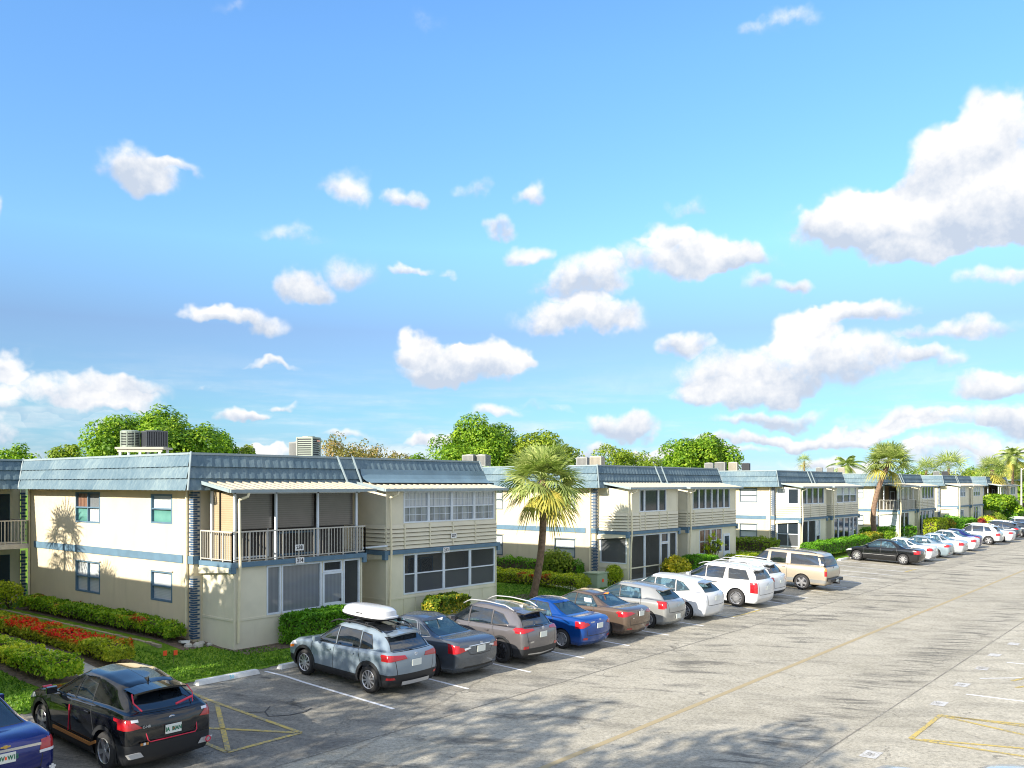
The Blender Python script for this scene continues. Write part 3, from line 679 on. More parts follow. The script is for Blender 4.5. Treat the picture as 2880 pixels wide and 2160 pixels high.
W_, D_ = 13.4, 12.58; YF = -1.83                  # block width and depth; the enclosed porches stand 1.83 m in front
def apartment(k, X0, label, spec):
    far = k >= 3
    rt = empty('apartment_building', (X0, 26.08, 0), label=label, cat='apartment building', group='cream two-storey apartment buildings in the row')
    SX, NX = (0, 1, 0), (-1, 0, 0)                 # side wall runs along +y and faces -x
    side = spec['side']; mb = MB()
    holed(mb, (0, 0, 0), SX, NX, D_, -.4, 4.86, [s_[:4] for s_ in side], .10)
    bh = [(.9, 12.1, .1, 2.3)] if False else []
    holed(mb, (0, 0, 0), (1, 0, 0), (0, -1, 0), W_, -.4, 4.86, bh)
    mb.quad((W_, 0, -.4), (W_, D_, -.4), (W_, D_, 4.86), (W_, 0, 4.86)); mb.quad((W_, D_, -.4), (0, D_, -.4), (0, D_, 4.86), (W_, D_, 4.86))
    mb.quad((-.5, -.5, 4.862), (-.5, D_ + .4, 4.862), (W_ + .5, D_ + .4, 4.862), (W_ + .5, -.5, 4.862))     # soffit
    mb.build('wall', WALL, rt)
    for s_ in side:
        f = window(rt, (0, 0, 0), SX, NX, s_[0], s_[1], s_[2], s_[3], s_[4], FRAMES if k else TRIMB, s_[5], s_[6], depth=.085)
    # lintel strips over the two lower windows
    if not far:
        for s_ in side:
            sl = MB()
            if s_[3] < 3: sl.box(-.05, -.002, s_[0] - .07, s_[1] + .07, s_[3] + .012, s_[3] + .05)
            if sl.v: sl.build('lintel', CONC, rt)
    bb = MB(); bb.box(-.035, -.002, .62, D_ - .5, 2.45, 2.71); bb.box(-.05, .30, -.05, .30, 2.45, 2.71); bb.build('storey_band', TRIMB, rt)
    # brick quoins
    for (za, zb) in ((-.1 if k else .0, 2.06), (2.74, 4.82)):
        qm = MB(); ql = MB()
        ql.box(-.012, .25, -.012, .25, za, zb)
        i = 0; z = za + .012
        while z < zb - .07:
            s1, s2 = (.30, .11) if i % 2 else (.20, .19)
            if i % 2 == 0 or True: qm.box(-.022, s2 + .02, -.022, s1 * .78, z, z + .055)
            z += .0765; i += 1
        ql.build('quoin_mortar', BRICKM, rt); qm.build('quoin_bricks', BRICKB, rt)
    # roof
    B, T = .55, .25; z0, z1 = 4.85, 6.0
    rm = MB()
    mansard(rm, (-B, -B, z0), (W_ + B, -B, z0), (-T, -T, z1), (W_ + T, -T, z1), (0, -1, 0))
    rm.build('mansard_front', ROOFT, rt)
    rm = MB(); mansard(rm, (-B, D_ - .35, z0), (-B, -B, z0), (-T, D_ - .05, z1), (-T, -T, z1), (-1, 0, 0)); rm.build('mansard_side', ROOFT, rt)
    rm = MB(); rm.quad((W_ + B, -B, z0), (W_ + B, D_ + .3, z0), (W_ + T, D_, z1), (W_ + T, -T, z1)); rm.quad((W_ + B, D_ + .3, z0), (-B, D_ + .3, z0), (-T, D_, z1), (W_ + T, D_, z1)); rm.build('mansard_back', ROOFT, rt)
    cp = MB(); cp.box(-T - .03, W_ + T + .03, -T - .035, -T + .07, z1 - .002, z1 + .07); cp.box(-T - .035, -T + .07, -T + .072, D_ + .02, z1 - .002, z1 + .068)
    cp.box(W_ + T - .07, W_ + T + .035, -T + .072, D_ + .02, z1 - .002, z1 + .068)
    for (u, ub) in ((-T, -B), (W_ + T, W_ + B)): cp.tube([(ub, -B - .05, z0), (u, -T - .03, z1 + .09)], .035, 6)
    cp.tube([(5.92, -B - .07, z0 + .22), (5.69, -T - .02, z1 + .1)], .04, 6); cp.tube([(6.60, -B - .07, z0 + .22), (6.42, -T - .02, z1 + .1)], .04, 6)
    cp.build('roof_cap', CAPM, rt)
    dk = MB(); dk.quad((-T, -T, z1 - .05), (W_ + T, -T, z1 - .05), (W_ + T, D_, z1 - .05), (-T, D_, z1 - .05)); dk.build('roof_deck', ROOFG, rt)
    if k == 0:                                      # the membrane that flares out over the second porch
        fl = MB(); prof = [(-T - .20, 5.62), (-.50, 5.42), (-.62, 5.26), (-.80, 5.16), (-1.05, 5.10)]
        for (ya, za), (yb, zb) in zip(prof, prof[1:]): fl.quad((6.66, yb, zb), (W_ + .35, yb, zb), (W_ + .35, ya, za), (6.66, ya, za))
        for (ya, za), (yb, zb) in zip(prof, prof[1:]): fl.quad((W_ + .35, yb, zb), (W_ + .35, yb, 4.9), (W_ + .35, ya, 4.9), (W_ + .35, ya, za))
        fl.build('roof_flare', ROOFM, rt, smooth='auto')
    # porches
    for nm, a, b_ in (('A', .32, 5.5), ('B', 6.72, 12.95)):
        up = spec[nm + 'u']; lo = spec[nm + 'l']; us = spec.get(nm + 'us', []); ls = spec.get(nm + 'ls', [])
        L = b_ - a
        pm = MB(); zb = -.45
        hs = [(h[0] - a, h[1] - a, h[2], h[3]) for h in lo]
        if spec.get(nm + '_open'):
            holed(pm, (a, YF, 0), (1, 0, 0), (0, -1, 0), L, zb, 2.46, hs, .06)
            holed(pm, (a, 0, 0), (0, -1, 0), NX, -YF, zb, 2.46, ls, .06)
            holed(pm, (b_, YF, 0), (0, 1, 0), (1, 0, 0), -YF, zb, 2.46, [], .06)
        else:
            hs += [(h[0] - a, h[1] - a, h[2], h[3]) for h in up]
            holed(pm, (a, YF, 0), (1, 0, 0), (0, -1, 0), L, zb, 4.84, hs, .06)
            holed(pm, (a, 0, 0), (0, -1, 0), NX, -YF, zb, 4.84, [tuple(h[:4]) for h in ls + us], .06)
            holed(pm, (b_, YF, 0), (0, 1, 0), (1, 0, 0), -YF, zb, 4.84, [], .06)
        pm.quad((a, YF, 2.5), (b_, YF, 2.5), (b_, 0, 2.5), (a, 0, 2.5)); pm.quad((a, YF, .0), (b_, YF, .0), (b_, 0, .0), (a, 0, .0))
        pm.build('porch_wall', PANEL, rt)
        for h in lo + up:
            o_ = h[9] if len(h) > 9 else {}
            window(rt, (0, YF, 0), (1, 0, 0), (0, -1, 0), h[0], h[1], h[2], h[3], h[4], h[7] if len(h) > 7 and h[7] else TRIMW, h[5], h[6], h[8] if len(h) > 8 and h[8] else (0, 0), **o_)
        for h in ls + us: window(rt, (a, 0, 0), (0, -1, 0), NX, h[0], h[1], h[2], h[3], h[4], TRIMW, h[5], h[6])
        # slab edge with its dropped ends, and mid rails
        sb = MB(); sb.box(a - .17, b_ + .17, YF - .12, YF - .002, 2.42, 2.575)
        sb.box(a - .17, a - .004, YF, -.04, 2.42, 2.575); sb.box(b_ + .004, b_ + .17, YF, -.04, 2.42, 2.575)
        sb.box(a - .17, a - .01, YF - .12, YF + .06, 2.24, 2.418); sb.box(b_ + .01, b_ + .17, YF - .12, YF + .06, 2.24, 2.418)
        sb.build('slab_edge', TRIMB, rt)
        for xa in (a - .15, b_ + .02):             # tapering cream bracket under each slab end
            sf = MB()
            sf.v += [(xa, YF + .07, 2.416), (xa + .13, YF + .07, 2.416), (xa + .13, -.01, 2.416), (xa, -.01, 2.416), (xa, YF + .07, 2.27), (xa + .13, YF + .07, 2.27), (xa + .13, -.01, 2.14), (xa, -.01, 2.14)]
            n = len(sf.v) - 8
            for q in ((0, 1, 2, 3), (7, 6, 5, 4), (4, 5, 1, 0), (5, 6, 2, 1), (6, 7, 3, 2), (7, 4, 0, 3)): sf.f.append(tuple(n + i for i in q)); sf.m.append(0)
            sf.build('slab_bracket', PANEL, rt)
        tr = MB(); zr = spec.get(nm + '_rail', .72)
        tr.box(a - .022, b_ + .022, YF - .022, YF - .003, zr - .025, zr + .04); tr.box(a - .024, a - .003, YF, -.01, zr - .025, zr + .04)
        for u in (a, b_): tr.box(u - .03, u + .03, YF - .028, YF + .03, -.4, 2.41)
        if spec.get(nm + '_batt'):
            for u in spec[nm + '_batt']: tr.box(u - .022, u + .022, YF - .02, YF - .0025, -.4, zr - .03)
        if not spec.get(nm + '_open'):
            for u in (a, b_): tr.box(u - .03, u + .03, YF - .028, YF + .03, 2.58, 4.8)
        tr.build('porch_trim', PANEL, rt)
        if spec.get(nm + '_open'):
            ps = MB()
            for u in spec[nm + '_open']: ps.box(u - .035, u + .035, YF + .05, YF + .12, 2.58, 4.83)
            ps.box(a + .02, a + .09, -.5, -.43, 2.58, 4.83); ps.box(a, b_, YF + .05, YF + .12, 4.74, 4.832)
            ps.build('porch_posts', TRIMW, rt)
            railing(rt, [(a - .12, -.12), (a - .12, YF - .07), (b_ + .12, YF - .07), (b_ + .12, -.5)], 2.58, 3.54)
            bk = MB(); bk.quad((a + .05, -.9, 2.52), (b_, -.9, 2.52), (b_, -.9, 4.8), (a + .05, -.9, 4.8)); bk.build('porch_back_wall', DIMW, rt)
            for (u0, u1) in zip(spec[nm + '_open'][:-1], spec[nm + '_open'][1:]):
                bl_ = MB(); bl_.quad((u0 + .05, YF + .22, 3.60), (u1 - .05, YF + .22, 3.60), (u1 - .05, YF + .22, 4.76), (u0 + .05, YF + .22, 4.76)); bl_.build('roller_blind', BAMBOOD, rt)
            window(rt, (0, -.9, 0), (1, 0, 0), (0, -1, 0), a + .5, a + 1.9, 2.62, 4.35, GDARK, TRIMW, 1, 1, depth=.03, name='sliding_door')
            window(rt, (0, -.9, 0), (1, 0, 0), (0, -1, 0), a + 2.3, a + 3.9, 2.62, 3.4, GDARK2, TRIMB, 1, 1, depth=.03)
        else:
            zl = 3.53; la = spec.get(nm + '_lap', True)
            if la:
                po = spec.get(nm + '_posts', []) 
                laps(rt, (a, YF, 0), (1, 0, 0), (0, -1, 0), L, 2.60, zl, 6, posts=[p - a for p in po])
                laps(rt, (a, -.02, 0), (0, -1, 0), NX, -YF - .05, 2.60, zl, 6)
        # canopy
        ca, cb = a - .35, b_ + .42; cn = MB(); y0, y1, za, zb2 = -.30, YF - .28, 5.13, 4.84
        nr = int((cb - ca) / .31)
        for i in range(nr):
            u0 = ca + (cb - ca) * i / nr; u1 = ca + (cb - ca) * (i + 1) / nr; um = u0 + (u1 - u0) * .78
            cn.quad((u0, y1, zb2), (um, y1, zb2), (um, y0, za), (u0, y0, za)); cn.quad((um, y1, zb2 + .045), (u1, y1, zb2 + .045), (u1, y0, za + .045), (um, y0, za + .045))
            cn.quad((um, y1, zb2), (um, y1, zb2 + .045), (um, y0, za + .045), (um, y0, za)); cn.quad((u1, y1, zb2 + .045), (u1, y1, zb2), (u1, y0, za), (u1, y0, za + .045))
        cn.build('canopy', CANOPY, rt)
        gt = MB(); gt.box(ca, cb, y1 - .09, y1 - .001, zb2 - .06, zb2 + .045)
        for u in (ca, cb): gt.v += [(u - .02, y1, zb2 - .06), (u + .02, y1, zb2 - .06), (u + .02, y0, za - .05), (u - .02, y0, za - .05), (u - .02, y1, zb2 + .05), (u + .02, y1, zb2 + .05), (u + .02, y0, za + .06), (u - .02, y0, za + .06)]; n = len(gt.v) - 8; [(gt.f.append(tuple(n + i for i in q)), gt.m.append(0)) for q in ((3, 2, 1, 0), (4, 5, 6, 7), (0, 1, 5, 4), (1, 2, 6, 5), (2, 3, 7, 6), (3, 0, 4, 7))]
        gt.build('gutter', CAPM, rt)
        downspout(rt, [(a + .32, y1 - .04, 4.80), (a + .28, y1 - .04, 4.66), (a + .10, YF - .12, 4.55), (a + .10, YF - .12, 4.42), (a + .10, YF - .17, 2.5), (a + .10, YF - .12, 1.9), (a + .10, YF - .08, .05)], m=PIPE)
    downspout(rt, [(-.07, .30, 4.84), (-.07, .30, .42), (-.10, .42, .30), (-.16, .95, -.02)])
    if k < 3: downspout(rt, [(-.07, D_ - .12, 4.84), (-.07, D_ - .12, .5), (-.12, D_ - .3, .3), (-.2, D_ - .7, .1)])
    return rt

SGN = {}
def sign(rt, body, x, z, y=YF - .14, s_=.17):
    mb = MB(); n = len(body) * s_ * .58 + .05; mb.box(x - n / 2, x + n / 2, y - .008, y, z - .10, z + .10); o = mb.build('number_plate', SIGNW, rt)
    text_mesh('digits', body, s_, SIGNK, o, (x, y - .011, z), (R(90), 0, 0), .002, bold=.006)
def sidewin(g1, g2, g3, g4):
    return [(1.32, 2.69, 1.09, 2.09, g1, 1, 2), (6.41, 8.37, .97, 2.14, g2, 2, 2), (1.32, 2.69, 3.72, 4.74, g3, 1, 2), (6.41, 8.37, 3.60, 4.74, g4, 2, 2)]
def tall(a, b_, g=GCLEAR, **k): return (a, b_, .02, 2.36, g, 1, 1, None, None, k)
b1 = apartment(0, 15.43, 'nearest cream apartment building with white-railed balcony numbered 238 and hedges along its sunlit side', dict(
    side=[(1.32, 2.69, 1.09, 2.09, BLIND, 1, 2), (6.41, 8.37, .97, 2.14, BLIND, 2, 2), (1.32, 2.69, 3.72, 4.70, (TEAL, BLIND), 1, 2), (6.41, 8.37, 3.60, 4.74, (CURTW, CURT, TEAL, CURTR), 2, 2)],
    Al=[(1.52, 2.05, .80, 2.38, CURT, 1, 1), (2.10, 3.72, .80, 2.38, CURT, 1, 1), (3.80, 4.62, 2.02, 2.38, GSCREEN, 1, 1), (4.70, 5.42, .78, 2.38, GSCREEN, 1, 1), (4.70, 5.42, -.1, .70, GSCREEND, 1, 1)],
    Au=[], A_open=(.39, 1.93, 3.63, 5.35), A_rail=.74,
    Bl=[(7.60, 8.23, .87, 2.38, (GSCREEND, GSCREEN), 1, 2), (8.26, 9.77, .87, 2.38, (GSCREEND, GSCREEN), 1, 2), (9.80, 11.32, .87, 2.38, (GSCREEND, GSCREEN), 1, 2), (11.35, 12.88, .87, 2.38, (GSCREEND, GSCREEN), 1, 2)],
    Bu=[(7.60, 8.92, 3.58, 4.77, (PCUR, CURTW), 1, 2, None, (3, 1)), (8.95, 10.24, 3.58, 4.77, (PCUR, CURTW), 1, 2, None, (3, 1)), (10.27, 11.58, 3.58, 4.77, (PCUR, CURTW), 1, 2, None, (3, 1)), (11.61, 12.85, 3.58, 4.77, (PCUR, CURTW), 1, 2, None, (3, 1))],
    B_rail=.74, B_batt=(7.6, 8.24, 9.0, 9.78, 10.55, 11.33, 12.1), B_posts=(7.6, 8.95, 10.25, 11.6)))
sign(b1, '238', 2.72, 2.93, YF - .11, .17); sign(b1, '214', 2.72, 2.50); sign(b1, '237', 10.25, 2.98, YF - .10, .15); sign(b1, '213', 9.78, 2.44)
# door with mid panel on the first porch, white window-head over the bamboo blind
dm = MB(); dm.box(3.76, 4.66, YF - .03, YF - .003, -.12, .04); dm.box(3.76, 3.84, YF - .03, YF - .003, .04, 2.0); dm.box(4.58, 4.66, YF - .03, YF - .003, .04, 2.0); dm.box(3.84, 4.58, YF - .03, YF - .003, 1.93, 2.0); dm.box(3.84, 4.58, YF - .028, YF - .003, .04, .95)
dr = dm.build('screen_door', TRIMW, b1); pn = MB(); pn.box(3.84, 4.58, YF - .016, YF - .004, .95, 1.93); pn.build('door_screen', CURT, dr)
hd = MB(); hd.box(4.50, 4.545, YF - .07, YF - .03, .95, 1.05); hd.build('handle', ALLOYD, dr)
sh = MB(); sh.quad((.44, -.35, 2.62), (.44, YF + .25, 2.62), (.44, YF + .25, 4.78), (.44, -.35, 4.78)); sh.build('bamboo_blind', BAMBOO, b1)
# second porch interior: back window and the small 213
window(b1, (0, -.02, 0), (1, 0, 0), (0, -1, 0), 9.6, 11.0, .3, 2.0, GDARK, TRIMB, 2, 1, depth=.02)
text_mesh('digits', '213', .16, SIGNK, b1, (8.5, -.03, 1.55), (R(90), 0, 0), .002, bold=.004)
pb = MB(); pb.tube([(5.75, YF + .2, 2.72), (6.5, YF - .3, 2.78)], .035, 8); pb.build('awning_tube', TRIMW, b1)
lb = MB(); lb.tube([(6.2, -.3, 2.2), (6.2, -.3, .9)], .015, 6); lb.build('conduit', PIPE, b1)
# rear wing of the first building, seen at the left edge of the photograph
wg = MB(); mansard(wg, (-13, 12.23, 4.85), (-.55, 12.23, 4.85), (-13, 12.53, 6.0), (-.25, 12.53, 6.0), (0, -1, 0)); wg.build('wing_roof', ROOFT, b1)
wc = MB(); wc.box(-13, -.28, 12.46, 12.56, 6.0, 6.07); wc.tube([(-.6, 12.18, 4.84), (-.27, 12.5, 6.1)], .04, 6); wc.quad((-13, 12.5, 5.95), (-.25, 12.5, 5.95), (-.25, 22, 5.95), (-13, 22, 5.95)); wc.build('roof_cap', CAPM, b1)
ww = MB(); ww.box(-13, .24, 14.12, 14.22, -.3, 4.86); ww.quad((-13, 12.3, 4.861), (-13, 14.3, 4.861), (0, 14.3, 4.861), (0, 12.3, 4.861)); ww.box(-13, -.12, 12.50, 14.118, 2.44, 2.60); ww.build('wing_wall', WALL, b1)
wb_ = MB(); wb_.box(-13, -.10, 12.38, 12.498, 2.40, 2.60); wb_.build('slab_edge', CONC, b1)
for z in (.05, 2.62):
    for x_ in (-1.75, -5.4, -9.):
        window(b1, (x_, 14.12, 0), (1, 0, 0), (0, -1, 0), 0, 1.56, z, z + 2.0, GDARK, TRIMB, 1, 1, fw_=.18, depth=-.02, name='door')
railing(b1, [(-13, 12.42), (-.13, 12.42), (-.13, 14.0)], 2.60, 3.55)
for (za, zb) in ((0, 2.2), (2.62, 4.82)):
    q2 = MB(); q2.box(.26, .43, 14.06, 14.117, za, zb); q2.build('quoin_mortar', BRICKM, b1)
    q1 = MB(); z = za + .03; i = 0
    while z < zb - .1:
        q1.box(.22 - .0 * (i % 2) + .05 * (i % 2), .42 + .05 * (i % 2), 14.03, 14.10, z, z + .07); z += .14; i += 1
    q1.build('quoin_bricks', BRICKB, b1)

b2 = apartment(1, 38.65, 'second cream apartment building, behind the near palm, with red-curtained panes on its right porch', dict(
    side=sidewin(BLIND, BLIND, CURTW, BLIND),
    Al=[tall(.45, 1.95, GSCREEN), tall(2.0, 3.6, GSCREEN), tall(4.62, 5.4, GSCREEN), (3.70, 4.5, .02, 1.8, GSCREEN, 1, 1), (3.7, 4.5, 1.85, 2.36, GDARK, 1, 1)],
    Als=[(.1, 1.72, .9, 2.34, GSCREEND, 1, 1)],
    Au=[(1.45, 1.93, 3.58, 4.76, GDARK, 1, 1), (1.97, 3.40, 3.58, 4.76, GDARK, 1, 1), (3.44, 4.25, 3.58, 4.76, GDARK, 1, 1)],
    Bl=[(8.17, 9.58, .92, 2.36, CURTR, 2, 2), (9.66, 11.08, .92, 2.36, (GDARK, CURTR), 2, 2)],
    Bu=[(7.35 + .81 * i, 8.13 + .81 * i, 3.58, 4.78, GDARK, 1, 1) for i in range(6)],
    A_posts=(1.4, 1.95, 3.42, 4.3), B_posts=(7.4, 9.7, 11.2), A_rail=-.3 + .95, B_rail=-.25))
dm = MB(); dm.box(11.25, 12.15, YF - .035, YF - .003, -.1, 2.0); d2 = dm.build('door', TRIMW, b2); pn = MB(); pn.box(11.42, 11.98, YF - .045, YF - .037, .95, 1.85); pn.build('door_pane', GDARK, d2)
b3 = apartment(2, 62.0, 'third cream apartment building, long green hedge along its base behind the gold wagon', dict(
    side=sidewin(BLIND, BLIND, BLIND, BLIND),
    Al=[tall(.45, 1.9, GSCREEN), tall(1.95, 3.4, GSCREEN), (3.5, 4.3, .02, 2.36, (GSCREEN, CURTW), 1, 2)], Als=[(.1, 1.72, .5, 2.3, (GSCREEND, GDARK), 2, 2)],
    Au=[(.5 + 1.16 * i, 1.6 + 1.16 * i, 3.58, 4.78, (GDARK, GDARK2), 1, 1) for i in range(4)], Aus=[(.1, .88, 3.6, 4.72, CURTW, 1, 1), (.92, 1.72, 3.6, 4.72, (GDARK, CURTW), 1, 1)],
    Bl=[tall(7.3, 8.3, GDARK), tall(8.35, 9.6, GDARK), tall(9.65, 10.9, GDARK), (11.0, 11.8, .02, 2.36, (CURTW, GDARK), 1, 2), tall(11.85, 12.8, GDARK)],
    Bu=[(7.9 + 1.56 * i, 9.4 + 1.56 * i, 3.58, 4.78, (GDARK2, CURTW), 1, 2) for i in range(3)], A_posts=(2.2, 4.1), B_posts=(7.9, 9.5, 11.1), A_rail=-.2, B_rail=-.2))
b4 = apartment(3, 86.25, 'fourth cream apartment building, behind the leaning middle palm, with a railed upper balcony', dict(
    side=sidewin(BLIND, BLIND, BLIND, BLIND), A_open=(.39, 1.93, 3.63, 5.35),
    Al=[tall(.6, 2.1, GCLEAR), tall(2.2, 3.6, GCLEAR)], Als=[(.1, .8, .9, 2.3, BLIND, 1, 1), (.85, 1.72, .6, 2.3, BLIND, 1, 3)], Au=[],
    Bl=[tall(7.3, 8.3, GDARK), tall(8.35, 9.6, GDARK2), tall(9.65, 10.9, GDARK), tall(11.0, 11.8, CURTW), tall(11.85, 12.8, GDARK)],
    Bu=[(8.2 + 1.1 * i, 9.25 + 1.1 * i, 3.58, 4.78, GDARK, 1, 1) for i in range(4)], B_posts=(8.2, 10, 11.8), A_rail=-.2, B_rail=-.2))
b5 = apartment(4, 109.1, 'fifth cream apartment building with small curtained windows over plain upper panels', dict(
    side=sidewin(BLIND, BLIND, BLIND, BLIND), Al=[(1.5, 3.0, .7, 2.1, GDARK2, 2, 1)], Au=[(.7 + .8 * i, 1.4 + .8 * i, 3.6, 4.7, (GDARK2, CURTW), 1, 2) for i in range(4)],
    Bl=[tall(8., 9.2, GDARK), tall(9.3, 10.5, GDARK), tall(10.6, 11.8, CURTW)], Bu=[(8. + 1.2 * i, 9.1 + 1.2 * i, 3.6, 4.7, (GDARK2, CURTW), 1, 2) for i in range(3)], A_lap=False, B_lap=False, A_rail=-.2, B_rail=-.2))
b6 = apartment(5, 131.8, 'farthest cream apartment building in the row, half behind the small round tree', dict(
    side=sidewin(BLIND, BLIND, BLIND, BLIND), A_open=(.39, 1.93, 3.63, 5.35), Al=[], Au=[], Bl=[(8 + 1.3 * i, 9.1 + 1.3 * i, .7, 2.1, GDARK2, 1, 1) for i in range(3)],
    Bu=[(8. + 1.2 * i, 9.1 + 1.2 * i, 3.6, 4.7, GDARK2, 1, 1) for i in range(3)], A_rail=-.2, B_rail=-.2))
# the block that stands before the first one, outside the frame: it throws the shade on the first side wall
b0 = apartment(6, -7.8, 'cream apartment building before the first one, outside the left edge of the photo', dict(side=[], Al=[tall(1, 3, GDARK)], Au=[], Bl=[tall(8, 11, GDARK)], Bu=[]))

# ---------------------------------------------------------------- air conditioners on the roofs
def ac_round(loc, r, h, m, label, group, rz=0):
    rt = empty('air_conditioner', loc, (0, 0, rz), label, 'air conditioner', group)
    b = MB(); b.lathe([(0, .03), (r * .86, .03), (r * .86, h - .05), (0, h - .05)], 20); b.build('coil', ACD, rt)
    g = MB()
    n = 9
    for i in range(n): z = .06 + (h - .14) * i / (n - 1); g.lathe([(r * .95, z), (r, z - .013), (r, z + .013), (r * .95, z)], 20)
    for i in range(8): a = i * math.pi / 4; g.obox((math.cos(a) * r, math.sin(a) * r, h / 2), (math.cos(a) * .012, math.sin(a) * .012, 0), (-math.sin(a) * .02, math.cos(a) * .02, 0), (0, 0, h / 2 - .02))
    g.build('louvre_grille', m, rt)
    t = MB(); t.lathe([(r * 1.01, h - .07), (r * 1.01, h - .01), (r * .8, h + .03), (0, h + .035)], 20); t.lathe([(r, 0), (r, .045), (0, .045)], 20); t.build('top_cover', m, rt)
    return rt
def ac_box(loc, sx, sy, h, m, label, group, rz=0, vert=True, badge=True):
    rt = empty('air_conditioner', loc, (0, 0, rz), label, 'air conditioner', group)
    b = MB(); b.box(-sx / 2 + .03, sx / 2 - .03, -sy / 2 + .03, sy / 2 - .03, .02, h - .03); b.build('coil', ACD, rt)
    g = MB()
    if vert:
        n = 12
        for i in range(n + 1):
            u = -1 + 2 * i / n
            for s_ in (-1, 1): g.box(u * sx / 2 - .014, u * sx / 2 + .014, s_ * sy / 2 - .012, s_ * sy / 2 + .012, .02, h - .02); g.box(s_ * sx / 2 - .011, s_ * sx / 2 + .011, u * (sy / 2 - .02) - .014, u * (sy / 2 - .02) + .014, .021, h - .021)
    else:
        n = 9
        for i in range(n + 1):
            z = .05 + (h - .12) * i / n; g.box(-sx / 2, sx / 2, -sy / 2, sy / 2, z, z + .032)
        for u in (-1, 1):
            for v in (-1, 1): g.box(u * sx / 2 - .02, u * sx / 2 + .02, v * sy / 2 - .02, v * sy / 2 + .02, .01, h - .01)
    g.build('louvre_grille', m, rt)
    t = MB(); t.box(-sx / 2 - .012, sx / 2 + .012, -sy / 2 - .012, sy / 2 + .012, h - .05, h); t.box(-sx / 2 - .01, sx / 2 + .01, -sy / 2 - .01, sy / 2 + .01, 0, .045); t.lathe([(min(sx, sy) * .4, h), (min(sx, sy) * .38, h + .03), (0, h + .032)], 16); t.build('top_cover', m, rt)
    if badge:
        q = MB(); q.box(sx * .05, sx * .42, -sy / 2 - .02, -sy / 2 - .013, h - .17, h - .10); q.build('maker_label', AMBERL, rt)
    return rt
ACDK = mat('ac_charcoal', (.09, .10, .115), .5, metal=.2)
GA = 'air conditioners standing on the flat roofs'
st = empty('equipment_stand', (18.2, 34.5, 5.95), (0, 0, R(-50)), 'white metal stand on short legs carrying two round air conditioners', 'equipment stand')
s1 = MB(); s1.box(-.98, .98, -.5, .5, .52, .60); s1.box(-.9, .9, -.44, -.36, .40, .518); s1.build('platform', MT['canopy_metal'], st)
for (x, y) in ((-.8, -.4), (0, -.4), (.8, -.4), (-.8, .4), (0, .4), (.8, .4)):
    s1 = MB(); s1.box(x - .04, x + .04, y - .04, y + .04, 0, .398 if y < 0 else .518); s1.build('leg', TRIMW, st)
ac_round((17.84, 34.95, 6.56), .38, .66, ACG, 'round louvred air conditioner, left of the pair on the white stand, with an orange label', GA)
ac_box((18.5, 34.25, 6.56), .82, .82, .66, ACDK, 'dark-grilled square air conditioner, right of the pair on the white stand', GA, R(-12), True, False)
ac_box((21.2, 28.1, 5.96), .62, .62, .72, ACM, 'brown-grey ribbed air conditioner behind the taller green-grey one on the nearest roof', GA, R(10))
ac_box((20.26, 25.75 + .65, 5.96), .62, .62, .82, ACG, 'tall green-grey louvred air conditioner with an orange label on the nearest roof', GA, R(25), False)
def at(px, py, D): u = (px - 1440) / 2468.; return Vector((D * (FW[0] + u * RT[0]), D * (FW[1] + u * RT[1]), CAM_H - (py - 1361.5) / 2468. * D))
for (px, D, s_, mt_, lb_) in ((608, 46, .8, ACM, 'low grey air conditioner on the far part of the nearest roof, left of two'), (640, 45, .85, ACM, 'low grey air conditioner on the far part of the nearest roof, right of two'),
        (1323, 44, .7, ACM, 'round-topped air conditioner behind the right end of the nearest roof, left of two'), (1357, 44, .7, ACM, 'round-topped air conditioner behind the right end of the nearest roof, right of two'),
        (1641, 54, .8, ACM, 'grey air conditioner on the second roof, partly behind the palm fronds'), (1680, 52, .8, CANOPY, 'pale louvred air conditioner at the left corner of the second roof'),
        (1995, 72, .75, ACM, 'first air conditioner from the left on the right half of the second roof'), (2027, 70, .9, ACM, 'wide ribbed air conditioner second from the left on the right half of the second roof'), (2063, 70, .75, MT['canopy_metal'], 'tan air conditioner third from the left on the right half of the second roof'), (2098, 73, .7, ACD, 'dark air conditioner rightmost on the second roof'),
        (2304, 92, .75, ACM, 'left air conditioner of three on the third roof'), (2335, 92, .75, ACM, 'middle air conditioner of three on the third roof'), (2366, 92, .75, MT['canopy_metal'], 'pale rightmost air conditioner on the third roof'), (2633, 120, .9, ACM, 'left air conditioner of two on the fifth roof'), (2657, 120, .9, ACD, 'right air conditioner of two on the fifth roof')):
    p = at(px, 1300, D); top = 6.0 + .72 * s_ + (.3 if D in (52, 54) else .1)
    ac_box((p.x, p.y, 5.96 if D < 50 else 6.0), s_ * .85, s_ * .85, .55 if D < 50 else .68 if D < 60 else .78, mt_, lb_, GA, R(15), True, False)

# ================================================================= CARS
PAINTS = {}
def paint(name, col, metal=.35, rough=.26):
    m = mat('paint_' + name, col, rough, metal, .45, .75)
    PAINTS[name] = m; return m
def car_glass(name, base, trans, tint):
    return glass_mat(name, base, trans, tint, rough=.03)
CG_DARK = car_glass('car_glass_dark', (.010, .016, .024), .30, (.45, .52, .58))
CG_TINT = car_glass('car_glass_tinted', (.03, .075, .10), .50, (.60, .80, .88))
for g_ in (CG_DARK, CG_TINT): g_.node_tree.nodes['Principled BSDF'].inputs['IOR'].default_value = 2.3

def lerp_prof(p, x):
    if x <= p[0][0]: return p[0][1]
    for (a, b), (c, d) in zip(p, p[1:]):
        if x <= c:
            t = (x - a) / (c - a); t2 = t * t * (3 - 2 * t) * .5 + t * .5
            return b + (d - b) * t2
    return p[-1][1]

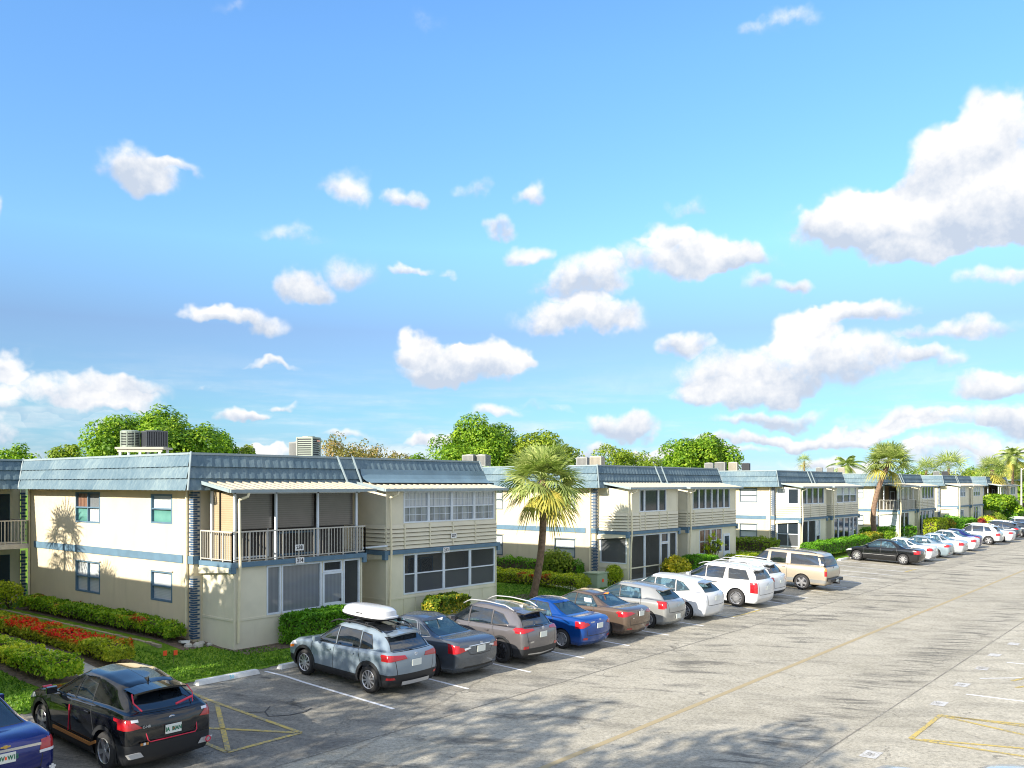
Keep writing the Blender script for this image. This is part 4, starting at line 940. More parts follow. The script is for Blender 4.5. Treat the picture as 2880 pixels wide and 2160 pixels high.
def ring(xr, xf, w, zf, rcr, rcf, br, bf, taper=.04):
    """half-ring from rear centre round the right... returns full closed ring of points (x, y, z)"""
    half = []; xm = (xr + xf) / 2; a = (xf - xr) / 2
    wr = w * (1 - taper)
    for k in range(6): y = (wr - rcr) * k / 6.; half.append((xr + br * (y / w) ** 2, y))
    cx, cy = xr + br * ((wr - rcr) / w) ** 2 + rcr, wr - rcr
    for k in range(6):
        t = k / 5. * math.pi / 2; half.append((cx - rcr * math.cos(t), cy + rcr * math.sin(t)))
    cx2, cy2 = xf - bf * ((wr - rcf) / w) ** 2 - rcf, wr - rcf
    n = 26
    for k in range(1, n):
        x = cx + (cx2 - cx) * k / n; u = (x - xm) / max(a, .1); half.append((x, w * (1 - taper * min(1, abs(u)) ** 2.2)))
    for k in range(6):
        t = k / 5. * math.pi / 2; half.append((cx2 + rcf * math.sin(t), cy2 + rcf * math.cos(t)))
    for k in range(6, -1, -1): y = (wr - rcf) * k / 6.; half.append((xf - bf * (y / w) ** 2, y)) if k < 6 else None
    full = [(x, y, zf(x)) for x, y in half] + [(x, -y, zf(x)) for x, y in half[-2:0:-1]]
    return full

class Cutter:
    def __init__(s, bm): s.bm = bm; s.c = bm.faces.layers.int.new('c'); s.r = bm.faces.layers.int.new('r')
    def cut(s, ax, poly, reg, filt, only=(0,)):
        """ax 'side' -> (x,z), 'rear' -> (y,z), 'top' -> (x,y); poly convex, any winding"""
        bm = s.bm; iu, iv = {'side': (0, 2), 'rear': (1, 2), 'top': (0, 1)}[ax]; k = 3 - iu - iv
        ar = sum(p[0] * q[1] - q[0] * p[1] for p, q in zip(poly, poly[1:] + poly[:1]))
        if ar < 0: poly = poly[::-1]
        u0 = min(p[0] for p in poly); u1 = max(p[0] for p in poly); v0 = min(p[1] for p in poly); v1 = max(p[1] for p in poly)
        cand = []
        for f in bm.faces:
            f[s.c] = 0
            if f[s.r] not in only or not filt(f): continue
            us = [v.co[iu] for v in f.verts]; vs = [v.co[iv] for v in f.verts]
            if max(us) < u0 or min(us) > u1 or max(vs) < v0 or min(vs) > v1: continue
            f[s.c] = 1; cand.append(f)
        for p, q in zip(poly, poly[1:] + poly[:1]):
            du, dv = q[0] - p[0], q[1] - p[1]
            if abs(du) + abs(dv) < 1e-6: continue
            no = Vector((0, 0, 0)); no[iu] = dv; no[iv] = -du; co = Vector((0, 0, 0)); co[iu] = p[0]; co[iv] = p[1]
            es = {e for f in cand for e in f.edges}; vs = {v for f in cand for v in f.verts}
            if not cand: return
            bmesh.ops.bisect_plane(bm, geom=list(vs) + list(es) + cand, dist=1e-5, plane_co=co, plane_no=no)
            cand = []
            for f in bm.faces:
                if f[s.c] == 1:
                    if (f.calc_center_median() - co).dot(no) > 0: f[s.c] = 0
                    else: cand.append(f)
        for f in cand: f[s.r] = reg; f[s.c] = 0

def expand(poly, d):
    cx = sum(p[0] for p in poly) / len(poly); cy = sum(p[1] for p in poly) / len(poly); o = []
    for x, y in poly:
        L = math.hypot(x - cx, y - cy); o.append((cx + (x - cx) * (1 + d / L), cy + (y - cy) * (1 + d / L)))
    return o
def circ(cx, cz, r, n=20): return [(cx + r * math.cos(2 * math.pi * i / n), cz + r * math.sin(2 * math.pi * i / n)) for i in range(n)]

WHEELS = {}
def wheel_meshes(r, style):
    key = (round(r, 3), style)
    if key in WHEELS: return WHEELS[key]
    w = .11; rr = r * .70
    t = MB(); t.lathe([(rr, -w + .01), (r * .86, -w), (r * .97, -w + .025), (r, -w + .05), (r, w - .05), (r * .97, w - .025), (r * .86, w), (rr, w - .01)], 32, 'y')
    h = MB(); h.lathe([(rr * .98, -w + .02), (rr * .98, w - .035), (.0, w - .06)], 24, 'y'); h.lathe([(.0, -w + .03), (rr * .98, -w + .021)], 24, 'y')
    m = MB(); y = w - .022
    m.lathe([(rr * .90, y - .03), (rr * .90, y), (rr * .95, y + .012), (rr * 1.0, y + .002), (rr * 1.0, y - .03)], 32, 'y')
    ns, sw = {'multi': (10, .022), 'five': (5, .05), 'twin': (5, .028), 'turbine': (20, .014), 'cap': (7, .055), 'mesh': (9, .018)}[style]
    for i in range(ns):
        for off in ((-.10, .10) if style in ('twin',) else (0,)):
            a = 2 * math.pi * i / ns + off; a2 = a + (.16 if style in ('turbine',) else 0)
            d1 = Vector((math.cos(a), 0, math.sin(a))); d2 = Vector((math.cos(a2), 0, math.sin(a2)))
            p = d1 * rr * .14; q = d2 * rr * .92; dd = (q - p).normalized(); s_ = dd.cross(Vector((0, 1, 0)))
            m.obox((p + q) / 2 + Vector((0, y - .012, 0)), (q - p) / 2, Vector((0, .012, 0)), s_ * sw)
    m.lathe([(rr * .24, y - .02), (rr * .22, y + .006), (0, y + .008)], 16, 'y')
    ms = []
    for mb, nm in ((h, 'wheel'), (t, 'tyre'), (m, 'rim')):
        me = bpy.data.meshes.new(nm); me.from_pydata(mb.v, [], mb.f); me.update()
        if nm != 'rim': me.shade_smooth()
        ms.append(me)
    WHEELS[key] = ms; return ms

def build_car(name, label, cat, S, pm, group='cars parked nose to the lawn in the left row'):
    """S: shape table in metres, x from the rear bumper forwards, z up"""
    L, W, Z0 = S['L'], S['W'], S.get('zb', .2)
    bm = bmesh.new(); rings = []
    sh = S['sh']; zsh = lambda x: lerp_prof(sh, x)
    xr, xf = S.get('rear', (.10, .02, .0, .05, .10)), S.get('front', (.16, .03, .0, .10, .24))
    br, bf = S.get('bow', (.14, .30)); tp = S.get('taper', .05)
    zt_ = lambda z: (lambda x: z)
    zm = S.get('zmid', .62)
    rc = S.get('rc', .16)
    def bl(t): return lambda x: (zm * (1 - t) + zsh(x) * t)
    rings.append(ring(xr[0], L - xf[0], W * .95, zt_(Z0), .10, .12, br, bf, tp))
    rings.append(ring(xr[1], L - xf[1], W * .985, zt_(Z0 + .14), .12, .14, br, bf, tp))
    rings.append(ring(xr[2], L - xf[2], W, zt_(zm - .02), rc, .18, br, bf, tp))
    rings.append(ring(xr[2] + .01, L - xf[2] - .02, W * .997, bl(.40), rc, .18, br, bf, tp))
    rings.append(ring(xr[3], L - xf[3], W * .985, bl(.78), rc, .20, br, bf, tp))
    rings.append(ring(xr[4], L - xf[4], W * .955, bl(1.), rc + .01, .22, br * 1.05, bf, tp))
    # deck and bonnet crown, then the greenhouse foot
    gr, gf = S['gb']; gz = S.get('gbz', .045); cr = S.get('crown', .05)
    rt_, ft_ = S['rt']; roof = S['roof']; zr = lambda x: lerp_prof(roof, x)
    dk = S.get('deck', (gr * .55 + xr[4] * .45)); 
    rings.append(ring(xr[4] + .03, L - xf[4] - .05, W * .90, lambda x: zsh(x) + .028, rc, .24, br * 1.1, bf, tp))
    rings.append(ring((xr[4] * 1 + gr * 2) / 3, gf + (L - xf[4] - gf) * .45, W * .885, lambda x: zsh(x) + .028 + cr * .5, .16, .26, br * .9, bf * .8, tp))
    gbow = S.get('gbow', .16); wsb = S.get('wsb', .30); gw = S.get('gw', .875); rw = S.get('rw', .64)
    tops = S.get('edge', .045); ns = 6
    wroof = W * rw
    for k in range(ns + 1):
        t = k / ns; ts = t + .05 * math.sin(math.pi * t)
        xa = gr + (rt_ - gr) * t - S.get('hbulge', .03) * math.sin(math.pi * t); xb = gf + (ft_ - gf) * t + .05 * math.sin(math.pi * t)
        ww = W * gw + (wroof - W * gw) * (t ** 1.15)
        def zf(x, t=t, ts=ts):
            a = zsh(x) + gz; b = zr(x) - tops; return a + (b - a) * ts if b > a else a + .001 * t
        rings.append(ring(xa, xb, ww, zf, .10, .14, gbow * (1 - .2 * t), wsb * (1 - .2 * t), .10 * t + .05))
    e = S.get('edgein', .05)
    rings.append(ring(rt_ + e * .8, ft_ - e * 1.4, wroof - e * .9, lambda x: zr(x) - tops * .32, .10, .12, gbow * .7, wsb * .7, .15))
    for q, dz in ((.72, .0), (.40, .012), (.012, .016)):
        rings.append(ring(rt_ + e * 2, ft_ - e * 3, (wroof - e) * q, lambda x, dz=dz: zr(x) - tops * .1 + dz, .10 * q, .12 * q, gbow * .5 * q, wsb * .5 * q, .15))
    vr = [[bm.verts.new(p) for p in rg] for rg in rings]; n = len(vr[0])
    for a, b in zip(vr, vr[1:]):
        for i in range(n): bm.faces.new((a[i], b[i], b[(i + 1) % n], a[(i + 1) % n]))
    bm.faces.new(vr[-1]); bm.faces.new(vr[0][::-1])
    bmesh.ops.recalc_face_normals(bm, faces=bm.faces[:])
    bm.normal_update()
    C = Cutter(bm)
    names = {0: ('body', pm)}; nid = [1]
    def reg(nm, m, dbl=False): i = nid[0]; nid[0] += 1; names[i] = (nm, m); return i
    r = S['r']; xw = (S['xr'], S['xr'] + S['wb'])
    side = lambda s: (lambda f: f.normal.y * s > .30 and f.calc_center_median().y * s > 0)
    rear = lambda f: f.normal.x < -.12 and f.calc_center_median().x < L * .5
    hole = reg('hole', None)
    glassm = S.get('glass', CG_DARK)
    # wheel arches
    for s in (1, -1):
        for x in xw: C.cut('side', circ(x, r, r + .055, 22), hole, lambda f, s=s: f.calc_center_median().y * s > W * .5 and abs(f.normal.y) > .05, (0,))
    clad = S.get('clad')
    if clad:
        for s in (1, -1):
            for x in xw:
                cl = reg('wheel_arch_trim', BLACKP); C.cut('side', circ(x, r + .01, r + .055 + clad, 22), cl, lambda f, s=s: f.calc_center_median().y * s > W * .5 and f.normal.z < .6, (0,))
            sl = reg('sill_trim', BLACKP)
            C.cut('side', [(xw[0], 0), (xw[1], 0), (xw[1], S.get('sillz', .40)), (xw[0], S.get('sillz', .40))], sl, side(s))
    if S.get('bump'):
        bz = S['bump']; bp = reg('rear_bumper', BLACKP)
        C.cut('rear', [(-W * 1.1, 0), (W * 1.1, 0), (W * 1.1, bz), (-W * 1.1, bz)], bp, lambda f: f.calc_center_median().x < xw[0] - r - .02)
        fp = reg('front_bumper', BLACKP)
        C.cut('rear', [(-W * 1.1, 0), (W * 1.1, 0), (W * 1.1, bz - .05), (-W * 1.1, bz - .05)], fp, lambda f: f.calc_center_median().x > xw[1] + r + .02)
    # glass
    for s in (1, -1):
        tr = reg('window_trim', S.get('trimm', BLACKP))
        for w_ in S['win']: C.cut('side', expand(w_, S.get('trimw', .03)), tr, side(s))
        for w_ in S['win']:
            g = reg('side_window', glassm); C.cut('side', w_, g, side(s), (tr,))
    rg = S['rg']; rgp = [(-rg[0][0], rg[0][1]), (rg[0][0], rg[0][1]), (rg[1][0], rg[1][1]), (-rg[1][0], rg[1][1])]
    g = reg('rear_window', S.get('rglass', glassm)); tr = reg('rear_window_trim', BLACKP)
    C.cut('rear', expand(rgp, .025), tr, rear, (0,)); C.cut('rear', rgp, g, rear, (tr,))
    ws = S.get('ws', ((.60, S['roof'][1][1] - .12), (.66, zsh(gf) + .08)))
    g = reg('windscreen', glassm)
    C.cut('rear', [(-ws[0][0], ws[0][1]), (ws[0][0], ws[0][1]), (ws[1][0], ws[1][1]), (-ws[1][0], ws[1][1])], g, lambda f: f.normal.x > .15 and f.calc_center_median().x > ft_ - .2 and f.calc_center_median().x < gf + .02)
    # lamps
    for s in (1, -1):
        tl = reg('tail_lamp', REDL)
        for p in S.get('tls', []): C.cut('side', p, tl, side(s))
        for p in S.get('tlr', []): C.cut('rear', [(s * a, b) for a, b in p], tl, lambda f: f.normal.x < -.05 and f.calc_center_median().x < .7)
        if S.get('tlc'):
            wc = reg('tail_lamp_lens', CLEARL if not S.get('tlc_am') else AMBERL)
            for p in S['tlc']: C.cut('rear', [(s * a, b) for a, b in p], wc, lambda f: f.normal.x < -.05 and f.calc_center_median().x < .7, (0, tl))
        for p in S.get('refl', []):
            rf = reg('reflector', REDL); C.cut('rear', [(s * a, b) for a, b in p], rf, lambda f: f.calc_center_median().x < .7, (0,) + tuple(i for i, v in names.items() if v[0] == 'rear_bumper'))
        hl = reg('headlight', CLEARL)
        zh = zsh(L - .35); C.cut('side', [(L - .62, zh - .07), (L + .1, zh - .25), (L + .1, zh - .10), (L - .55, zh + .0)], hl, lambda f, s=s: f.calc_center_median().y * s > W * .35)
        if S.get('hl_am'): am = reg('side_marker', AMBERL); C.cut('side', [(L - .50, zh - .17), (L - .28, zh - .21), (L - .28, zh - .14), (L - .50, zh - .09)], am, side(s), (0, hl))
    for nm, m_, ax, poly, both in S.get('extra', []):
        for s in ((1, -1) if both else (1,)):
            ii = reg(nm, m_); pp = [(s * a, b) for a, b in poly] if (both and ax == 'rear') else poly
            C.cut(ax, pp, ii, (side(s) if ax == 'side' else (lambda f: f.normal.z > .6 and f.calc_center_median().z > 1.3) if ax == 'top' else (lambda f: f.normal.x < -.02 and f.calc_center_median().x < .9)), tuple(k for k in names if k != hole and names[k][0] in ('body', 'rear_bumper', 'sill_trim')))
    # door gaps, then doors
    dz0 = S.get('sillz', .36) if clad else .33; seam = reg('door_gaps', BLACKP); gw_ = .017; sm = S.get('seamm')
    if sm: names[seam] = ('door_gaps', sm)
    for s in (1, -1):
        for (a, b) in S.get('seams', []):
            dx, dz = b[0] - a[0], b[1] - a[1]; l_ = math.hypot(dx, dz); nx, nz = -dz / l_ * gw_ / 2, dx / l_ * gw_ / 2
            C.cut('side', [(a[0] - nx, a[1] - nz), (b[0] - nx, b[1] - nz), (b[0] + nx, b[1] + nz), (a[0] + nx, a[1] + nz)], seam, side(s))
        for (x0, x1) in S.get('doors', []):
            d = reg('door', pm); C.cut('side', [(x0 + .006, dz0), (x1 - .006, dz0), (x1 - .006, zsh(x1) + .03), (x0 + .006, zsh(x0) + .03)], d, side(s))
    for (a, b) in S.get('rseams', []):
        for s in (1, -1):
            a_, b_ = (a[0] * s, a[1]), (b[0] * s, b[1]); dx, dz = b_[0] - a_[0], b_[1] - a_[1]; l_ = math.hypot(dx, dz); nx, nz = -dz / l_ * .010, dx / l_ * .010
            C.cut('rear', [(a_[0] - nx, a_[1] - nz), (b_[0] - nx, b_[1] - nz), (b_[0] + nx, b_[1] + nz), (a_[0] + nx, a_[1] + nz)], seam, lambda f: f.normal.x < -.05 and f.calc_center_median().x < .9)
    bm.normal_update()
    root = empty(name, (0, 0, 0), (0, 0, 0), label, cat, group)
    vn = {v: v.normal.copy() for v in bm.verts}
    objs = {}
    off = {'side_window': -.006, 'rear_window': -.006, 'windscreen': -.006, 'tail_lamp': .008, 'headlight': .004, 'wheel_arch_trim': .012, 'sill_trim': .008, 'tail_lamp_lens': .009, 'door_gaps': .001, 'reflector': .006}
    groups = {}
    for f in bm.faces:
        k = f[C.r]
        if k != hole: groups.setdefault(0 if k == seam else k, []).append(f)
    for k, fs in groups.items():
        nm, m_ = names[k]; idx = {}; vs = []; ff = []; nn = []; o_ = off.get(nm, 0)
        for f in fs:
            l = []
            for v in f.verts:
                if v not in idx: idx[v] = len(vs); vs.append(tuple(v.co + vn[v] * o_)); nn.append(vn[v])
                l.append(idx[v])
            ff.append(l)
        me = bpy.data.meshes.new(nm); me.from_pydata(vs, [], ff); me.update(); me.shade_smooth()
        o = link(nm, me, [m_, names[seam][1]] if k == 0 else m_, root)
        if k == 0: me.polygons.foreach_set('material_index', [1 if f[C.r] == seam else 0 for f in fs])
        try: me.normals_split_custom_set_from_vertices(nn)
        except Exception: pass
        objs.setdefault(nm, []).append(o)
    bm.free()
    # what sits behind the glass and under the floor
    ch = MB(); ch.box(.45, L - .5, -W * .62, W * .62, Z0 + .02, .62); ch.box(xw[0] + r + .07, xw[1] - r - .07, -W * .9, W * .9, Z0 + .03, .5); ch.build('chassis', DARKI, root)
    zi = .46; se = MB(); xs1 = gf - 1.45; xs2 = max(rt_ + .40, xs1 - .80) if S['L'] and gr > .45 else xs1 - .80
    def seat(x, y, wy, hb, hh):
        top = min(zi + .62, zr(x - .25) - .34)
        se.obox((x, y, zi + .1), (.24, 0, 0), (0, wy, 0), (0, 0, .08)); zc = (zi + .15 + top) / 2
        se.obox((x - .26, y, zc), (.055, 0, .02), (0, wy * .96, 0), (-.05, 0, (top - zi - .15) / 2))
        return top
    for y in (-W * .40, W * .40):
        t_ = seat(xs1, y, .23, 0, 0); se.obox((xs1 - .33, y, t_ + .07), (.035, 0, 0), (0, .11, 0), (-.005, 0, .07))
    t_ = seat(xs2, 0, W * .66, 0, 0)
    if gr < .45 or True:
        for y in (-W * .38, W * .38): se.obox((xs2 - .31, y, t_ + .05), (.035, 0, 0), (0, .10, 0), (-.005, 0, .05))
    se.obox((gf - .55, 0, zi + .28), (.18, 0, 0), (0, W * .68, 0), (0, 0, .08))
    se.build('seats', S.get('seatm', SEATM), root)
    # wheels
    mh, mt, mr = wheel_meshes(r, S.get('wheel', 'multi')); rm_ = S.get('rimm', ALLOY)
    for x in xw:
        for s in (1, -1):
            h = bpy.data.objects.new('wheel', mh); COL.objects.link(h); h.parent = root; KIDS.setdefault(root, []).append(h)
            h.location = (x, s * (W - .125), r); h.rotation_euler = (0, .3 * x, 0 if s > 0 else math.pi)
            if not mh.materials: mh.materials.append(ALLOYD); mt.materials.append(RUBBER); mr.materials.append(rm_)
            for nm, me in (('tyre', mt), ('rim', mr)):
                o = bpy.data.objects.new(nm, me); COL.objects.link(o); o.parent = h; KIDS.setdefault(h, []).append(o)
                if nm == 'rim' and me.materials[0] != rm_: o.material_slots[0].link = 'OBJECT'; o.material_slots[0].material = rm_
    # mirrors, handles
    for s in (1, -1):
        m = MB(); mx, mz = S.get('mir', (gf - .55, zsh(gf - .5) + .12)); 
        m.obox((mx, s * (W + .06), mz), (.05, s * -.01, 0), (0, .10, 0), (.0, 0, .065)); m.obox((mx + .05, s * (W + .05), mz), (.05, 0, 0), (0, .085, 0), (0, 0, .05)); m.obox((mx + .02, s * (W - .05), mz - .05), (.03, 0, 0), (0, .06, 0), (0, 0, .012))
        o = m.build('side_mirror', S.get('mirm', pm), root); bv = o.modifiers.new('bevel', 'BEVEL'); bv.width = .025; bv.segments = 2
    for i, d in enumerate(objs.get('door', [])):
        me = d.data; co = [v.co for v in me.vertices]
        if not co: continue
        x0 = min(c.x for c in co); x1 = max(c.x for c in co); s = 1 if sum(c.y for c in co) > 0 else -1
        hx = x0 + .17; hz = zsh(hx) - .10
        yy = max((abs(c.y) for c in co if abs(c.x - hx) < .25 and abs(c.z - hz) < .15), default=W)
        m = MB(); m.obox((hx, s * (yy + .025), hz), (.085, 0, 0), (0, .01, 0), (0, 0, .014)); m.obox((hx, s * (yy + .002), hz - .012), (.05, 0, 0), (0, .006, 0), (0, 0, .026))
        m.build('handle', S.get('handm', pm), d)
    # plate
    px_, pz = S.get('plate', (-.005, .80)); ang = S.get('platea', 0.)
    P_ = MB(); P_.obox((px_, 0, pz), Vector((math.sin(ang), 0, math.cos(ang))) * .082, (0, .157, 0), Vector((math.cos(ang), 0, -math.sin(ang))) * .006)
    po = P_.build('licence_plate', PLATEW, root)
    if S.get('ptext'):
        text_mesh('plate_text', S['ptext'], .105, PLATEG, po, (px_ - .009, 0, pz - .004), (R(90) - 0, 0, R(-90)), .001, bold=.004, sx=.8)
        q = MB(); q.lathe([(0, 0), (.026, 0.001)], 12, 'z'); 
        om = MB(); om.obox((px_ - .0085, 0, pz - .005), (.0006, 0, 0), (0, .016, 0), (0, 0, .022)); om.obox((px_ - .0085, 0, pz + .024), (.0006, 0, 0), (0, .009, 0), (0, 0, .006)); om.build('plate_orange', ORANGE, po)
    if S.get('badge'):
        bx, bz, kind = S['badge']; q = MB()
        if kind == 'oval':
            for rr_, rz in ((.055, .038),):
                pts = [(bx, rr_ * math.cos(a), bz + rz * math.sin(a)) for a in [2 * math.pi * i / 20 for i in range(21)]]; q.tube(pts, .006, 5)
            pts = [(bx, .022 * math.cos(a), bz + .036 * math.sin(a)) for a in [2 * math.pi * i / 16 for i in range(17)]]; q.tube(pts, .005, 5)
            pts = [(bx, .04 * math.cos(a), bz + .012 + .012 * math.sin(a)) for a in [2 * math.pi * i / 16 for i in range(17)]]; q.tube(pts, .005, 5)
        elif kind == 'bowtie':
            q.obox((bx, 0, bz), (.006, 0, 0), (0, .075, 0), (0, 0, .013)); q.obox((bx - .001, 0, bz), (.006, 0, 0), (0, .028, 0), (0, .0, .026))
        elif kind == 'slanth':
            pts = [(bx, .05 * math.cos(a), bz + .027 * math.sin(a)) for a in [2 * math.pi * i / 20 for i in range(21)]]; q.tube(pts, .005, 5)
            for y in (-.016, .016): q.obox((bx, y, bz), (.004, 0, 0), (0, .005, 0), (0, .008, .022))
            q.obox((bx, 0, bz), (.004, 0, 0), (0, .018, 0), (0, 0, .004))
        else:
            pts = [(bx, .042 * math.cos(a), bz + .042 * math.sin(a)) for a in [2 * math.pi * i / 20 for i in range(21)]]; q.tube(pts, .006, 5)
        q.build('badge', CHROME if kind != 'bowtie' else MT['badge_gold'], root)
    for (body, y, z, sz, mm, bx) in S.get('rtext', []):
        text_mesh('model_lettering', body, sz, mm, root, (bx, y, z), (R(90), 0, R(-90)), .001, bold=.003)
    if S.get('wiper'):
        (y0, z0, x0), (y1, z1, x1) = S['wiper'][:2]; q = MB(); q.tube([(x0, y0, z0), (x1, y1, z1)], S['wiper'][3] if len(S['wiper']) > 3 else .012, 6); q.build('rear_wiper', S['wiper'][2] if len(S['wiper']) > 2 else BLACKP, root)
    if S.get('spoiler'):
        x0, x1, z0, wy, mm = S['spoiler']; q = MB(); n_ = 10
        for i in range(n_):
            ya = -wy + 2 * wy * i / n_; yb = -wy + 2 * wy * (i + 1) / n_; fa, fb = (ya / wy) ** 2, (yb / wy) ** 2
            for (zt1, zt2, fl) in ((.012, .0, 0), (-.02, -.035, 1)):
                a = (x1, ya, z0 + zt1 - .05 * fa); b = (x1, yb, z0 + zt1 - .05 * fb); c = (x0 + .06 * fb, yb, z0 + zt2 - .05 * fb - .01); d = (x0 + .06 * fa, ya, z0 + zt2 - .05 * fa - .01)
                q.quad(*((a, b, c, d) if not fl else (d, c, b, a)))
            q.quad((x0 + .06 * fa, ya, z0 - .01 - .05 * fa), (x0 + .06 * fb, yb, z0 - .01 - .05 * fb), (x0 + .06 * fb, yb, z0 - .045 - .05 * fb), (x0 + .06 * fa, ya, z0 - .045 - .05 * fa))
        q.build('roof_spoiler', mm or pm, root, smooth=False)
    if S.get('rails'):
        x0, x1, yy, rise, mm = S['rails']
        for s in (1, -1):
            q = MB(); pts = []
            for i in range(13):
                t = i / 12; x = x0 + (x1 - x0) * t; pts.append((x, s * (yy - .03 * abs(2 * t - 1) ** 2), zr(x) - tops * .5 + rise * min(1, 6 * t, 6 * (1 - t)) + .01))
            q.tube(pts, .02, 7); q.build('roof_rail', mm, root, smooth=True)
    if S.get('fin'):
        q = MB(); x = S['fin']; z = zr(x); q.v += [(x - .12, -.02, z - .01), (x + .08, -.02, z - .01), (x + .08, .02, z - .01), (x - .12, .02, z - .01), (x - .13, 0, z + .07)]; q.f += [(0, 1, 4), (1, 2, 4), (2, 3, 4), (3, 0, 4)]; q.m += [0] * 4
        q.build('antenna_fin', S.get('finm', pm), root)
    for fn in S.get('post', []): fn(root, S, objs)
    return root

def place(o, xc, yrear, yaw=0., flip=False, sc=1.0):
    """nose towards +Y; xc = centre line, yrear = where the rear bumper stands; the bay falls 4 % towards the road"""
    o.location = (xc, yrear, zg(yrear) + .012); o.rotation_euler = (0, -.041, R(90) + yaw); o.scale = (sc, sc, sc)
    return o
mat('badge_gold', (.75, .52, .16), .25, metal=.9)
PINK = mat('accent_red', (.62, .03, .07), .4)
GOLDT = mat('accent_orange', (.65, .28, .08), .35, metal=.4)
SATIN = mat('skid_silver', (.60, .61, .63), .35, metal=.5)
WHITEP = mat('sticker_white', (.72, .73, .75), .5)

# ---- shape tables -------------------------------------------------------------
def sedan(**k):
    d = dict(L=4.7, W=.91, zb=.19, r=.325, xr=1.02, wb=2.75, zmid=.60, sh=[(.05, .98), (.5, 1.0), (1.2, .98), (2.2, .93), (3.2, .90), (3.7, .88), (4.2, .80), (4.6, .66)],
             gb=(.72, 3.55), rt=(1.62, 2.72), roof=[(.7, .98), (1.55, 1.36), (2.0, 1.44), (2.6, 1.455), (3.0, 1.40)], rw=.62, gw=.86, crown=.05,
             win=[[(2.36, .95), (3.25, .95), (2.66, 1.33), (2.40, 1.36)], [(1.42, .98), (2.30, .955), (2.33, 1.36), (1.86, 1.33)]],
             rg=((.60, 1.05), (.47, 1.31)), ws=((.52, 1.34), (.62, 1.0)), tls=[[(-.1, .70), (.30, .80), (.34, .90), (-.1, .92)]], tlr=[[(.42, .76), (.95, .72), (.95, .92), (.46, .88)]],
             seams=[((2.33, .33), (2.33, .97)), ((1.33, .62), (1.42, .99)), ((3.30, .33), (3.28, .92))], doors=[(2.33, 3.30), (1.38, 2.33)],
             rseams=[((.0, .50), (.58, .50)), ((.58, .50), (.62, .72))], glass=CG_TINT, plate=(-.012, .78), rear=(.14, .05, .0, .03, .09), front=(.2, .05, .0, .12, .30), bow=(.13, .32))
    d.update(k); return d
def suv(**k):
    d = dict(L=4.5, W=.915, zb=.24, r=.35, xr=.88, wb=2.65, zmid=.68, sh=[(.05, 1.08), (.8, 1.06), (1.8, 1.03), (2.8, 1.0), (3.4, .98), (4.0, .92), (4.4, .76)],
             gb=(.20, 3.42), rt=(.56, 2.50), roof=[(.45, 1.53), (1.0, 1.60), (1.8, 1.635), (2.5, 1.61), (3.0, 1.5)], rw=.66, gw=.885, crown=.04, rc=.15,
             win=[[(2.28, 1.05), (3.10, 1.03), (2.60, 1.46), (2.34, 1.49)], [(1.34, 1.08), (2.20, 1.055), (2.26, 1.49), (1.42, 1.49)], [(.82, 1.14), (1.27, 1.10), (1.33, 1.47), (1.02, 1.43)]],
             rg=((.64, 1.12), (.54, 1.44)), ws=((.52, 1.5), (.64, 1.1)), rear=(.10, .02, .0, .03, .07), front=(.18, .05, .0, .10, .26), bow=(.11, .28), rseams=[((0, .52), (.60, .52)), ((.60, .52), (.70, 1.05))],
             seams=[((2.26, .38), (2.24, 1.06)), ((1.10, .62), (1.32, 1.10)), ((3.18, .38), (3.18, 1.02))], doors=[(2.25, 3.18), (1.32, 2.25)], hbulge=.03, gbow=.12)
    d.update(k); return d

ROOFD = paint('roof_black', (.02, .024, .03), .0, .12)
silver = paint('silver_blue', (.23, .295, .36), .25, .28)
def cross_post(root, S, objs):                     # crossbars and skid plate
    for x in (1.30, 2.05):
        q = MB(); q.tube([(x, -.60, 1.70), (x, .60, 1.70)], .018, 8)
        for y in (-.57, .57): q.box(x - .05, x + .05, y - .03, y + .03, 1.62, 1.72)
        q.build('crossbar', BLACKP, root)
    q = MB()
    for i in range(8):
        y0, y1 = -.48 + .12 * i, -.36 + .12 * i; f = lambda y: .105 * (y / .9) ** 2
        q.quad((f(y0) - .015, y0, .38), (f(y1) - .015, y1, .38), (f(y1) + .01, y1, .28), (f(y0) + .01, y0, .28))
    q.build('skid_plate', SATIN, root)
car1 = build_car('parked_car', 'silver-blue crossover with a white cargo box on its roof, right of the empty bay', 'car', suv(
    L=4.46, glass=CG_DARK, clad=.075, sillz=.42, bump=.56, rails=(.75, 2.75, .60, .06, BLACKP), fin=.95, finm=BLACKP, hl_am=True,
    tls=[[(-.1, .90), (.34, .95), (.46, 1.03), (-.1, 1.075)]], tlr=[[(.30, .94), (.98, .89), (.98, 1.07), (.36, 1.03)]], refl=[[(.66, .44), (.86, .44), (.86, .50), (.70, .50)]],
    plate=(-.012, .82), extra=[('roof_panel', ROOFD, 'top', [(.62, -.50), (2.75, -.50), (2.75, .50), (.62, .50)], False)], badge=(.035, 1.035, 'oval'), spoiler=(.34, .68, 1.545, .52, None), wiper=((-.10, 1.10, .14), (.28, 1.17, .17)), wheel='multi', xr=.86, wb=2.64, ptext='', post=[cross_post], trimw=.035), silver)
place(car1, 15.95, 16.34, 0, sc=1.0)

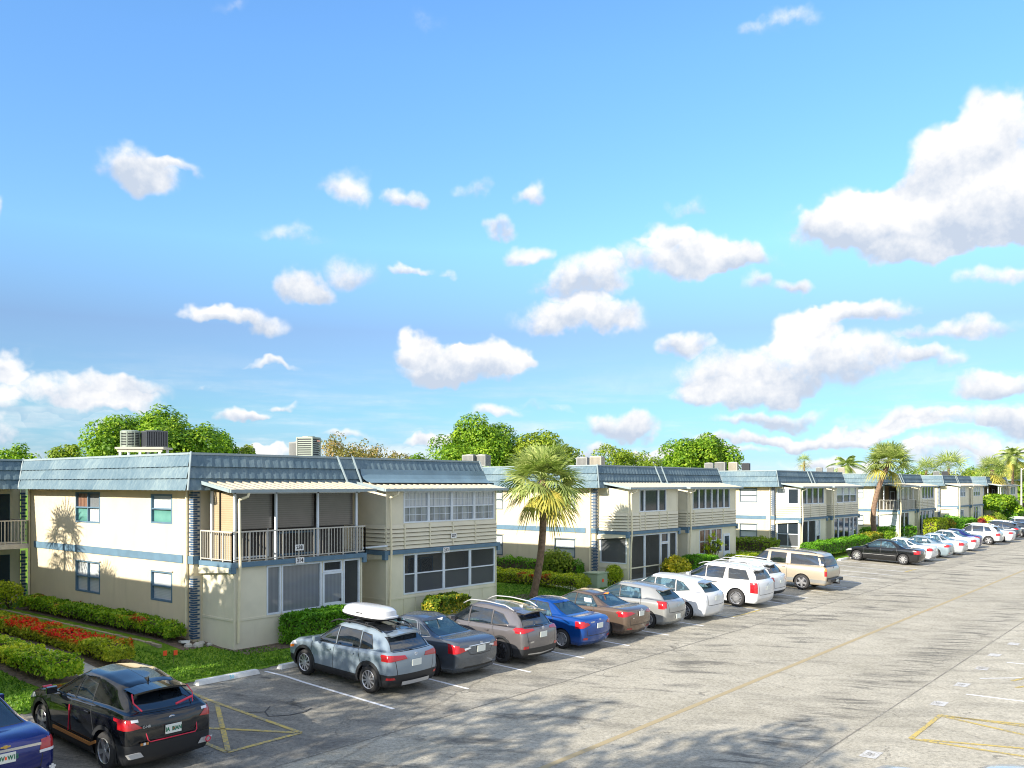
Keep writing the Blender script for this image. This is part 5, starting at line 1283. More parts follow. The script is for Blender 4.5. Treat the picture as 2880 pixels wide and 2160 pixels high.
def cargo_box():
    rt = empty('cargo_box', (0, 0, 0), (0, 0, 0), 'white hard-shell cargo box on the roof of the silver-blue crossover', 'cargo box')
    def sup(L_, W_, z, n=28, p=3.2, xo=0, wedge=0):
        o = []
        for i in range(n):
            a = 2 * math.pi * i / n; c, s = math.cos(a), math.sin(a)
            o.append((xo + L_ * math.copysign(abs(c) ** (2 / p), c), W_ * math.copysign(abs(s) ** (2 / p), s) * (1 - wedge * max(0, c)), z))
        return o
    def loft(rs, nm, m):
        b = MB(); b.v = [v for r_ in rs for v in r_]; n = len(rs[0])
        for k in range(len(rs) - 1):
            for i in range(n): b.f.append((k * n + i, k * n + (i + 1) % n, (k + 1) * n + (i + 1) % n, (k + 1) * n + i)); b.m.append(0)
        b.f.append(tuple(range(n))[::-1]); b.m.append(0); b.f.append(tuple((len(rs) - 1) * n + i for i in range(n))); b.m.append(0)
        return b.build(nm, m, rt, smooth='auto')
    wt = mat('box_white', (.62, .64, .68), .22, coat=.6)
    loft([sup(.72, .36, 0, wedge=.25), sup(.90, .43, .05, wedge=.2), sup(.93, .445, .09, wedge=.2)], 'base', BLACKP)
    loft([sup(.94, .45, .091, wedge=.2), sup(.945, .455, .13, wedge=.2), sup(.90, .43, .15, wedge=.2), sup(.885, .42, .22, wedge=.22), sup(.84, .385, .28, wedge=.26, xo=-.03), sup(.70, .31, .335, wedge=.35, xo=-.08), sup(.42, .20, .36, xo=-.10)], 'lid', wt)
    q = MB(); q.box(-.18, .06, -.433, -.425, .17, .195); q.build('nameplate', BLACKP, rt)
    q = MB(); q.box(-.18, .06, .425, .433, .17, .195); q.build('nameplate', BLACKP, rt)
    return rt
cb = cargo_box(); cb.location = (15.93, 16.34 + 1.78, zg(16.34) + .07 + 1.735); cb.rotation_euler = (0, -.041, R(90)); cb.scale = (.98, .98, .98)

grey = paint('slate_grey', (.105, .125, .155), .55, .22)
car2 = build_car('parked_car', 'slate-grey saloon with a blue-tinted rear window, between the silver-blue crossover and the bronze-grey one', 'car', sedan(
    L=4.82, W=.917, r=.335, xr=1.06, wb=2.795, sh=[(.05, 1.0), (.5, 1.02), (1.2, 1.0), (2.2, .93), (3.2, .90), (3.8, .86), (4.4, .76), (4.75, .62)], gb=(.70, 3.70), rt=(1.70, 2.78),
    roof=[(.7, 1.02), (1.2, 1.25), (1.75, 1.42), (2.2, 1.465), (2.7, 1.465), (3.1, 1.40)], rg=((.62, 1.08), (.48, 1.36)),
    win=[[(2.42, .97), (3.30, .95), (2.72, 1.34), (2.46, 1.37)], [(1.62, 1.0), (2.36, .975), (2.39, 1.37), (1.95, 1.36)], [(1.20, 1.05), (1.56, 1.02), (1.82, 1.32), (1.70, 1.28)]],
    tls=[[(-.1, .72), (.35, .82), (.46, .98), (-.1, .90)]], tlr=[[(.50, .80), (.98, .70), (.98, .93), (.64, .88)]], tlc=[[(.36, .85), (.58, .80), (.60, .86), (.42, .88)]],
    extra=[('boot_chrome', CHROME, 'rear', [(0, .905), (.42, .895), (.42, .915), (0, .925)], True), ('diffuser', BLACKP, 'rear', [(0, .30), (.62, .30), (.55, .36), (0, .36)], True)],
    badge=(.0, .97, 'slanth'), plate=(-.012, .81), trimm=CHROME, trimw=.014, fin=1.62, finm=SATIN, wheel='twin', ptext='', rseams=[((0, .66), (.40, .68)), ((.40, .68), (.50, .80))]), grey)
place(car2, 18.42, 16.30, 0, sc=1.02)

taupe = paint('bronze_grey', (.19, .18, .19), .55, .24)
car3 = build_car('parked_car', 'bronze-grey sport-utility car with silver roof rails and dark wheels, left of the blue saloon', 'car', suv(
    L=4.60, W=.922, glass=CG_DARK, r=.36, xr=.93, wb=2.66, clad=.05, sillz=.36, bump=.52, rails=(.70, 2.75, .61, .085, SATIN), hl_am=False, roof=[(.45, 1.55), (1.0, 1.62), (1.8, 1.66), (2.5, 1.63), (3.0, 1.5)],
    win=[[(2.36, 1.07), (3.25, 1.05), (2.72, 1.48), (2.42, 1.51)], [(1.42, 1.11), (2.28, 1.075), (2.34, 1.51), (1.48, 1.51)], [(.74, 1.19), (1.36, 1.12), (1.40, 1.49), (1.05, 1.42)]],
    tls=[[(-.1, .98), (.50, 1.05), (.46, 1.12), (-.1, 1.12)]], tlr=[[(.36, 1.04), (.98, .96), (.98, 1.11), (.40, 1.09)]], refl=[[(.62, .52), (.82, .52), (.80, .60), (.62, .60)]],
    extra=[('skid_plate', SATIN, 'rear', [(0, .30), (.62, .34), (.60, .37), (0, .35)], True)], badge=(.03, 1.10, 'oval'), plate=(-.012, .90), rtext=[('RAV4', .55, .72, .07, CHROME, -.012)],
    spoiler=(.28, .66, 1.575, .56, None), wiper=((-.1, 1.15, .12), (.28, 1.20, .14)), wheel='mesh', rimm=MT['alloy_dark'], fin=.95, finm=SATIN, trimm=MT['window_trim'] if 'window_trim' in MT else BLACKP), taupe)
place(car3, 21.05, 16.12, 0, sc=1.0)

blue = paint('bright_blue', (.005, .065, .31), .35, .2)
car4 = build_car('parked_car', 'bright blue saloon with silver hubcaps, between the bronze-grey and the bronze cars', 'car', sedan(
    L=4.37, W=.85, r=.31, xr=.92, wb=2.57, sh=[(.05, .98), (.5, 1.0), (1.2, .98), (2.2, .92), (3.1, .90), (3.5, .87), (4.0, .78), (4.3, .64)], gb=(.62, 3.42), rt=(1.45, 2.55),
    roof=[(.6, 1.0), (1.05, 1.24), (1.5, 1.40), (2.0, 1.45), (2.5, 1.45), (2.9, 1.38)], rg=((.56, 1.07), (.44, 1.34)),
    win=[[(2.18, .96), (3.02, .945), (2.50, 1.32), (2.22, 1.36)], [(1.38, .99), (2.12, .965), (2.15, 1.36), (1.72, 1.33)]], tls=[[(-.1, .74), (.40, .86), (.40, .95), (-.1, .94)]], tlr=[[(.46, .84), (.92, .70), (.92, .93), (.56, .91)]],
    refl=[[(.54, .36), (.74, .38), (.72, .44), (.54, .43)]], badge=(.0, .985, 'slanth'), plate=(-.012, .79), ptext='', wheel='cap', rtext=[('ACCENT', .42, .93, .06, CHROME, -.006)], doors=[(2.15, 3.08), (1.22, 2.15)], seams=[((2.15, .33), (2.15, .97)), ((1.18, .62), (1.32, .99)), ((3.08, .33), (3.06, .92))], fin=1.45), blue)
place(car4, 24.02, 16.06, 0, sc=1.02)

bronze = paint('bronze', (.20, .145, .11), .6, .22)
car5 = build_car('parked_car', 'bronze saloon with a sheet in its window, between the blue saloon and a silver hatchback', 'car', sedan(
    L=4.56, W=.89, r=.32, xr=.98, wb=2.70, gb=(.62, 3.55), rt=(1.52, 2.66), roof=[(.6, 1.0), (1.1, 1.25), (1.6, 1.39), (2.1, 1.435), (2.6, 1.43), (3.0, 1.37)], rg=((.58, 1.06), (.46, 1.33)),
    win=[[(2.30, .96), (3.15, .945), (2.62, 1.31), (2.34, 1.35)], [(1.30, 1.0), (2.24, .965), (2.27, 1.35), (1.72, 1.31)]], tls=[[(-.1, .76), (.50, .90), (.42, .97), (-.1, .94)]], tlr=[[(.34, .88), (.95, .76), (.95, .96), (.50, .94)]],
    refl=[[(.46, .34), (.72, .36), (.72, .40), (.46, .39)]], plate=(-.012, .86), ptext='', rtext=[('KIA', .5, .74, .05, CHROME, -.006)], badge=(0., .985, 'oval'), wheel='five', fin=1.5, finm=AMBERL), bronze)
place(car5, 26.72, 16.12, 0, sc=1.02)
q = MB(); q.obox((1.75, .72, 1.16), (.15, 0, 0), (0, .004, -.002), (0, .03, .09)); q.build('window_sheet', WHITEP, car5)

csilver = paint('warm_silver', (.36, .37, .37), .45, .25)
car6 = build_car('parked_car', 'warm silver hatchback with pointed red tail lamps, left of the white hatchback', 'car', suv(
    L=4.30, W=.85, zb=.19, r=.31, xr=.80, wb=2.60, zmid=.62, sh=[(.05, .98), (.8, 1.0), (1.6, .98), (2.4, .95), (3.1, .93), (3.7, .85), (4.2, .66)], gb=(.18, 3.45), rt=(.62, 2.48),
    roof=[(.5, 1.40), (1.0, 1.48), (1.8, 1.525), (2.4, 1.51), (3.0, 1.40)], win=[[(2.12, .99), (3.02, .97), (2.46, 1.37), (2.16, 1.41)], [(1.15, 1.03), (2.05, 1.0), (2.10, 1.41), (1.28, 1.38)]], glass=CG_TINT,
    rg=((.56, 1.06), (.46, 1.36)), tls=[[(-.1, .78), (.20, .80), (.50, 1.02), (-.1, 1.02)]], tlr=[[(.78, .76), (.93, .74), (.93, .98), (.60, 1.02)]], doors=[(2.08, 3.1), (1.1, 2.08)], seams=[((2.08, .33), (2.08, 1.0)), ((1.05, .62), (1.15, 1.04)), ((3.10, .33), (3.10, .96))],
    rseams=[((0, .62), (.55, .62)), ((.55, .62), (.60, 1.02))], spoiler=(.34, .70, 1.44, .48, None), wiper=((-.1, 1.10, .10), (.25, 1.13, .11)), plate=(-.012, .46), badge=(0., .86, 'ring'), wheel='cap', ptext=''), csilver)
place(car6, 29.42, 16.14, 0, sc=1.02)

white = paint('white', (.70, .72, .75), .0, .25)
car7 = build_car('parked_car', 'white hatchback with grey rear spoiler and clear tail lamps, right of the warm silver hatchback', 'car', suv(
    L=4.62, W=.887, zb=.19, r=.325, xr=.93, wb=2.78, zmid=.62, sh=[(.05, 1.02), (.8, 1.02), (1.8, .97), (2.8, .94), (3.4, .92), (4.1, .80), (4.5, .62)], gb=(.15, 3.80), rt=(.55, 2.70),
    roof=[(.45, 1.42), (1.0, 1.51), (1.8, 1.57), (2.6, 1.56), (3.2, 1.42)], win=[[(2.36, 1.0), (3.30, .98), (2.68, 1.41), (2.40, 1.45)], [(1.42, 1.03), (2.28, 1.0), (2.32, 1.45), (1.50, 1.45)], [(.78, 1.12), (1.34, 1.05), (1.42, 1.43), (1.15, 1.36)]], glass=CG_TINT,
    rg=((.58, 1.08), (.48, 1.36)), tls=[[(-.1, .74), (.22, .80), (.30, 1.03), (-.1, 1.02)]], tlr=[[(.76, .74), (.96, .72), (.96, 1.02), (.66, 1.02)]], rseams=[((0, .60), (.6, .60)), ((.6, .60), (.64, 1.02))],
    doors=[(2.33, 3.35), (1.36, 2.33)], seams=[((2.33, .33), (2.33, 1.0)), ((1.30, .62), (1.42, 1.04)), ((3.35, .33), (3.35, .95))], spoiler=(.22, .62, 1.47, .52, csilver), plate=(-.012, .86), badge=(0., .97, 'oval'), wheel='multi', ptext=''), white)
car7_l = [o for o in KIDS[car7] if o.name.startswith('tail_lamp')]
for o in car7_l: o.data.materials[0] = CLEARL
place(car7, 32.25, 15.95, 0, sc=1.04)

car8 = build_car('parked_car', 'large white sport-utility car with many-spoked wheels and upright red tail lamps', 'car', suv(
    L=4.98, W=.985, zb=.22, r=.385, xr=1.03, wb=2.90, zmid=.72, sh=[(.05, 1.14), (.8, 1.14), (1.8, 1.12), (2.8, 1.10), (3.6, 1.08), (4.3, 1.02), (4.9, .82)], gb=(.14, 3.80), rt=(.42, 2.80),
    roof=[(.35, 1.66), (1.0, 1.73), (1.8, 1.76), (2.7, 1.74), (3.2, 1.62)], rw=.70, gw=.90, win=[[(2.55, 1.15), (3.45, 1.14), (2.95, 1.58), (2.60, 1.62)], [(1.70, 1.17), (2.47, 1.155), (2.52, 1.62), (1.66, 1.62)], [(.50, 1.21), (1.42, 1.185), (1.50, 1.61), (.75, 1.57)]], glass=CG_DARK,
    rg=((.70, 1.22), (.60, 1.55)), tls=[[(-.1, .66), (.02, .68), (.05, 1.08), (-.1, 1.08)]], tlr=[[(.86, .66), (1.02, .66), (1.02, 1.10), (.84, 1.10)]], rseams=[((0, .58), (.7, .58)), ((.7, .58), (.78, 1.12))],
    doors=[(2.5, 3.5), (1.5, 2.5)], seams=[((2.5, .38), (2.5, 1.16)), ((1.42, .75), (1.55, 1.19)), ((3.5, .38), (3.5, 1.1))], rails=(.6, 3.0, .66, .05, SATIN), spoiler=(.15, .48, 1.69, .60, None), plate=(-.012, .86), badge=(0., 1.02, 'slanth'), wheel='turbine', ptext='', fin=.9,
    extra=[('bumper_insert', SATIN, 'rear', [(0, .30), (.8, .32), (.8, .44), (0, .44)], True)]), white)
place(car8, 36.98, 15.86, 0, sc=1.02)

car9 = build_car('parked_car', 'white sport-utility car half hidden between the large white one and the gold wagon', 'car', suv(
    L=4.67, W=.935, r=.365, xr=.92, wb=2.82, glass=CG_DARK, roof=[(.45, 1.60), (1.0, 1.67), (1.8, 1.70), (2.5, 1.68), (3.0, 1.56)], rails=(.7, 2.9, .62, .06, SATIN), win=[[(2.28, 1.08), (3.15, 1.06), (2.64, 1.52), (2.34, 1.56)], [(1.34, 1.11), (2.20, 1.085), (2.26, 1.56), (1.42, 1.56)], [(.74, 1.17), (1.27, 1.13), (1.33, 1.54), (.98, 1.48)]],
    tls=[[(-.1, .82), (.22, .84), (.26, 1.02), (-.1, 1.02)]], tlr=[[(.62, .84), (.98, .80), (.98, 1.02), (.68, 1.0)]], tlc=[[(.45, .90), (.64, .88), (.66, .98), (.45, .98)]], bump=.40, plate=(-.012, .80), badge=(0., 1.02, 'ring'), rg=((.66, 1.18), (.56, 1.52)), spoiler=(.28, .62, 1.63, .54, None), wheel='five', ptext=''), white)
place(car9, 40.0, 16.5, 0, sc=1.02)

gold = paint('gold_beige', (.50, .44, .345), .45, .3)
def tahoe_post(root, S, objs):
    q = MB(); q.box(-.16, .02, -.86, .86, .50, .66); q.box(-.20, -.16, -.30, .30, .60, .66); o = q.build('step_bumper', BLACKP, root); bv = o.modifiers.new('bevel', 'BEVEL'); bv.width = .03
    q = MB(); q.tube([(.1, 0, .42), (-.28, 0, .42)], .04, 8); q.tube([(-.26, 0, .42), (-.26, 0, .52)], .025, 8); q.build('tow_hitch', BLACKP, root)
    q = MB(); q.box(.04, .06, -.03, .03, 1.1, 1.18); q.build('handle', BLACKP, root)
car10 = build_car('parked_car', 'long gold-beige wagon with dark rear windows and a tow hitch, beside the empty bays', 'car', suv(
    L=5.55, W=.99, zb=.32, r=.385, xr=1.28, wb=3.30, zmid=.78, sh=[(.05, 1.20), (1.5, 1.20), (2.8, 1.19), (3.9, 1.17), (4.6, 1.13), (5.45, 1.02)], gb=(.10, 4.20), rt=(.36, 3.45), rc=.10, taper=.02,
    roof=[(.2, 1.80), (.8, 1.87), (2.4, 1.90), (3.3, 1.88), (3.8, 1.76)], rw=.76, gw=.93, gbow=.05, bow=(.05, .18), hbulge=.05, win=[[(3.15, 1.25), (4.0, 1.24), (3.62, 1.72), (3.15, 1.76)], [(2.15, 1.26), (2.96, 1.25), (2.96, 1.76), (2.15, 1.76)], [(.42, 1.28), (1.88, 1.26), (1.92, 1.76), (.62, 1.74)]], trimw=.02, glass=CG_DARK,
    rg=((.86, 1.22), (.78, 1.70)), tls=[[(-.1, .78), (.10, .78), (.10, 1.02), (-.1, 1.02)]], tlr=[[(.88, .78), (1.05, .78), (1.05, 1.02), (.88, 1.02)]], tlc=[[(.88, 1.02), (1.05, 1.02), (1.05, 1.17), (.88, 1.17)]], tlc_am=True, rseams=[((0, .68), (.86, .68)), ((.86, .68), (.87, 1.2))],
    doors=[(3.06, 4.1), (2.05, 3.06)], seams=[((3.06, .42), (3.06, 1.22)), ((2.05, .42), (2.05, 1.22)), ((4.1, .42), (4.1, 1.18))], rails=(.7, 3.2, .68, .04, BLACKP), plate=(-.17, .58), wheel='five', ptext='', mirm=BLACKP, post=[tahoe_post], wiper=((0, 1.22, .03), (.3, 1.25, .04)),
    extra=[('lower_trim', csilver, 'side', [(0., .42), (5.6, .42), (5.6, .58), (0., .58)], True)]), gold)
place(car10, 44.85, 15.72, 0, sc=1.02)

black = paint('black', (.008, .009, .011), .0, .12)
car11 = build_car('parked_car', 'black saloon with pale eight-spoke wheels standing alone at the start of the far group', 'car', sedan(
    L=4.90, W=.90, r=.345, xr=1.06, wb=2.90, gb=(.70, 3.85), rt=(1.65, 2.95), glass=CG_TINT, sh=[(.05, .98), (.5, 1.0), (1.2, .99), (2.2, .96), (3.4, .94), (3.9, .90), (4.5, .80), (4.85, .62)], roof=[(.7, 1.0), (1.2, 1.26), (1.7, 1.42), (2.3, 1.49), (2.8, 1.49), (3.3, 1.42)],
    win=[[(2.50, .99), (3.45, .975), (2.90, 1.36), (2.54, 1.41)], [(1.50, 1.03), (2.43, 1.0), (2.47, 1.41), (1.90, 1.36)]], rg=((.60, 1.06), (.48, 1.38)), tls=[[(-.1, .74), (.34, .76), (.42, .95), (-.1, .95)]], tlr=[[(.60, .74), (.95, .72), (.95, .95), (.52, .94)]],
    extra=[('side_moulding', SATIN, 'side', [(1.5, .52), (3.6, .52), (3.6, .535), (1.5, .535)], True)], wheel='multi', plate=(-.012, .80), badge=(0, .97, 'oval'), ptext='', doors=[(2.46, 3.5), (1.42, 2.46)], seams=[((2.46, .33), (2.46, 1.0)), ((1.38, .62), (1.5, 1.03)), ((3.5, .33), (3.5, .95))]), black)
place(car11, 62.6, 15.95, 0, sc=1.04)

# black hatchback with the red piping, near left
jet = paint('jet_black', (.006, .007, .009), .0, .10)
def chr_post(root, S, objs):
    for (pts, rr, nm) in (([(.50, .545, 1.40), (.36, .585, 1.27), (.20, .50, 1.14)], .014, 'red_piping'), ([(.06, .50, .80), (.00, .48, .66), (-.01, .44, .62), (-.012, 0, .62), (-.01, -.44, .62), (.0, -.48, .66), (.06, -.50, .80)], .010, 'red_piping')):
        q = MB(); q.tube(pts, rr, 6); q.build(nm, PINK, root)
    q = MB(); q.tube([(.50, -.545, 1.40), (.36, -.585, 1.27), (.20, -.50, 1.14)], .010, 6); q.build('red_piping', PINK, root)
    for s in (1, -1):
        q = MB(); q.tube([(2.22, s * .915, .45), (2.20, s * .905, .95)], .010, 5); q.build('red_piping', PINK, root)
        q = MB(); q.obox((2.05, s * .93, .40), (.78, 0, 0), (0, .012, 0), (0, 0, .03)); q.obox((1.18, s * .93, .44), (.12, 0, -.05), (0, .012, 0), (0, 0, .03)); q.build('sill_stripe', GOLDT, root)
        q = MB(); q.obox((.06, s * .70, .40), (.02, s * .015, 0), (0, .12, 0), (0, s * .03, .045)); q.build('bumper_garnish', SATIN, root)
        q = MB(); q.obox((3.0, s * .98, 1.17), (.02, 0, 0), (0, .085, 0), (.01, 0, .012)); q.build('mirror_cap', PINK, root)
    q = MB()
    for y, m_ in ((-.30, 0),): q.obox((.155, y - .02, 1.045), (.004, 0, 0), (0, .055, 0), (0, 0, .035))
    q.build('decal', WHITEP, root)
    q = MB(); q.tube([(-.005, -.72 + .05 * math.cos(a), .42 + .05 * math.sin(a)) for a in [2 * math.pi * i / 16 for i in range(17)]], .012, 5); q.build('tow_eye_ring', PINK, root)
    for i, m_ in enumerate((GOLDT, WHITEP, GOLDT)):
        q = MB(); q.obox((.0, .60 - .055 * i, .60), (.004, 0, 0), (0, .022, 0), (0, 0, .022)); q.build('round_sticker', m_, root)
car0 = build_car('parked_car', 'black hatchback with red piping and a red rear wiper beside the yellow hatched box', 'car', suv(
    L=4.39, W=.90, zb=.21, r=.345, xr=.86, wb=2.64, zmid=.68, sh=[(.05, 1.04), (.8, 1.08), (1.6, 1.05), (2.6, 1.0), (3.2, .99), (3.9, .92), (4.3, .74)], gb=(.16, 3.40), rt=(.72, 2.50), rw=.62, gw=.88,
    roof=[(.6, 1.42), (1.0, 1.50), (1.7, 1.56), (2.4, 1.55), (2.9, 1.45)], win=[[(2.24, 1.05), (3.02, 1.04), (2.52, 1.42), (2.28, 1.44)], [(1.50, 1.09), (2.17, 1.06), (2.21, 1.44), (1.62, 1.40)]], glass=CG_DARK,
    rg=((.60, 1.13), (.50, 1.41)), tls=[[(-.1, .86), (.42, .96), (.30, 1.04), (-.1, 1.02)]], tlr=[[(.56, .88), (.95, .84), (.95, 1.04), (.74, 1.02)]], tlc=[[(.62, .985), (.74, .985), (.74, 1.03), (.62, 1.03)]], clad=.07, sillz=.46, bump=.58,
    rseams=[((0, .66), (.5, .66))], doors=[(2.2, 3.1), (1.3, 2.2)], seams=[((2.2, .38), (2.2, 1.06)), ((1.25, .65), (1.42, 1.08)), ((3.1, .38), (3.1, 1.0))],
    spoiler=(.40, .86, 1.465, .52, None), wiper=((-.12, 1.18, .13), (-.48, 1.24, .20), PINK, .022), plate=(-.014, .78), ptext='IA  BIAN', badge=(.045, .97, 'oval'), rtext=[('C-HR', .50, .90, .065, CHROME, .02)], fin=1.05, finm=BLACKP, wheel='twin', post=[chr_post], rimm=ALLOY), jet)
place(car0, 8.80, 15.62, 0, sc=1.03)

navy = paint('navy', (.012, .022, .16), .4, .2)
def cruze_post(root, S, objs):
    rnd = random.Random(3)
    q = MB(); q.obox((-.004, 0, .925), (.006, 0, 0), (0, .56, 0), (0, 0, .022)); q.build('chrome_bar', CHROME, root)
    for i, (y, z, s_) in enumerate(((-.78, .45, .05), (-.60, .42, .055), (-.40, .40, .06), (-.22, .36, .06))):
        q = MB(); x = .105 * (y / .9) ** 2 - .012
        nl = (5, 6, 8, 7)[i]
        q.obox((x, y, z), (.003, 0, 0), (0, s_ * .45, 0), (0, 0, s_ * .5))
        for k in range(nl):
            a = 2 * math.pi * k / nl + .4; q.obox((x, y + math.cos(a) * s_ * .75, z + math.sin(a) * s_ * .75), (.003, 0, 0), (0, .018, 0), (0, 0, .018))
        q.build('sticker', WHITEP, root)
    q = MB()
    for k in range(26):
        a = 2 * math.pi * k / 26; q.obox((.42 + .07 * math.sin(a), -.05 + .16 * math.cos(a), 1.052), (.012, 0, 0), (0, .022, 0), (0, 0, .002))
    for k in range(9): q.obox((.44 + rnd.uniform(-.03, .03), -.3 - k * .03, 1.05), (.01, 0, 0), (0, .015, 0), (0, 0, .002)); q.obox((.40, .25 + k * .06, 1.05), (.008, 0, 0), (0, .02, 0), (0, 0, .002))
    q.build('boot_lid_decal', WHITEP, root)
carm = build_car('parked_car', 'navy saloon with white animal stickers on its bumper, cut off by the left edge', 'car', sedan(
    L=4.60, W=.90, r=.33, xr=.98, wb=2.685, glass=CG_DARK, gb=(.62, 3.5), rt=(1.50, 2.60), sh=[(.05, 1.0), (.5, 1.02), (1.2, 1.0), (2.2, .94), (3.2, .92), (3.7, .88), (4.2, .78), (4.5, .64)], roof=[(.6, 1.02), (1.1, 1.28), (1.6, 1.43), (2.1, 1.475), (2.6, 1.46), (3.0, 1.38)],
    win=[[(2.28, .98), (3.1, .965), (2.6, 1.34), (2.32, 1.38)], [(1.42, 1.01), (2.22, .985), (2.25, 1.38), (1.75, 1.34)]], rg=((.62, 1.08), (.50, 1.36)), tls=[[(-.1, .76), (.22, .78), (.16, .98), (-.1, 1.0)]], tlr=[[(.56, .76), (.96, .76), (.96, .99), (.60, .95)]], tlc=[[(.56, .745), (.96, .745), (.96, .79), (.56, .79)]],
    plate=(-.014, .80), ptext='NDV  W15', badge=(-.002, .985, 'bowtie'), post=[cruze_post], wheel='five'), navy)
place(carm, 5.98, 15.98, 0, sc=1.02)

# ---- the far group: the same builders, further along the row ----
def far_copy(src, label, pm, xc, yr, sc=1.0, hide=()):
    c = copy_tree(src); tag(c, label); place(c, xc, yr, 0, sc=sc)
    src_p = src['pm'] if 'pm' in src else None
    for o in KIDS[c]:
        if o.name.split('.')[0] in ('body', 'door', 'side_mirror', 'roof_spoiler', 'antenna_fin'):
            o.material_slots[0].link = 'OBJECT'; o.material_slots[0].material = pm
            for h in KIDS.get(o, []):
                for sl in h.material_slots: sl.link = 'OBJECT'; sl.material = pm
    return c
psilver = paint('pale_silver', (.55, .60, .64), .4, .25); pblue = paint('ice_blue_silver', (.36, .46, .52), .5, .22); pgrey = paint('dark_slate', (.05, .065, .085), .5, .22); pred = paint('deep_red', (.25, .02, .03), .4, .22)
FAR = [(car2, 'white saloon with black lower bumper right behind the lone black one', white, 66.1, 16.05), (car5, 'ice-blue saloon third in the far group', pblue, 70.2, 15.9), (car2, 'pale silver saloon fourth in the far group', psilver, 73.9, 15.75),
       (car11, 'white saloon with shallow tail lamps fifth in the far group', white, 78.6, 15.9), (car4, 'dark blue saloon peeping out behind the fifth car of the far group', navy, 82.3, 16.4), (car1, 'silver crossover sixth in the far group, its dark side to the road', psilver, 88.0, 15.9),
       (car5, 'white saloon seventh in the far group', white, 92.6, 15.7), (car3, 'dark grey sport-utility car eighth in the far group', pgrey, 97.2, 16.0), (car6, 'dark hatchback ninth in the far group', pgrey, 102., 15.9), (car9, 'white sport-utility car tenth in the far group', white, 108., 15.9),
       (car4, 'pale silver saloon eleventh in the far group', psilver, 113., 15.9), (car6, 'white hatchback twelfth in the far group', white, 119., 15.9), (car2, 'slate saloon thirteenth in the far group', pgrey, 125., 15.9), (car3, 'silver sport-utility car fourteenth in the far group', psilver, 131., 15.9), (car5, 'white saloon at the farthest end of the row', white, 138., 15.9)]
for s_, lb_, p_, x, y in FAR:
    if s_ is car1: s_ = car9
    far_copy(s_, lb_, p_, x, y, 1.03)
# the car just under the camera at the bottom right: only its roof reaches into the frame
near = copy_tree(car11); tag(near, 'pale blue-silver car of which only the roof shows at the bottom right edge', 'car', 'cars parked in the right row')
near['group'] = 'cars parked in the right row'
for o in KIDS[near]:
    if o.name.split('.')[0] in ('body', 'door', 'side_mirror'):
        o.material_slots[0].link = 'OBJECT'; o.material_slots[0].material = psilver
near.location = (14.05, 4.62, zg(3) + .01); near.rotation_euler = (0, 0, R(-90))

# ================================================================= PLANTS
def rdir(rn):
    z = rn.uniform(-1, 1); a = rn.uniform(0, 2 * math.pi); s = math.sqrt(1 - z * z); return Vector((s * math.cos(a), s * math.sin(a), z))
def leaf(mb, c, n, size, rn, asp=.55):
    t = n.cross(rdir(rn)); 
    if t.length < 1e-3: t = Vector((1, 0, 0))
    t.normalize(); b = n.cross(t); l = size * rn.uniform(.7, 1.35); w_ = l * asp
    mb.quad(c - t * l, c - b * w_, c + t * l, c + b * w_)
def hedge_mesh(L, W, H, n, seed, size=.05, base=.12, lump=.10):
    """clipped hedge along x, leaves in a lumpy box shell with twigs underneath"""
    rn = random.Random(seed); mb = MB()
    for i in range(n):
        x = rn.uniform(0, L); f = rn.random(); nz = mnoise.noise(Vector((x * 1.3 + seed, 0, seed)))
        h = H * (1 + .16 * nz + .05 * mnoise.noise(Vector((x * 4, seed, 1)))); w_ = W * (1 + .12 * mnoise.noise(Vector((x * 1.5, seed * 2, 3))))
        dep = rn.random() ** 2 * .16
        if f < .46: y = rn.uniform(-w_ / 2, w_ / 2); z = h - dep - .10 * (abs(2 * y / w_) ** 4); nn = Vector((rn.gauss(0, .5), rn.gauss(0, .5), 1))
        elif f < .88:
            s = rn.choice((-1, 1)); z = base + (h - base) * rn.random() ** .8; y = s * (w_ / 2 - dep - .10 * (1 - z / h)); nn = Vector((rn.gauss(0, .5), s, rn.gauss(.35, .5)))
        else:
            s = rn.choice((0, 1)); x = (L - dep if s else dep) + .0; y = rn.uniform(-w_ / 2, w_ / 2) * .95; z = base + (h - base) * rn.random(); nn = Vector((2 * s - 1, rn.gauss(0, .5), rn.gauss(.3, .5)))
        e = lump * mnoise.noise(Vector((x * 2.7, y * 2.7, z * 2.7 + seed)))
        nn.normalize(); p = Vector((x, y, z)) + nn * e
        d = min(x, L - x); 
        if d < .25: p.z -= (.25 - d) * .6 * (p.z > H * .6)
        leaf(mb, p, (nn + rdir(rn) * .55).normalized(), size, rn)
    for i in range(int(L * 7)):
        x = rn.uniform(.05, L - .05); y = rn.uniform(-W * .35, W * .35); mb.tube([(x, y, 0), (x + rn.uniform(-.1, .1), y + rn.uniform(-.05, .05), H * .35), (x + rn.uniform(-.2, .2), y + rn.uniform(-.12, .12), H * .75)], [.012, .01, .006], 4, mi=1, cap=False)
    return mb
def inner_core(mb_, L, W, H): mb_.box(.18, L - .18, -W * .32, W * .32, H * .42, H * .86)
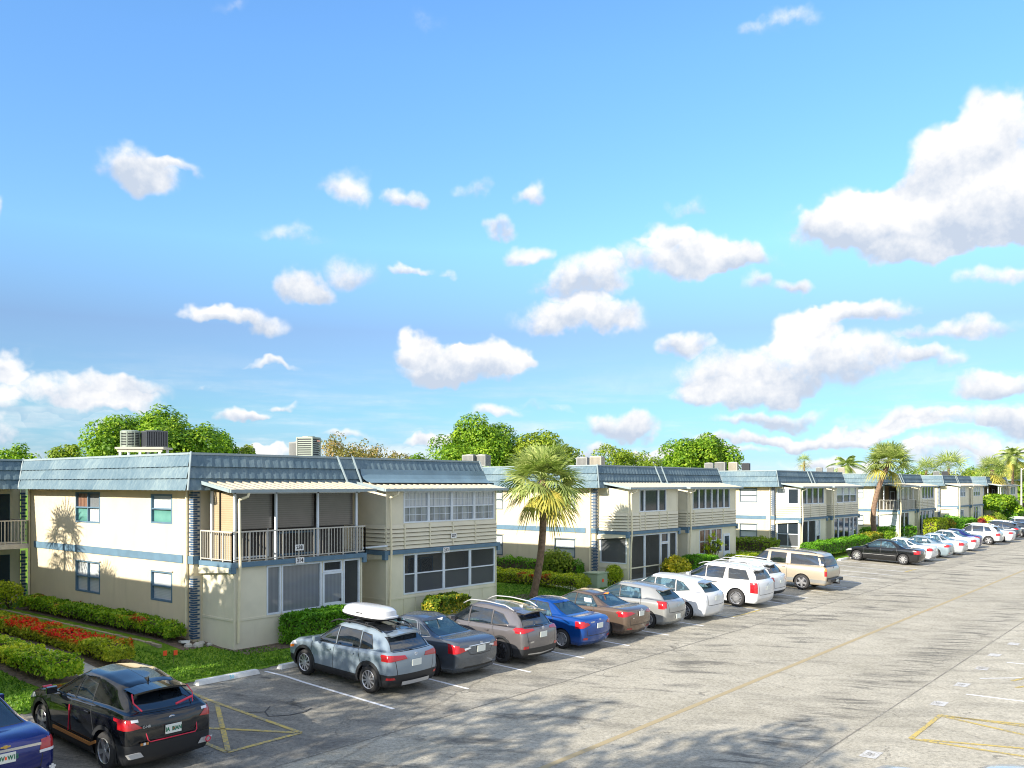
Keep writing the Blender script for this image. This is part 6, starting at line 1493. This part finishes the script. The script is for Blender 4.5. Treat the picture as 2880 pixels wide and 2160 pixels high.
def hedge(name, p0, p1, W, H, n, seed, m, label, cat, group=None, size=.05, base=.2, lump=.12):
    p0 = Vector((*p0, 0)); p1 = Vector((*p1, 0)); L = (p1 - p0).length; mb = hedge_mesh(L, W, H, n, seed, size, base, lump)
    rt = empty(name, (p0.x, p0.y, min(zg(p0.y), zg(p1.y))), (0, 0, math.atan2(p1.y - p0.y, p1.x - p0.x)), label, cat, group)
    st = MB(); lf = MB()
    for f, mi in zip(mb.f, mb.m):
        t = st if mi else lf; n0 = len(t.v); t.v += [mb.v[i] for i in f]; t.f.append(tuple(range(n0, n0 + len(f)))); t.m.append(0)
    lf.build('foliage', m, rt); st.build('stems', STEM, rt)
    co = MB(); inner_core(co, L, W, H); co.build('inner_branches', MT['stem_brown'], rt)
    return rt
def blob_mesh(blobs, n, seed, size, up=.25, shell=.28):
    rn = random.Random(seed); mb = MB(); tot = sum(b[3] ** 2 for b in blobs)
    for (x, y, z, r) in blobs:
        for i in range(int(n * r * r / tot)):
            d = rdir(rn)
            if d.z < -.35 and rn.random() < .6: d.z *= -1
            e = 1 + .22 * mnoise.noise(Vector((x, y, z)) * .7 + d * 2.2) + .10 * mnoise.noise(d * 6 + Vector((z, x, y)))
            rr = r * e * (1 - shell * rn.random() ** 2); p = Vector((x, y, z)) + d * rr
            nn = (d + Vector((0, 0, up)) + rdir(rn) * .7).normalized(); leaf(mb, p, nn, size, rn, .6)
    return mb
def bush(name, x, y, r, h, n, seed, m, label, cat, group=None, size=.05):
    rn = random.Random(seed); bl = []
    for i in range(6): a = rn.uniform(0, 6.3); q = rn.uniform(.15, .5) * r; bl.append((q * math.cos(a), q * math.sin(a), h * rn.uniform(.45, .68), r * rn.uniform(.5, .68)))
    bl.append((0, 0, h * .42, r * .75)); mb = blob_mesh(bl, n, seed, size)
    rt = empty(name, (x, y, zg(y)), (0, 0, 0), label, cat, group); mb.build('foliage', m, rt)
    s = MB()
    for i in range(7): a = rn.uniform(0, 6.3); s.tube([(0, 0, 0), (.35 * r * math.cos(a), .35 * r * math.sin(a), h * .35), (.55 * r * math.cos(a), .55 * r * math.sin(a), h * .6)], [.02, .015, .008], 5, cap=False)
    s.build('stems', STEM, rt); return rt
def tree(name, loc, crown, n, seed, m, label, group, trunk=(.35, 3.), size=.16, cat='tree', nclump=70, cl=(.9, 1.6), lowcut=-.35, tm=None):
    """crown = (rx, ry, rz, cz): clumps spread over the crown's surface and through its volume"""
    rn = random.Random(seed); rx, ry, rz, cz = crown; bl = []
    for i in range(nclump):
        d = rdir(rn)
        if d.z < lowcut: d.z = -d.z
        e = rn.uniform(.62, 1.0) if i % 3 else rn.uniform(.3, .65)
        e *= 1 + .16 * mnoise.noise(d * 1.6 + Vector((seed, 0, 0)))
        bl.append((d.x * rx * e, d.y * ry * e, cz + d.z * rz * e, rn.uniform(*cl)))
    rt = empty(name, loc, (0, 0, 0), label, cat, group); mb = blob_mesh(bl, n, seed + 1, size, .3, .35); mb.build('crown', m, rt)
    t = MB(); r0, ht = trunk; t.tube([(0, 0, -.3), (.05, .05, ht * .5), (.0, .1, ht)], [r0 * 1.3, r0, r0 * .8], 10)
    for i in range(9):
        b = rn.choice(bl); mid = Vector((b[0] * .4, b[1] * .4, ht + (b[2] - ht) * .5)); t.tube([(0, .1, ht * .92), mid, (b[0], b[1], b[2])], [r0 * .55, r0 * .35, r0 * .1], 6, cap=False)
    t.build('trunk', tm or BARK, rt, smooth='auto'); return rt
def palm(name, base, top, r, nf, seed, label, group, tr=(.20, .16), blades=26, lean_mid=None, asp=1.0, fan=True, cat='palm tree', dead=.3, seglen=4):
    """fan palm: trunk from base to top, costapalmate fronds on stalks, the old ones hanging"""
    rn = random.Random(seed); b0 = Vector(base); T = Vector(top) - b0
    rt = empty(name, base, (0, 0, 0), label, cat, group)
    t = MB(); mid = Vector(lean_mid) - b0 if lean_mid else T * .5
    pts = []; rad = []
    for i in range(15):
        u = i / 14; p = (mid * 2 - T * .5 - Vector((0, 0, 0)) * .5) ; q = (Vector((0, 0, 0)) * (1 - u) ** 2 + p * 2 * u * (1 - u) + T * u * u)
        pts.append(q); rad.append(tr[0] * (1.25 if i == 0 else 1) * (1 - u) + tr[1] * u + (.012 if i % 2 else 0))
    pts[0].z -= .15; t.tube(pts, rad, 12); t.build('trunk', PALMB, rt, smooth='auto')
    for part, cnt, m_, lo, hi in (('fronds', nf, L_PALM, -.25, 1.35), ('old_fronds', int(nf * dead), L_PALMD, -1.15, -.3)):
        mb = MB()
        for i in range(cnt):
            a = i * 2.39996 + rn.uniform(-.2, .2); el_ = lo + (hi - lo) * ((i + .5) / cnt) ** 1.0 + rn.uniform(-.12, .12)
            d = Vector((math.cos(a) * math.cos(el_), math.sin(a) * math.cos(el_), math.sin(el_)))
            st = r * rn.uniform(.42, .56); hub = T + d * st + Vector((0, 0, -.10 * st)); s_ = d.cross(Vector((0, 0, 1)))
            if s_.length < .1: s_ = Vector((1, 0, 0))
            s_.normalize(); nrm = s_.cross(d).normalized(); tw = rn.uniform(-.5, .5); s_ = (s_ * math.cos(tw) + nrm * math.sin(tw)).normalized(); nrm = s_.cross(d).normalized()
            mb.tube([T + d * .08, T + d * st * .5, hub], [.022, .016, .01], 4, cap=False)
            if fan:
                for k in range(blades):
                    th = -1.75 + 3.5 * k / (blades - 1) + rn.uniform(-.04, .04); l = r * rn.uniform(.56, .70) * (1 - .22 * abs(th) / 1.75)
                    dd = (d * math.cos(th) + s_ * math.sin(th)).normalized(); w_ = r * .020; pv = dd.cross(nrm) * w_
                    p0 = hub; prev = (p0 - pv * .4, p0 + pv * .4)
                    for q in range(1, seglen + 1):
                        u = q / seglen; droop = -(u ** 2.2) * l * (.22 + .22 * (el_ < .1)) * rn.uniform(.7, 1.3)
                        c = p0 + dd * l * u + Vector((0, 0, droop)) ; ww = 1.0 if q < seglen else .08; ww *= .9
                        cur = (c - pv * ww, c + pv * ww); mb.quad(prev[0], prev[1], cur[1], cur[0]); prev = cur
            else:                                    # feather palm: leaflets along an arching rib
                L = r; prevc = T
                for q in range(1, 15):
                    u = q / 14; c = T + d * L * u + Vector((0, 0, -(u ** 2) * L * .55)); ax = (c - prevc).normalized(); prevc_ = prevc; prevc = c
                    if q < 3: continue
                    for sg in (-1, 1):
                        for h in (0, .5):
                            b = prevc_.lerp(c, h); e = b + (s_ * sg + ax * .5 + Vector((0, 0, -.45))).normalized() * L * .27 * (1 - .5 * u)
                            pv = ax * r * .022; mb.quad(b - pv, b + pv, e + pv * .2, e - pv * .2)
        mb.build(part, m_, rt)
    return rt

# --- the near garden --------------------------------------------------------
hedge('hedge', (14.95, 26.3), (14.95, 37.6), .72, .64, 13000, 11, leaf_mat('leaves_wall_hedge', [(0, (.04, .11, .006)), (.5, (.15, .29, .012)), (1, (.50, .55, .04))], pscale=1.1, patch=((.50, .06, .02), .60, .68, 1.1, .45)), 'green hedge with few red blossoms against the side wall of the nearest building', 'hedge', 'garden hedges', lump=.16)
hedge('hedge', (12.32, 24.7), (12.32, 38.), .9, .64, 20000, 12, L_IXORA, 'yellow-green hedge topped with clusters of red flowers, middle of the three rows at the left', 'hedge', 'garden hedges', lump=.14)
hedge('hedge', (10.30, 23.6), (10.30, 37.), .95, .64, 18000, 13, leaf_mat('leaves_front_hedge', [(0, (.045, .12, .006)), (.45, (.19, .33, .012)), (1, (.75, .68, .05))], pscale=.55), 'green and yellow hedge without red flowers, in front of the flowering row at left', 'hedge', 'garden hedges', lump=.14)
hedge('hedge', (17.3, 23.55), (20.3, 23.75), 1.05, 1.02, 9500, 14, L_HEDGE, 'boxy dark green hedge under the windows of the nearest building, beside its white screen door', 'hedge', 'garden hedges', base=.05, lump=.07)
hedge('hedge', (23.5, 23.35), (25.5, 23.5), .8, .95, 5000, 15, L_CROTON, 'small yellow and green croton hedge below the 213 sign', 'hedge', 'garden hedges', size=.065, base=.25)
bush('shrub', 14.5, 38.3, .7, 1.1, 1500, 17, L_HEDGEY, 'straggly twiggy shrub at the far left corner of the nearest building', 'shrub')
hedge('hedge', (34.75, 24.2), (34.75, 36.), .8, .72, 12000, 21, leaf_mat('leaves_red_tipped', [(0, (.05, .10, .006)), (.5, (.24, .31, .012)), (1, (.75, .65, .05))], pscale=1.0, patch=((.55, .07, .02), .58, .66, .9, .45)), 'yellow-green hedge with orange-red patches behind the near palm trunk, front row', 'hedge', 'garden hedges')
hedge('hedge', (36.6, 24.9), (36.6, 36.), .7, .62, 7000, 22, L_HEDGEY, 'yellow-green hedge behind the red-patched one, running to the green utility box', 'hedge', 'garden hedges')
hedge('hedge', (38.1, 26.6), (38.1, 36.), .7, .95, 7000, 23, L_HEDGE, 'dark green hedge against the side wall of the second building', 'hedge', 'garden hedges', lump=.2)
bush('shrub', 37.6, 33.4, 1.1, 2.0, 3800, 24, leaf_mat('leaves_bronze', [(0, (.03, .06, .008)), (.6, (.12, .13, .02)), (1, (.42, .13, .05))], pscale=1.2), 'tall shrub with reddish new leaves against the side wall of the second building', 'shrub')
bush('shrub', 37.5, 27.8, 1.0, 1.55, 2400, 25, L_TREE2, 'feathery light green shrub below the lower window of the second building', 'shrub', size=.07)
bush('shrub', 38.6, 24.9, .6, .95, 2200, 26, L_HEDGEY, 'yellow rounded shrub right of the green utility box', 'shrub')
bush('shrub', 42.3, 23.5, .95, 1.15, 3000, 27, L_YEL, 'yellow-orange croton bush before the screened porch of the second building', 'shrub', size=.07)
hedge('hedge', (43.6, 23.4), (46.8, 23.6), 1.15, 1.15, 5500, 28, L_HEDGE, 'dark green clipped hedge before the screened porch of the second building', 'hedge', 'garden hedges')
def dracaena(x, y, h, seed, m, label, n=9, r=.6):
    rn = random.Random(seed); rt = empty('dracaena', (x, y, zg(y)), (0, 0, 0), label, 'shrub'); st = MB(); mb = MB()
    for i in range(n):
        a = rn.uniform(0, 6.3); q = rn.uniform(0, r * .6); hh = h * rn.uniform(.35, .82); tp = Vector((q * math.cos(a), q * math.sin(a), hh)); st.tube([(0, 0, 0), tp * .6, tp], [.03, .025, .02], 5)
        for k in range(34):
            d = rdir(rn); d.z = abs(d.z) * .9 + .1; d.normalize(); l = rn.uniform(.32, .5); s_ = d.cross(Vector((0, 0, 1))).normalized() * .025
            e1 = tp + d * l * .6; e2 = tp + d * l + Vector((0, 0, -.10)); mb.quad(tp - s_, tp + s_, e1 + s_, e1 - s_); mb.quad(e1 - s_, e1 + s_, e2 + s_ * .1, e2 - s_ * .1)
    st.build('stems', STEM, rt); mb.build('foliage', m, rt); return rt
dracaena(47.7, 23.9, 2.6, 3, L_HEDGEY, 'tall spiky yellow-green dracaena between the two porches of the second building', 16, .9)
hedge('hedge', (49.2, 23.4), (52.8, 23.6), .9, .9, 4500, 29, L_HEDGEY, 'low bright yellow-green hedge under the curtained panes of the second building', 'hedge', 'garden hedges')
hedge('hedge', (57.4, 24.0), (57.4, 34.), 1.4, 1.5, 5500, 31, L_TREE2, 'loose olive shrubs beside the second building, behind the gold wagon', 'hedge', 'garden hedges', size=.08, lump=.25)
hedge('hedge', (59.5, 22.6), (71.5, 22.8), 1.2, 1.15, 11000, 32, L_HEDGE, 'long clipped green hedge before the third building, behind the gold wagon', 'hedge', 'garden hedges', size=.06)
hedge('hedge', (71.6, 22.7), (75.5, 22.9), 1.2, 1.25, 4000, 33, L_CROTON, 'dark red and green hedge at the right end of the long clipped one', 'hedge', 'garden hedges', size=.07)
bush('shrub', 76.5, 23.2, .6, 1.2, 1500, 34, L_HEDGE, 'smaller rounded green shrub, left of two, at the right porch of the third building', 'shrub')
bush('shrub', 79.0, 22.9, .75, 1.3, 1900, 35, L_TREE, 'larger rounded green shrub, right of two, at the right porch of the third building', 'shrub')
hedge('hedge', (82.5, 26.), (90.5, 24.2), 1.2, 1.2, 6000, 36, L_HEDGE, 'green hedge behind the trunk of the leaning middle palm', 'hedge', 'garden hedges', size=.07)
hedge('hedge', (92., 22.9), (96.5, 22.9), 1.3, 1.8, 4500, 37, L_HEDGEY, 'tall yellow-green clipped hedge at the right porch of the fourth building', 'hedge', 'garden hedges', size=.07)
bush('shrub', 98.0, 22.8, 1.1, 1.9, 2200, 38, L_CROTON, 'orange-brown croton bush beside the tall yellow-green hedge', 'shrub', size=.08)
bush('shrub', 100.3, 22.9, 1.4, 2.1, 2600, 39, L_HEDGE, 'large rounded green bush right of the orange-brown croton', 'shrub', size=.08)
hedge('hedge', (106., 24.), (113., 23.6), 1.3, 1.3, 4500, 40, L_HEDGE, 'dark green hedge before the left porch of the fifth building', 'hedge', 'garden hedges', size=.08)
bush('shrub', 113.5, 22.9, .8, 1.3, 1200, 41, L_REDL, 'crimson cordyline clump before the fifth building', 'shrub', size=.10)
bush('shrub', 117., 22.9, 1.1, 1.4, 1500, 42, L_HEDGEY, 'yellow-green shrub right of the crimson clump', 'shrub', size=.08)
bush('shrub', 121.5, 23.4, .9, 1.3, 1200, 43, L_REDL, 'dark red shrub before the right porch of the fifth building', 'shrub', size=.10)
bush('shrub', 124.5, 22.9, 1.3, 1.4, 1500, 44, L_TREE2, 'lime-green shrub right of the dark red one', 'shrub', size=.08)
hedge('hedge', (132., 23.), (150., 23.), 2., 1.6, 5000, 45, L_HEDGE, 'long dark hedge before the farthest building', 'hedge', 'garden hedges', size=.10)

# concrete edging of the wall bed
mb = MB(); y = 26.0; rn = random.Random(8)
while y < 38.2:
    l = .42; mb.box(14.18, 14.30, y + .01, y + l - .01, -.16, .02 + rn.uniform(-.012, .012)); y += l
tag(mb.build('bed_edging', mat('edging_block', (.33, .28, .22), .9, var=.2, varscale=5)), 'low pale concrete edging between the lawn and the hedge bed of the sunlit wall', 'garden edging')
for i, (x, y, s_) in enumerate(((15.0, 25.65, .14), (15.25, 25.5, .17), (15.5, 25.72, .12), (15.62, 25.45, .10))):
    mb = MB(); mb.lathe([(s_, 0), (s_ * .9, s_ * .5), (s_ * .5, s_ * .8), (0, s_ * .85)], 7); o = mb.build('stone', CONC, smooth=False); o.location = (x, y, zg(y)); tag(o, 'rough pale stone in the gravel gap at the brick corner of the nearest building', 'stone', 'stones at the brick corner')
sp_ = MB(); sp_.v += [(-.12, -.3, .02), (.12, -.3, .02), (.12, .3, .10), (-.12, .3, .10), (-.14, -.3, .09), (.14, -.3, .09), (.14, .3, .17), (-.14, .3, .17)]
sp_.f += [(0, 1, 2, 3), (0, 4, 5, 1), (1, 5, 6, 2), (3, 2, 6, 7), (0, 3, 7, 4)]; sp_.m += [0] * 5; o = sp_.build('splash_block', STOPW); o.location = (15.05, 26.0, -.1); o.rotation_euler = (0, 0, R(160)); tag(o, 'cream splash block under the downspout at the brick corner', 'splash block')
for x, y, lb in ((13.18, 23.9, 'left'), (13.42, 23.75, 'right')):
    rt = empty('marker_flag', (x, y, zg(y)), (0, 0, 0), 'small orange marker flag standing in the lawn, %s of two' % lb, 'flag', 'orange marker flags in the lawn')
    mb = MB(); mb.tube([(0, 0, 0), (0, 0, .40)], .006, 5); mb.build('stake', STEM, rt); mb = MB(); mb.obox((.06, 0, .33), (.06, 0, 0), (0, .01, 0), (0, 0, .07)); mb.build('flag_cloth', ORANGE, rt)
ub = empty('utility_box', (36.95, 24.9, zg(24.9)), (0, 0, 0), 'pale green utility box at the end of the yellow-green hedge', 'utility box')
mb = MB(); mb.box(-.46, .46, -.40, .40, 0, .72); o = mb.build('cabinet', GREENBOX, ub); bv = o.modifiers.new('bevel', 'BEVEL'); bv.width = .02
mb = MB(); mb.box(-.50, .50, -.44, .44, .722, .78); mb.build('lid', GREENBOX, ub); mb = MB(); mb.box(-.05, .10, -.42, -.402, .3, .45); mb.build('warning_label', ORANGE, ub)

# --- palms -------------------------------------------------------------------
palm('palm_tree', (31.7, 24.85, -.17), (32.0, 24.5, 5.25), 2.05, 40, 1, 'near fan palm with a dense shaggy crown, between the first and second buildings', 'fan palms in the lawn', (.165, .15), 26, (31.95, 24.5, 2.4), dead=.22)
palm('palm_tree', (82.3, 24.8, -.17), (82.9, 24.05, 7.1), 2.25, 46, 2, 'leaning fan palm with a round crown before the fourth building', 'fan palms in the lawn', (.24, .20), 22, (81.9, 25.1, 2.8), dead=.05)
palm('palm_tree', (135.7, 25.9, -.05), (135.9, 25.8, 7.0), 2.6, 38, 4, 'far fan palm beside the small round tree, before the farthest building', 'fan palms in the lawn', (.25, .2), 14, dead=.4, seglen=2)
def at_px(px, py, D): u = (px - 1440) / 2468.; return (D * (FW[0] + u * RT[0]), D * (FW[1] + u * RT[1]), CAM_H - (py - 1361.5) / 2468. * D)
for px, py, D, r, fan, nf, lb in ((2605, 1325, 150, 3.2, True, 30, 'small fan palm crown over the fifth roof, left of two'), (2668, 1318, 150, 4.0, True, 34, 'larger fan palm crown over the fifth roof, right of two'),
        (2262, 1298, 190, 2.2, True, 18, 'tiny lone palm with a thin trunk above the third roof'), (2383, 1308, 150, 4.0, False, 16, 'feathery palm top behind the third roof'), (2848, 1283, 150, 4.0, False, 20, 'tall feathery coconut palm near the right edge'), (2875, 1330, 160, 4.5, False, 18, 'lower feathery palm cut by the right edge')):
    x, y, z = at_px(px, py, D); palm('palm_tree', (x, y, -.3), (x, y, z), r, nf, int(px), lb, 'palms beyond the buildings', (.25, .18), 9, fan=fan, dead=.3, seglen=2)
# --- trees ---------------------------------------------------------------------
tree('shade_tree', (31.9, 59.7, 0), (4.8, 5., 4.5, 5.1), 90000, 51, L_TREE, 'broad dense green tree behind the nearest roof and its round air conditioners', 'large trees behind the buildings', size=.11, nclump=130)
tree('shade_tree', (56.4, 49.7, 0), (4.1, 4.1, 4.6, 5.1), 64000, 52, L_TREE, 'large round green tree behind the near palm, left of the two merged crowns', 'large trees behind the buildings', size=.11, nclump=110)
tree('shade_tree', (59.6, 46.1, 0), (3.6, 3.6, 3.9, 4.9), 34000, 53, L_TREE2, 'yellower green tree merging with the round one behind the near palm', 'large trees behind the buildings', size=.13, nclump=80)
tree('shade_tree', (84.8, 44.0, 0), (4.0, 4., 4.6, 5.2), 40000, 54, L_TREE, 'compact round green tree behind the right half of the second roof', 'large trees behind the buildings', size=.14, nclump=90)
tree('shade_tree', (53.2, 55.4, 0), (2.3, 2.3, 2.2, 5.0), 7000, 55, L_TREE, 'small low green tree at the left foot of the large round one', 'large trees behind the buildings', size=.16, nclump=24)
def spread(px, py, D, rx, rz, n, seed, m, lb, nc=40, cl=(.5, .9), size=.12, grp='small trees showing over the roofs'):
    x, y, z = at_px(px, py, D); tree('tree', (x, y, 0), (rx, rx, rz, z - rz), n, seed, m, lb, grp, trunk=(.2, max(1, z - rz * 2)), size=size, nclump=nc, cl=cl)
spread(985, 1232, 64, 3.0, 1.9, 3600, 61, L_ORANGE, 'sparse flat-topped tree with orange-tinged leaves behind the tall air conditioner', 60, (.35, .7), .09)
spread(1080, 1270, 64, 2.4, 1.2, 1800, 62, L_ORANGE, 'lower right arm of the orange-tinged tree, thin and open, over the nearest roof', 40, (.3, .6), .09)
spread(625, 1233, 80, 1.5, 1.7, 2600, 63, L_TREE, 'small dark green tree just right of the broad one', 24, (.5, .9), .12)
spread(690, 1265, 82, 1.3, .8, 1200, 64, L_TREE2, 'small olive treetop peeping over the nearest roof', 14, (.4, .7), .12)
spread(45, 1268, 75, 1.7, 1.0, 1700, 65, L_TREE, 'low green treetop at the far left edge over the roof', 18, (.4, .8), .12)
spread(180, 1258, 70, 1.1, 1.2, 1400, 66, L_TREE2, 'yellowish treetop at the left foot of the broad tree', 14, (.4, .8), .12)
spread(1730, 1252, 90, 2.8, 2.6, 3600, 67, L_TREE2, 'airy light tree right of the merged crowns, left of two', 50, (.4, .8), .11)
spread(1785, 1272, 92, 2.2, 2.0, 2600, 68, L_TREE2, 'airy light tree, right of two, left of the compact round tree', 40, (.4, .8), .11)
spread(1815, 1290, 82, 1.5, 1.0, 1400, 69, L_TREE2, 'low yellow-green treetop at the left foot of the compact round tree', 16, (.4, .8), .11)
tree('tree', (131.5, 24.2, -.1), (3.0, 2.6, 1.1, 2.2), 9000, 70, L_TREE, 'small round-crowned bright green tree before the farthest building', 'small lawn trees', trunk=(.18, 1.3), size=.16, nclump=40, cl=(.6, .9))
rn = random.Random(77)
for i, (px, py, D) in enumerate(((2560, 1335, 170), (2700, 1328, 200), (2735, 1325, 200), (2770, 1318, 190), (2810, 1315, 185), (2835, 1340, 170), (2862, 1310, 200), (2885, 1350, 160), (2450, 1345, 190), (2000, 1352, 150), (1390, 1345, 120), (2905, 1325, 190), (2925, 1360, 150))):
    x, y, z = at_px(px, py, D); tree('tree', (x, y, 0), (4.6, 4.6, z * .45, z * .55), 3200, 90 + i, (L_TREE, L_TREE2)[i % 2], ('far green tree in the belt beyond the last roofs', 'far lighter tree in the belt beyond the last roofs')[i % 2], 'trees in the far belt', trunk=(.25, 2.5), size=.26, nclump=24, cl=(1., 1.8))
# far-off wood closing the horizon
mb = MB(); rn = random.Random(5)
for i in range(15000):
    b = rn.uniform(-.75, 1.75); D = rn.uniform(330, 420); a = YAW - b * .62; x = D * math.cos(a); y = D * math.sin(a)
    h = 4.3 + 2.0 * mnoise.noise(Vector((x * .02, y * .02, 0))) + 1.2 * mnoise.noise(Vector((x * .09, y * .09, 4)))
    leaf(mb, Vector((x, y, rn.uniform(0, 1) ** .5 * h)), (rdir(rn) + Vector((0, 0, .4))).normalized(), .8, rn, .8)
tag(mb.build('far_woods', L_TREE), 'low far-off belt of woods on the horizon', 'woods', kind='stuff')
# street lamp at the right edge, and the house behind it
lp = empty('street_lamp', (160.5, 26.3, 0), (0, 0, 0), 'grey concrete street lamp post near the right edge', 'street lamp')
mb = MB(); mb.tube([(0, 0, 0), (0, 0, 7.6)], [.16, .10], 8); mb.build('pole', WOODP, lp); mb = MB(); mb.tube([(0, 0, 7.2), (.3, -.6, 7.9), (.6, -1.4, 8.0)], .05, 6); mb.build('arm', WOODP, lp); mb = MB(); mb.obox((.7, -1.7, 8.0), (.12, -.3, 0), (.1, .04, 0), (0, 0, .06)); mb.build('lamp_head', WOODP, lp)
hs = empty('house', (172, 30, 0), (0, 0, 0), 'pale far house with a dark carport opening at the right edge', 'house')
mb = MB(); mb.box(-1, 16, 0, 9, 0, 5.6); mb.build('wall', PANEL, hs); mb = MB(); mb.box(-1.5, 16.5, -.6, 9.5, 5.602, 5.9); mb.build('roof', ROOFM, hs); mb = MB(); mb.box(2, 7, -.05, -.002, .2, 2.4); mb.build('carport', DARKI, hs)
# trees beyond the left edge of the frame whose shade falls over the first bays, the road and the lower wall
for i, (x, y, r, h, n) in enumerate(((-1.5, 8.5, 3.0, 8.3, 1500), (-3.2, 14.5, 3.4, 8.8, 2100), (-1.8, 20.2, 3.0, 8.3, 1700), (-4.5, 3.0, 3.2, 9.0, 1200), (2.4, 24.6, 2.7, 8.1, 3000))):
    tree('tree', (x, y, -.3), (r, r * 1.15, r * .75, h - r * .75), n, 200 + i, L_TREE, ('leafy tree just outside the left edge that shades the first bays', )[0], 'shade trees left of the frame', trunk=(.22, h * .45), size=.17, nclump=30, cl=(.8, 1.3))
for x, y, h, r, i in ((7.2, 35.9, 6.5, 1.9, 0), (6.6, 32.6, 5.0, 1.4, 1), (6.9, 30.4, 4.2, .9, 2)):
    palm('palm_tree', (x, y, 0), (x, y, h), r, 16, 300 + i, ('taller', 'middle', 'shorter')[i] + ' small palm outside the left edge that shades the sunlit side wall', 'shade palms left of the frame', (.10, .08), 14, dead=.2, seglen=3)
# grass tufts near the camera
mb = MB(); rn = random.Random(9)
for i in range(42000):
    x = rn.uniform(6, 40); y = 21.5 + (rn.random() ** 1.3) * 7
    if 15.6 < x < 29.2 and y > 24.1: continue
    if 13.9 < x < 15.5 and y > 25.4 or 10.9 < x < 11.8 or 16.8 < x < 20.8 and y > 22.95 or 11.75 < x < 12.9 and y > 24.2 or 9.7 < x < 10.95 and y > 23.1: continue
    if x > 12 and y > 25.6 and x < 14.2: pass
    c = Vector((x, y, zg(y))); a = rn.uniform(0, 6.3); h = rn.uniform(.03, .085); t = Vector((math.cos(a), math.sin(a), 0)) * rn.uniform(.018, .04); l = Vector((rn.gauss(0, .02), rn.gauss(0, .02), h))
    mb.tri(c - t, c + t, c + l)
tag(mb.build('grass_tufts', L_GRASS), 'short blades standing up from the lawn', 'grass', kind='stuff')
# fallen leaves and grit along the verge
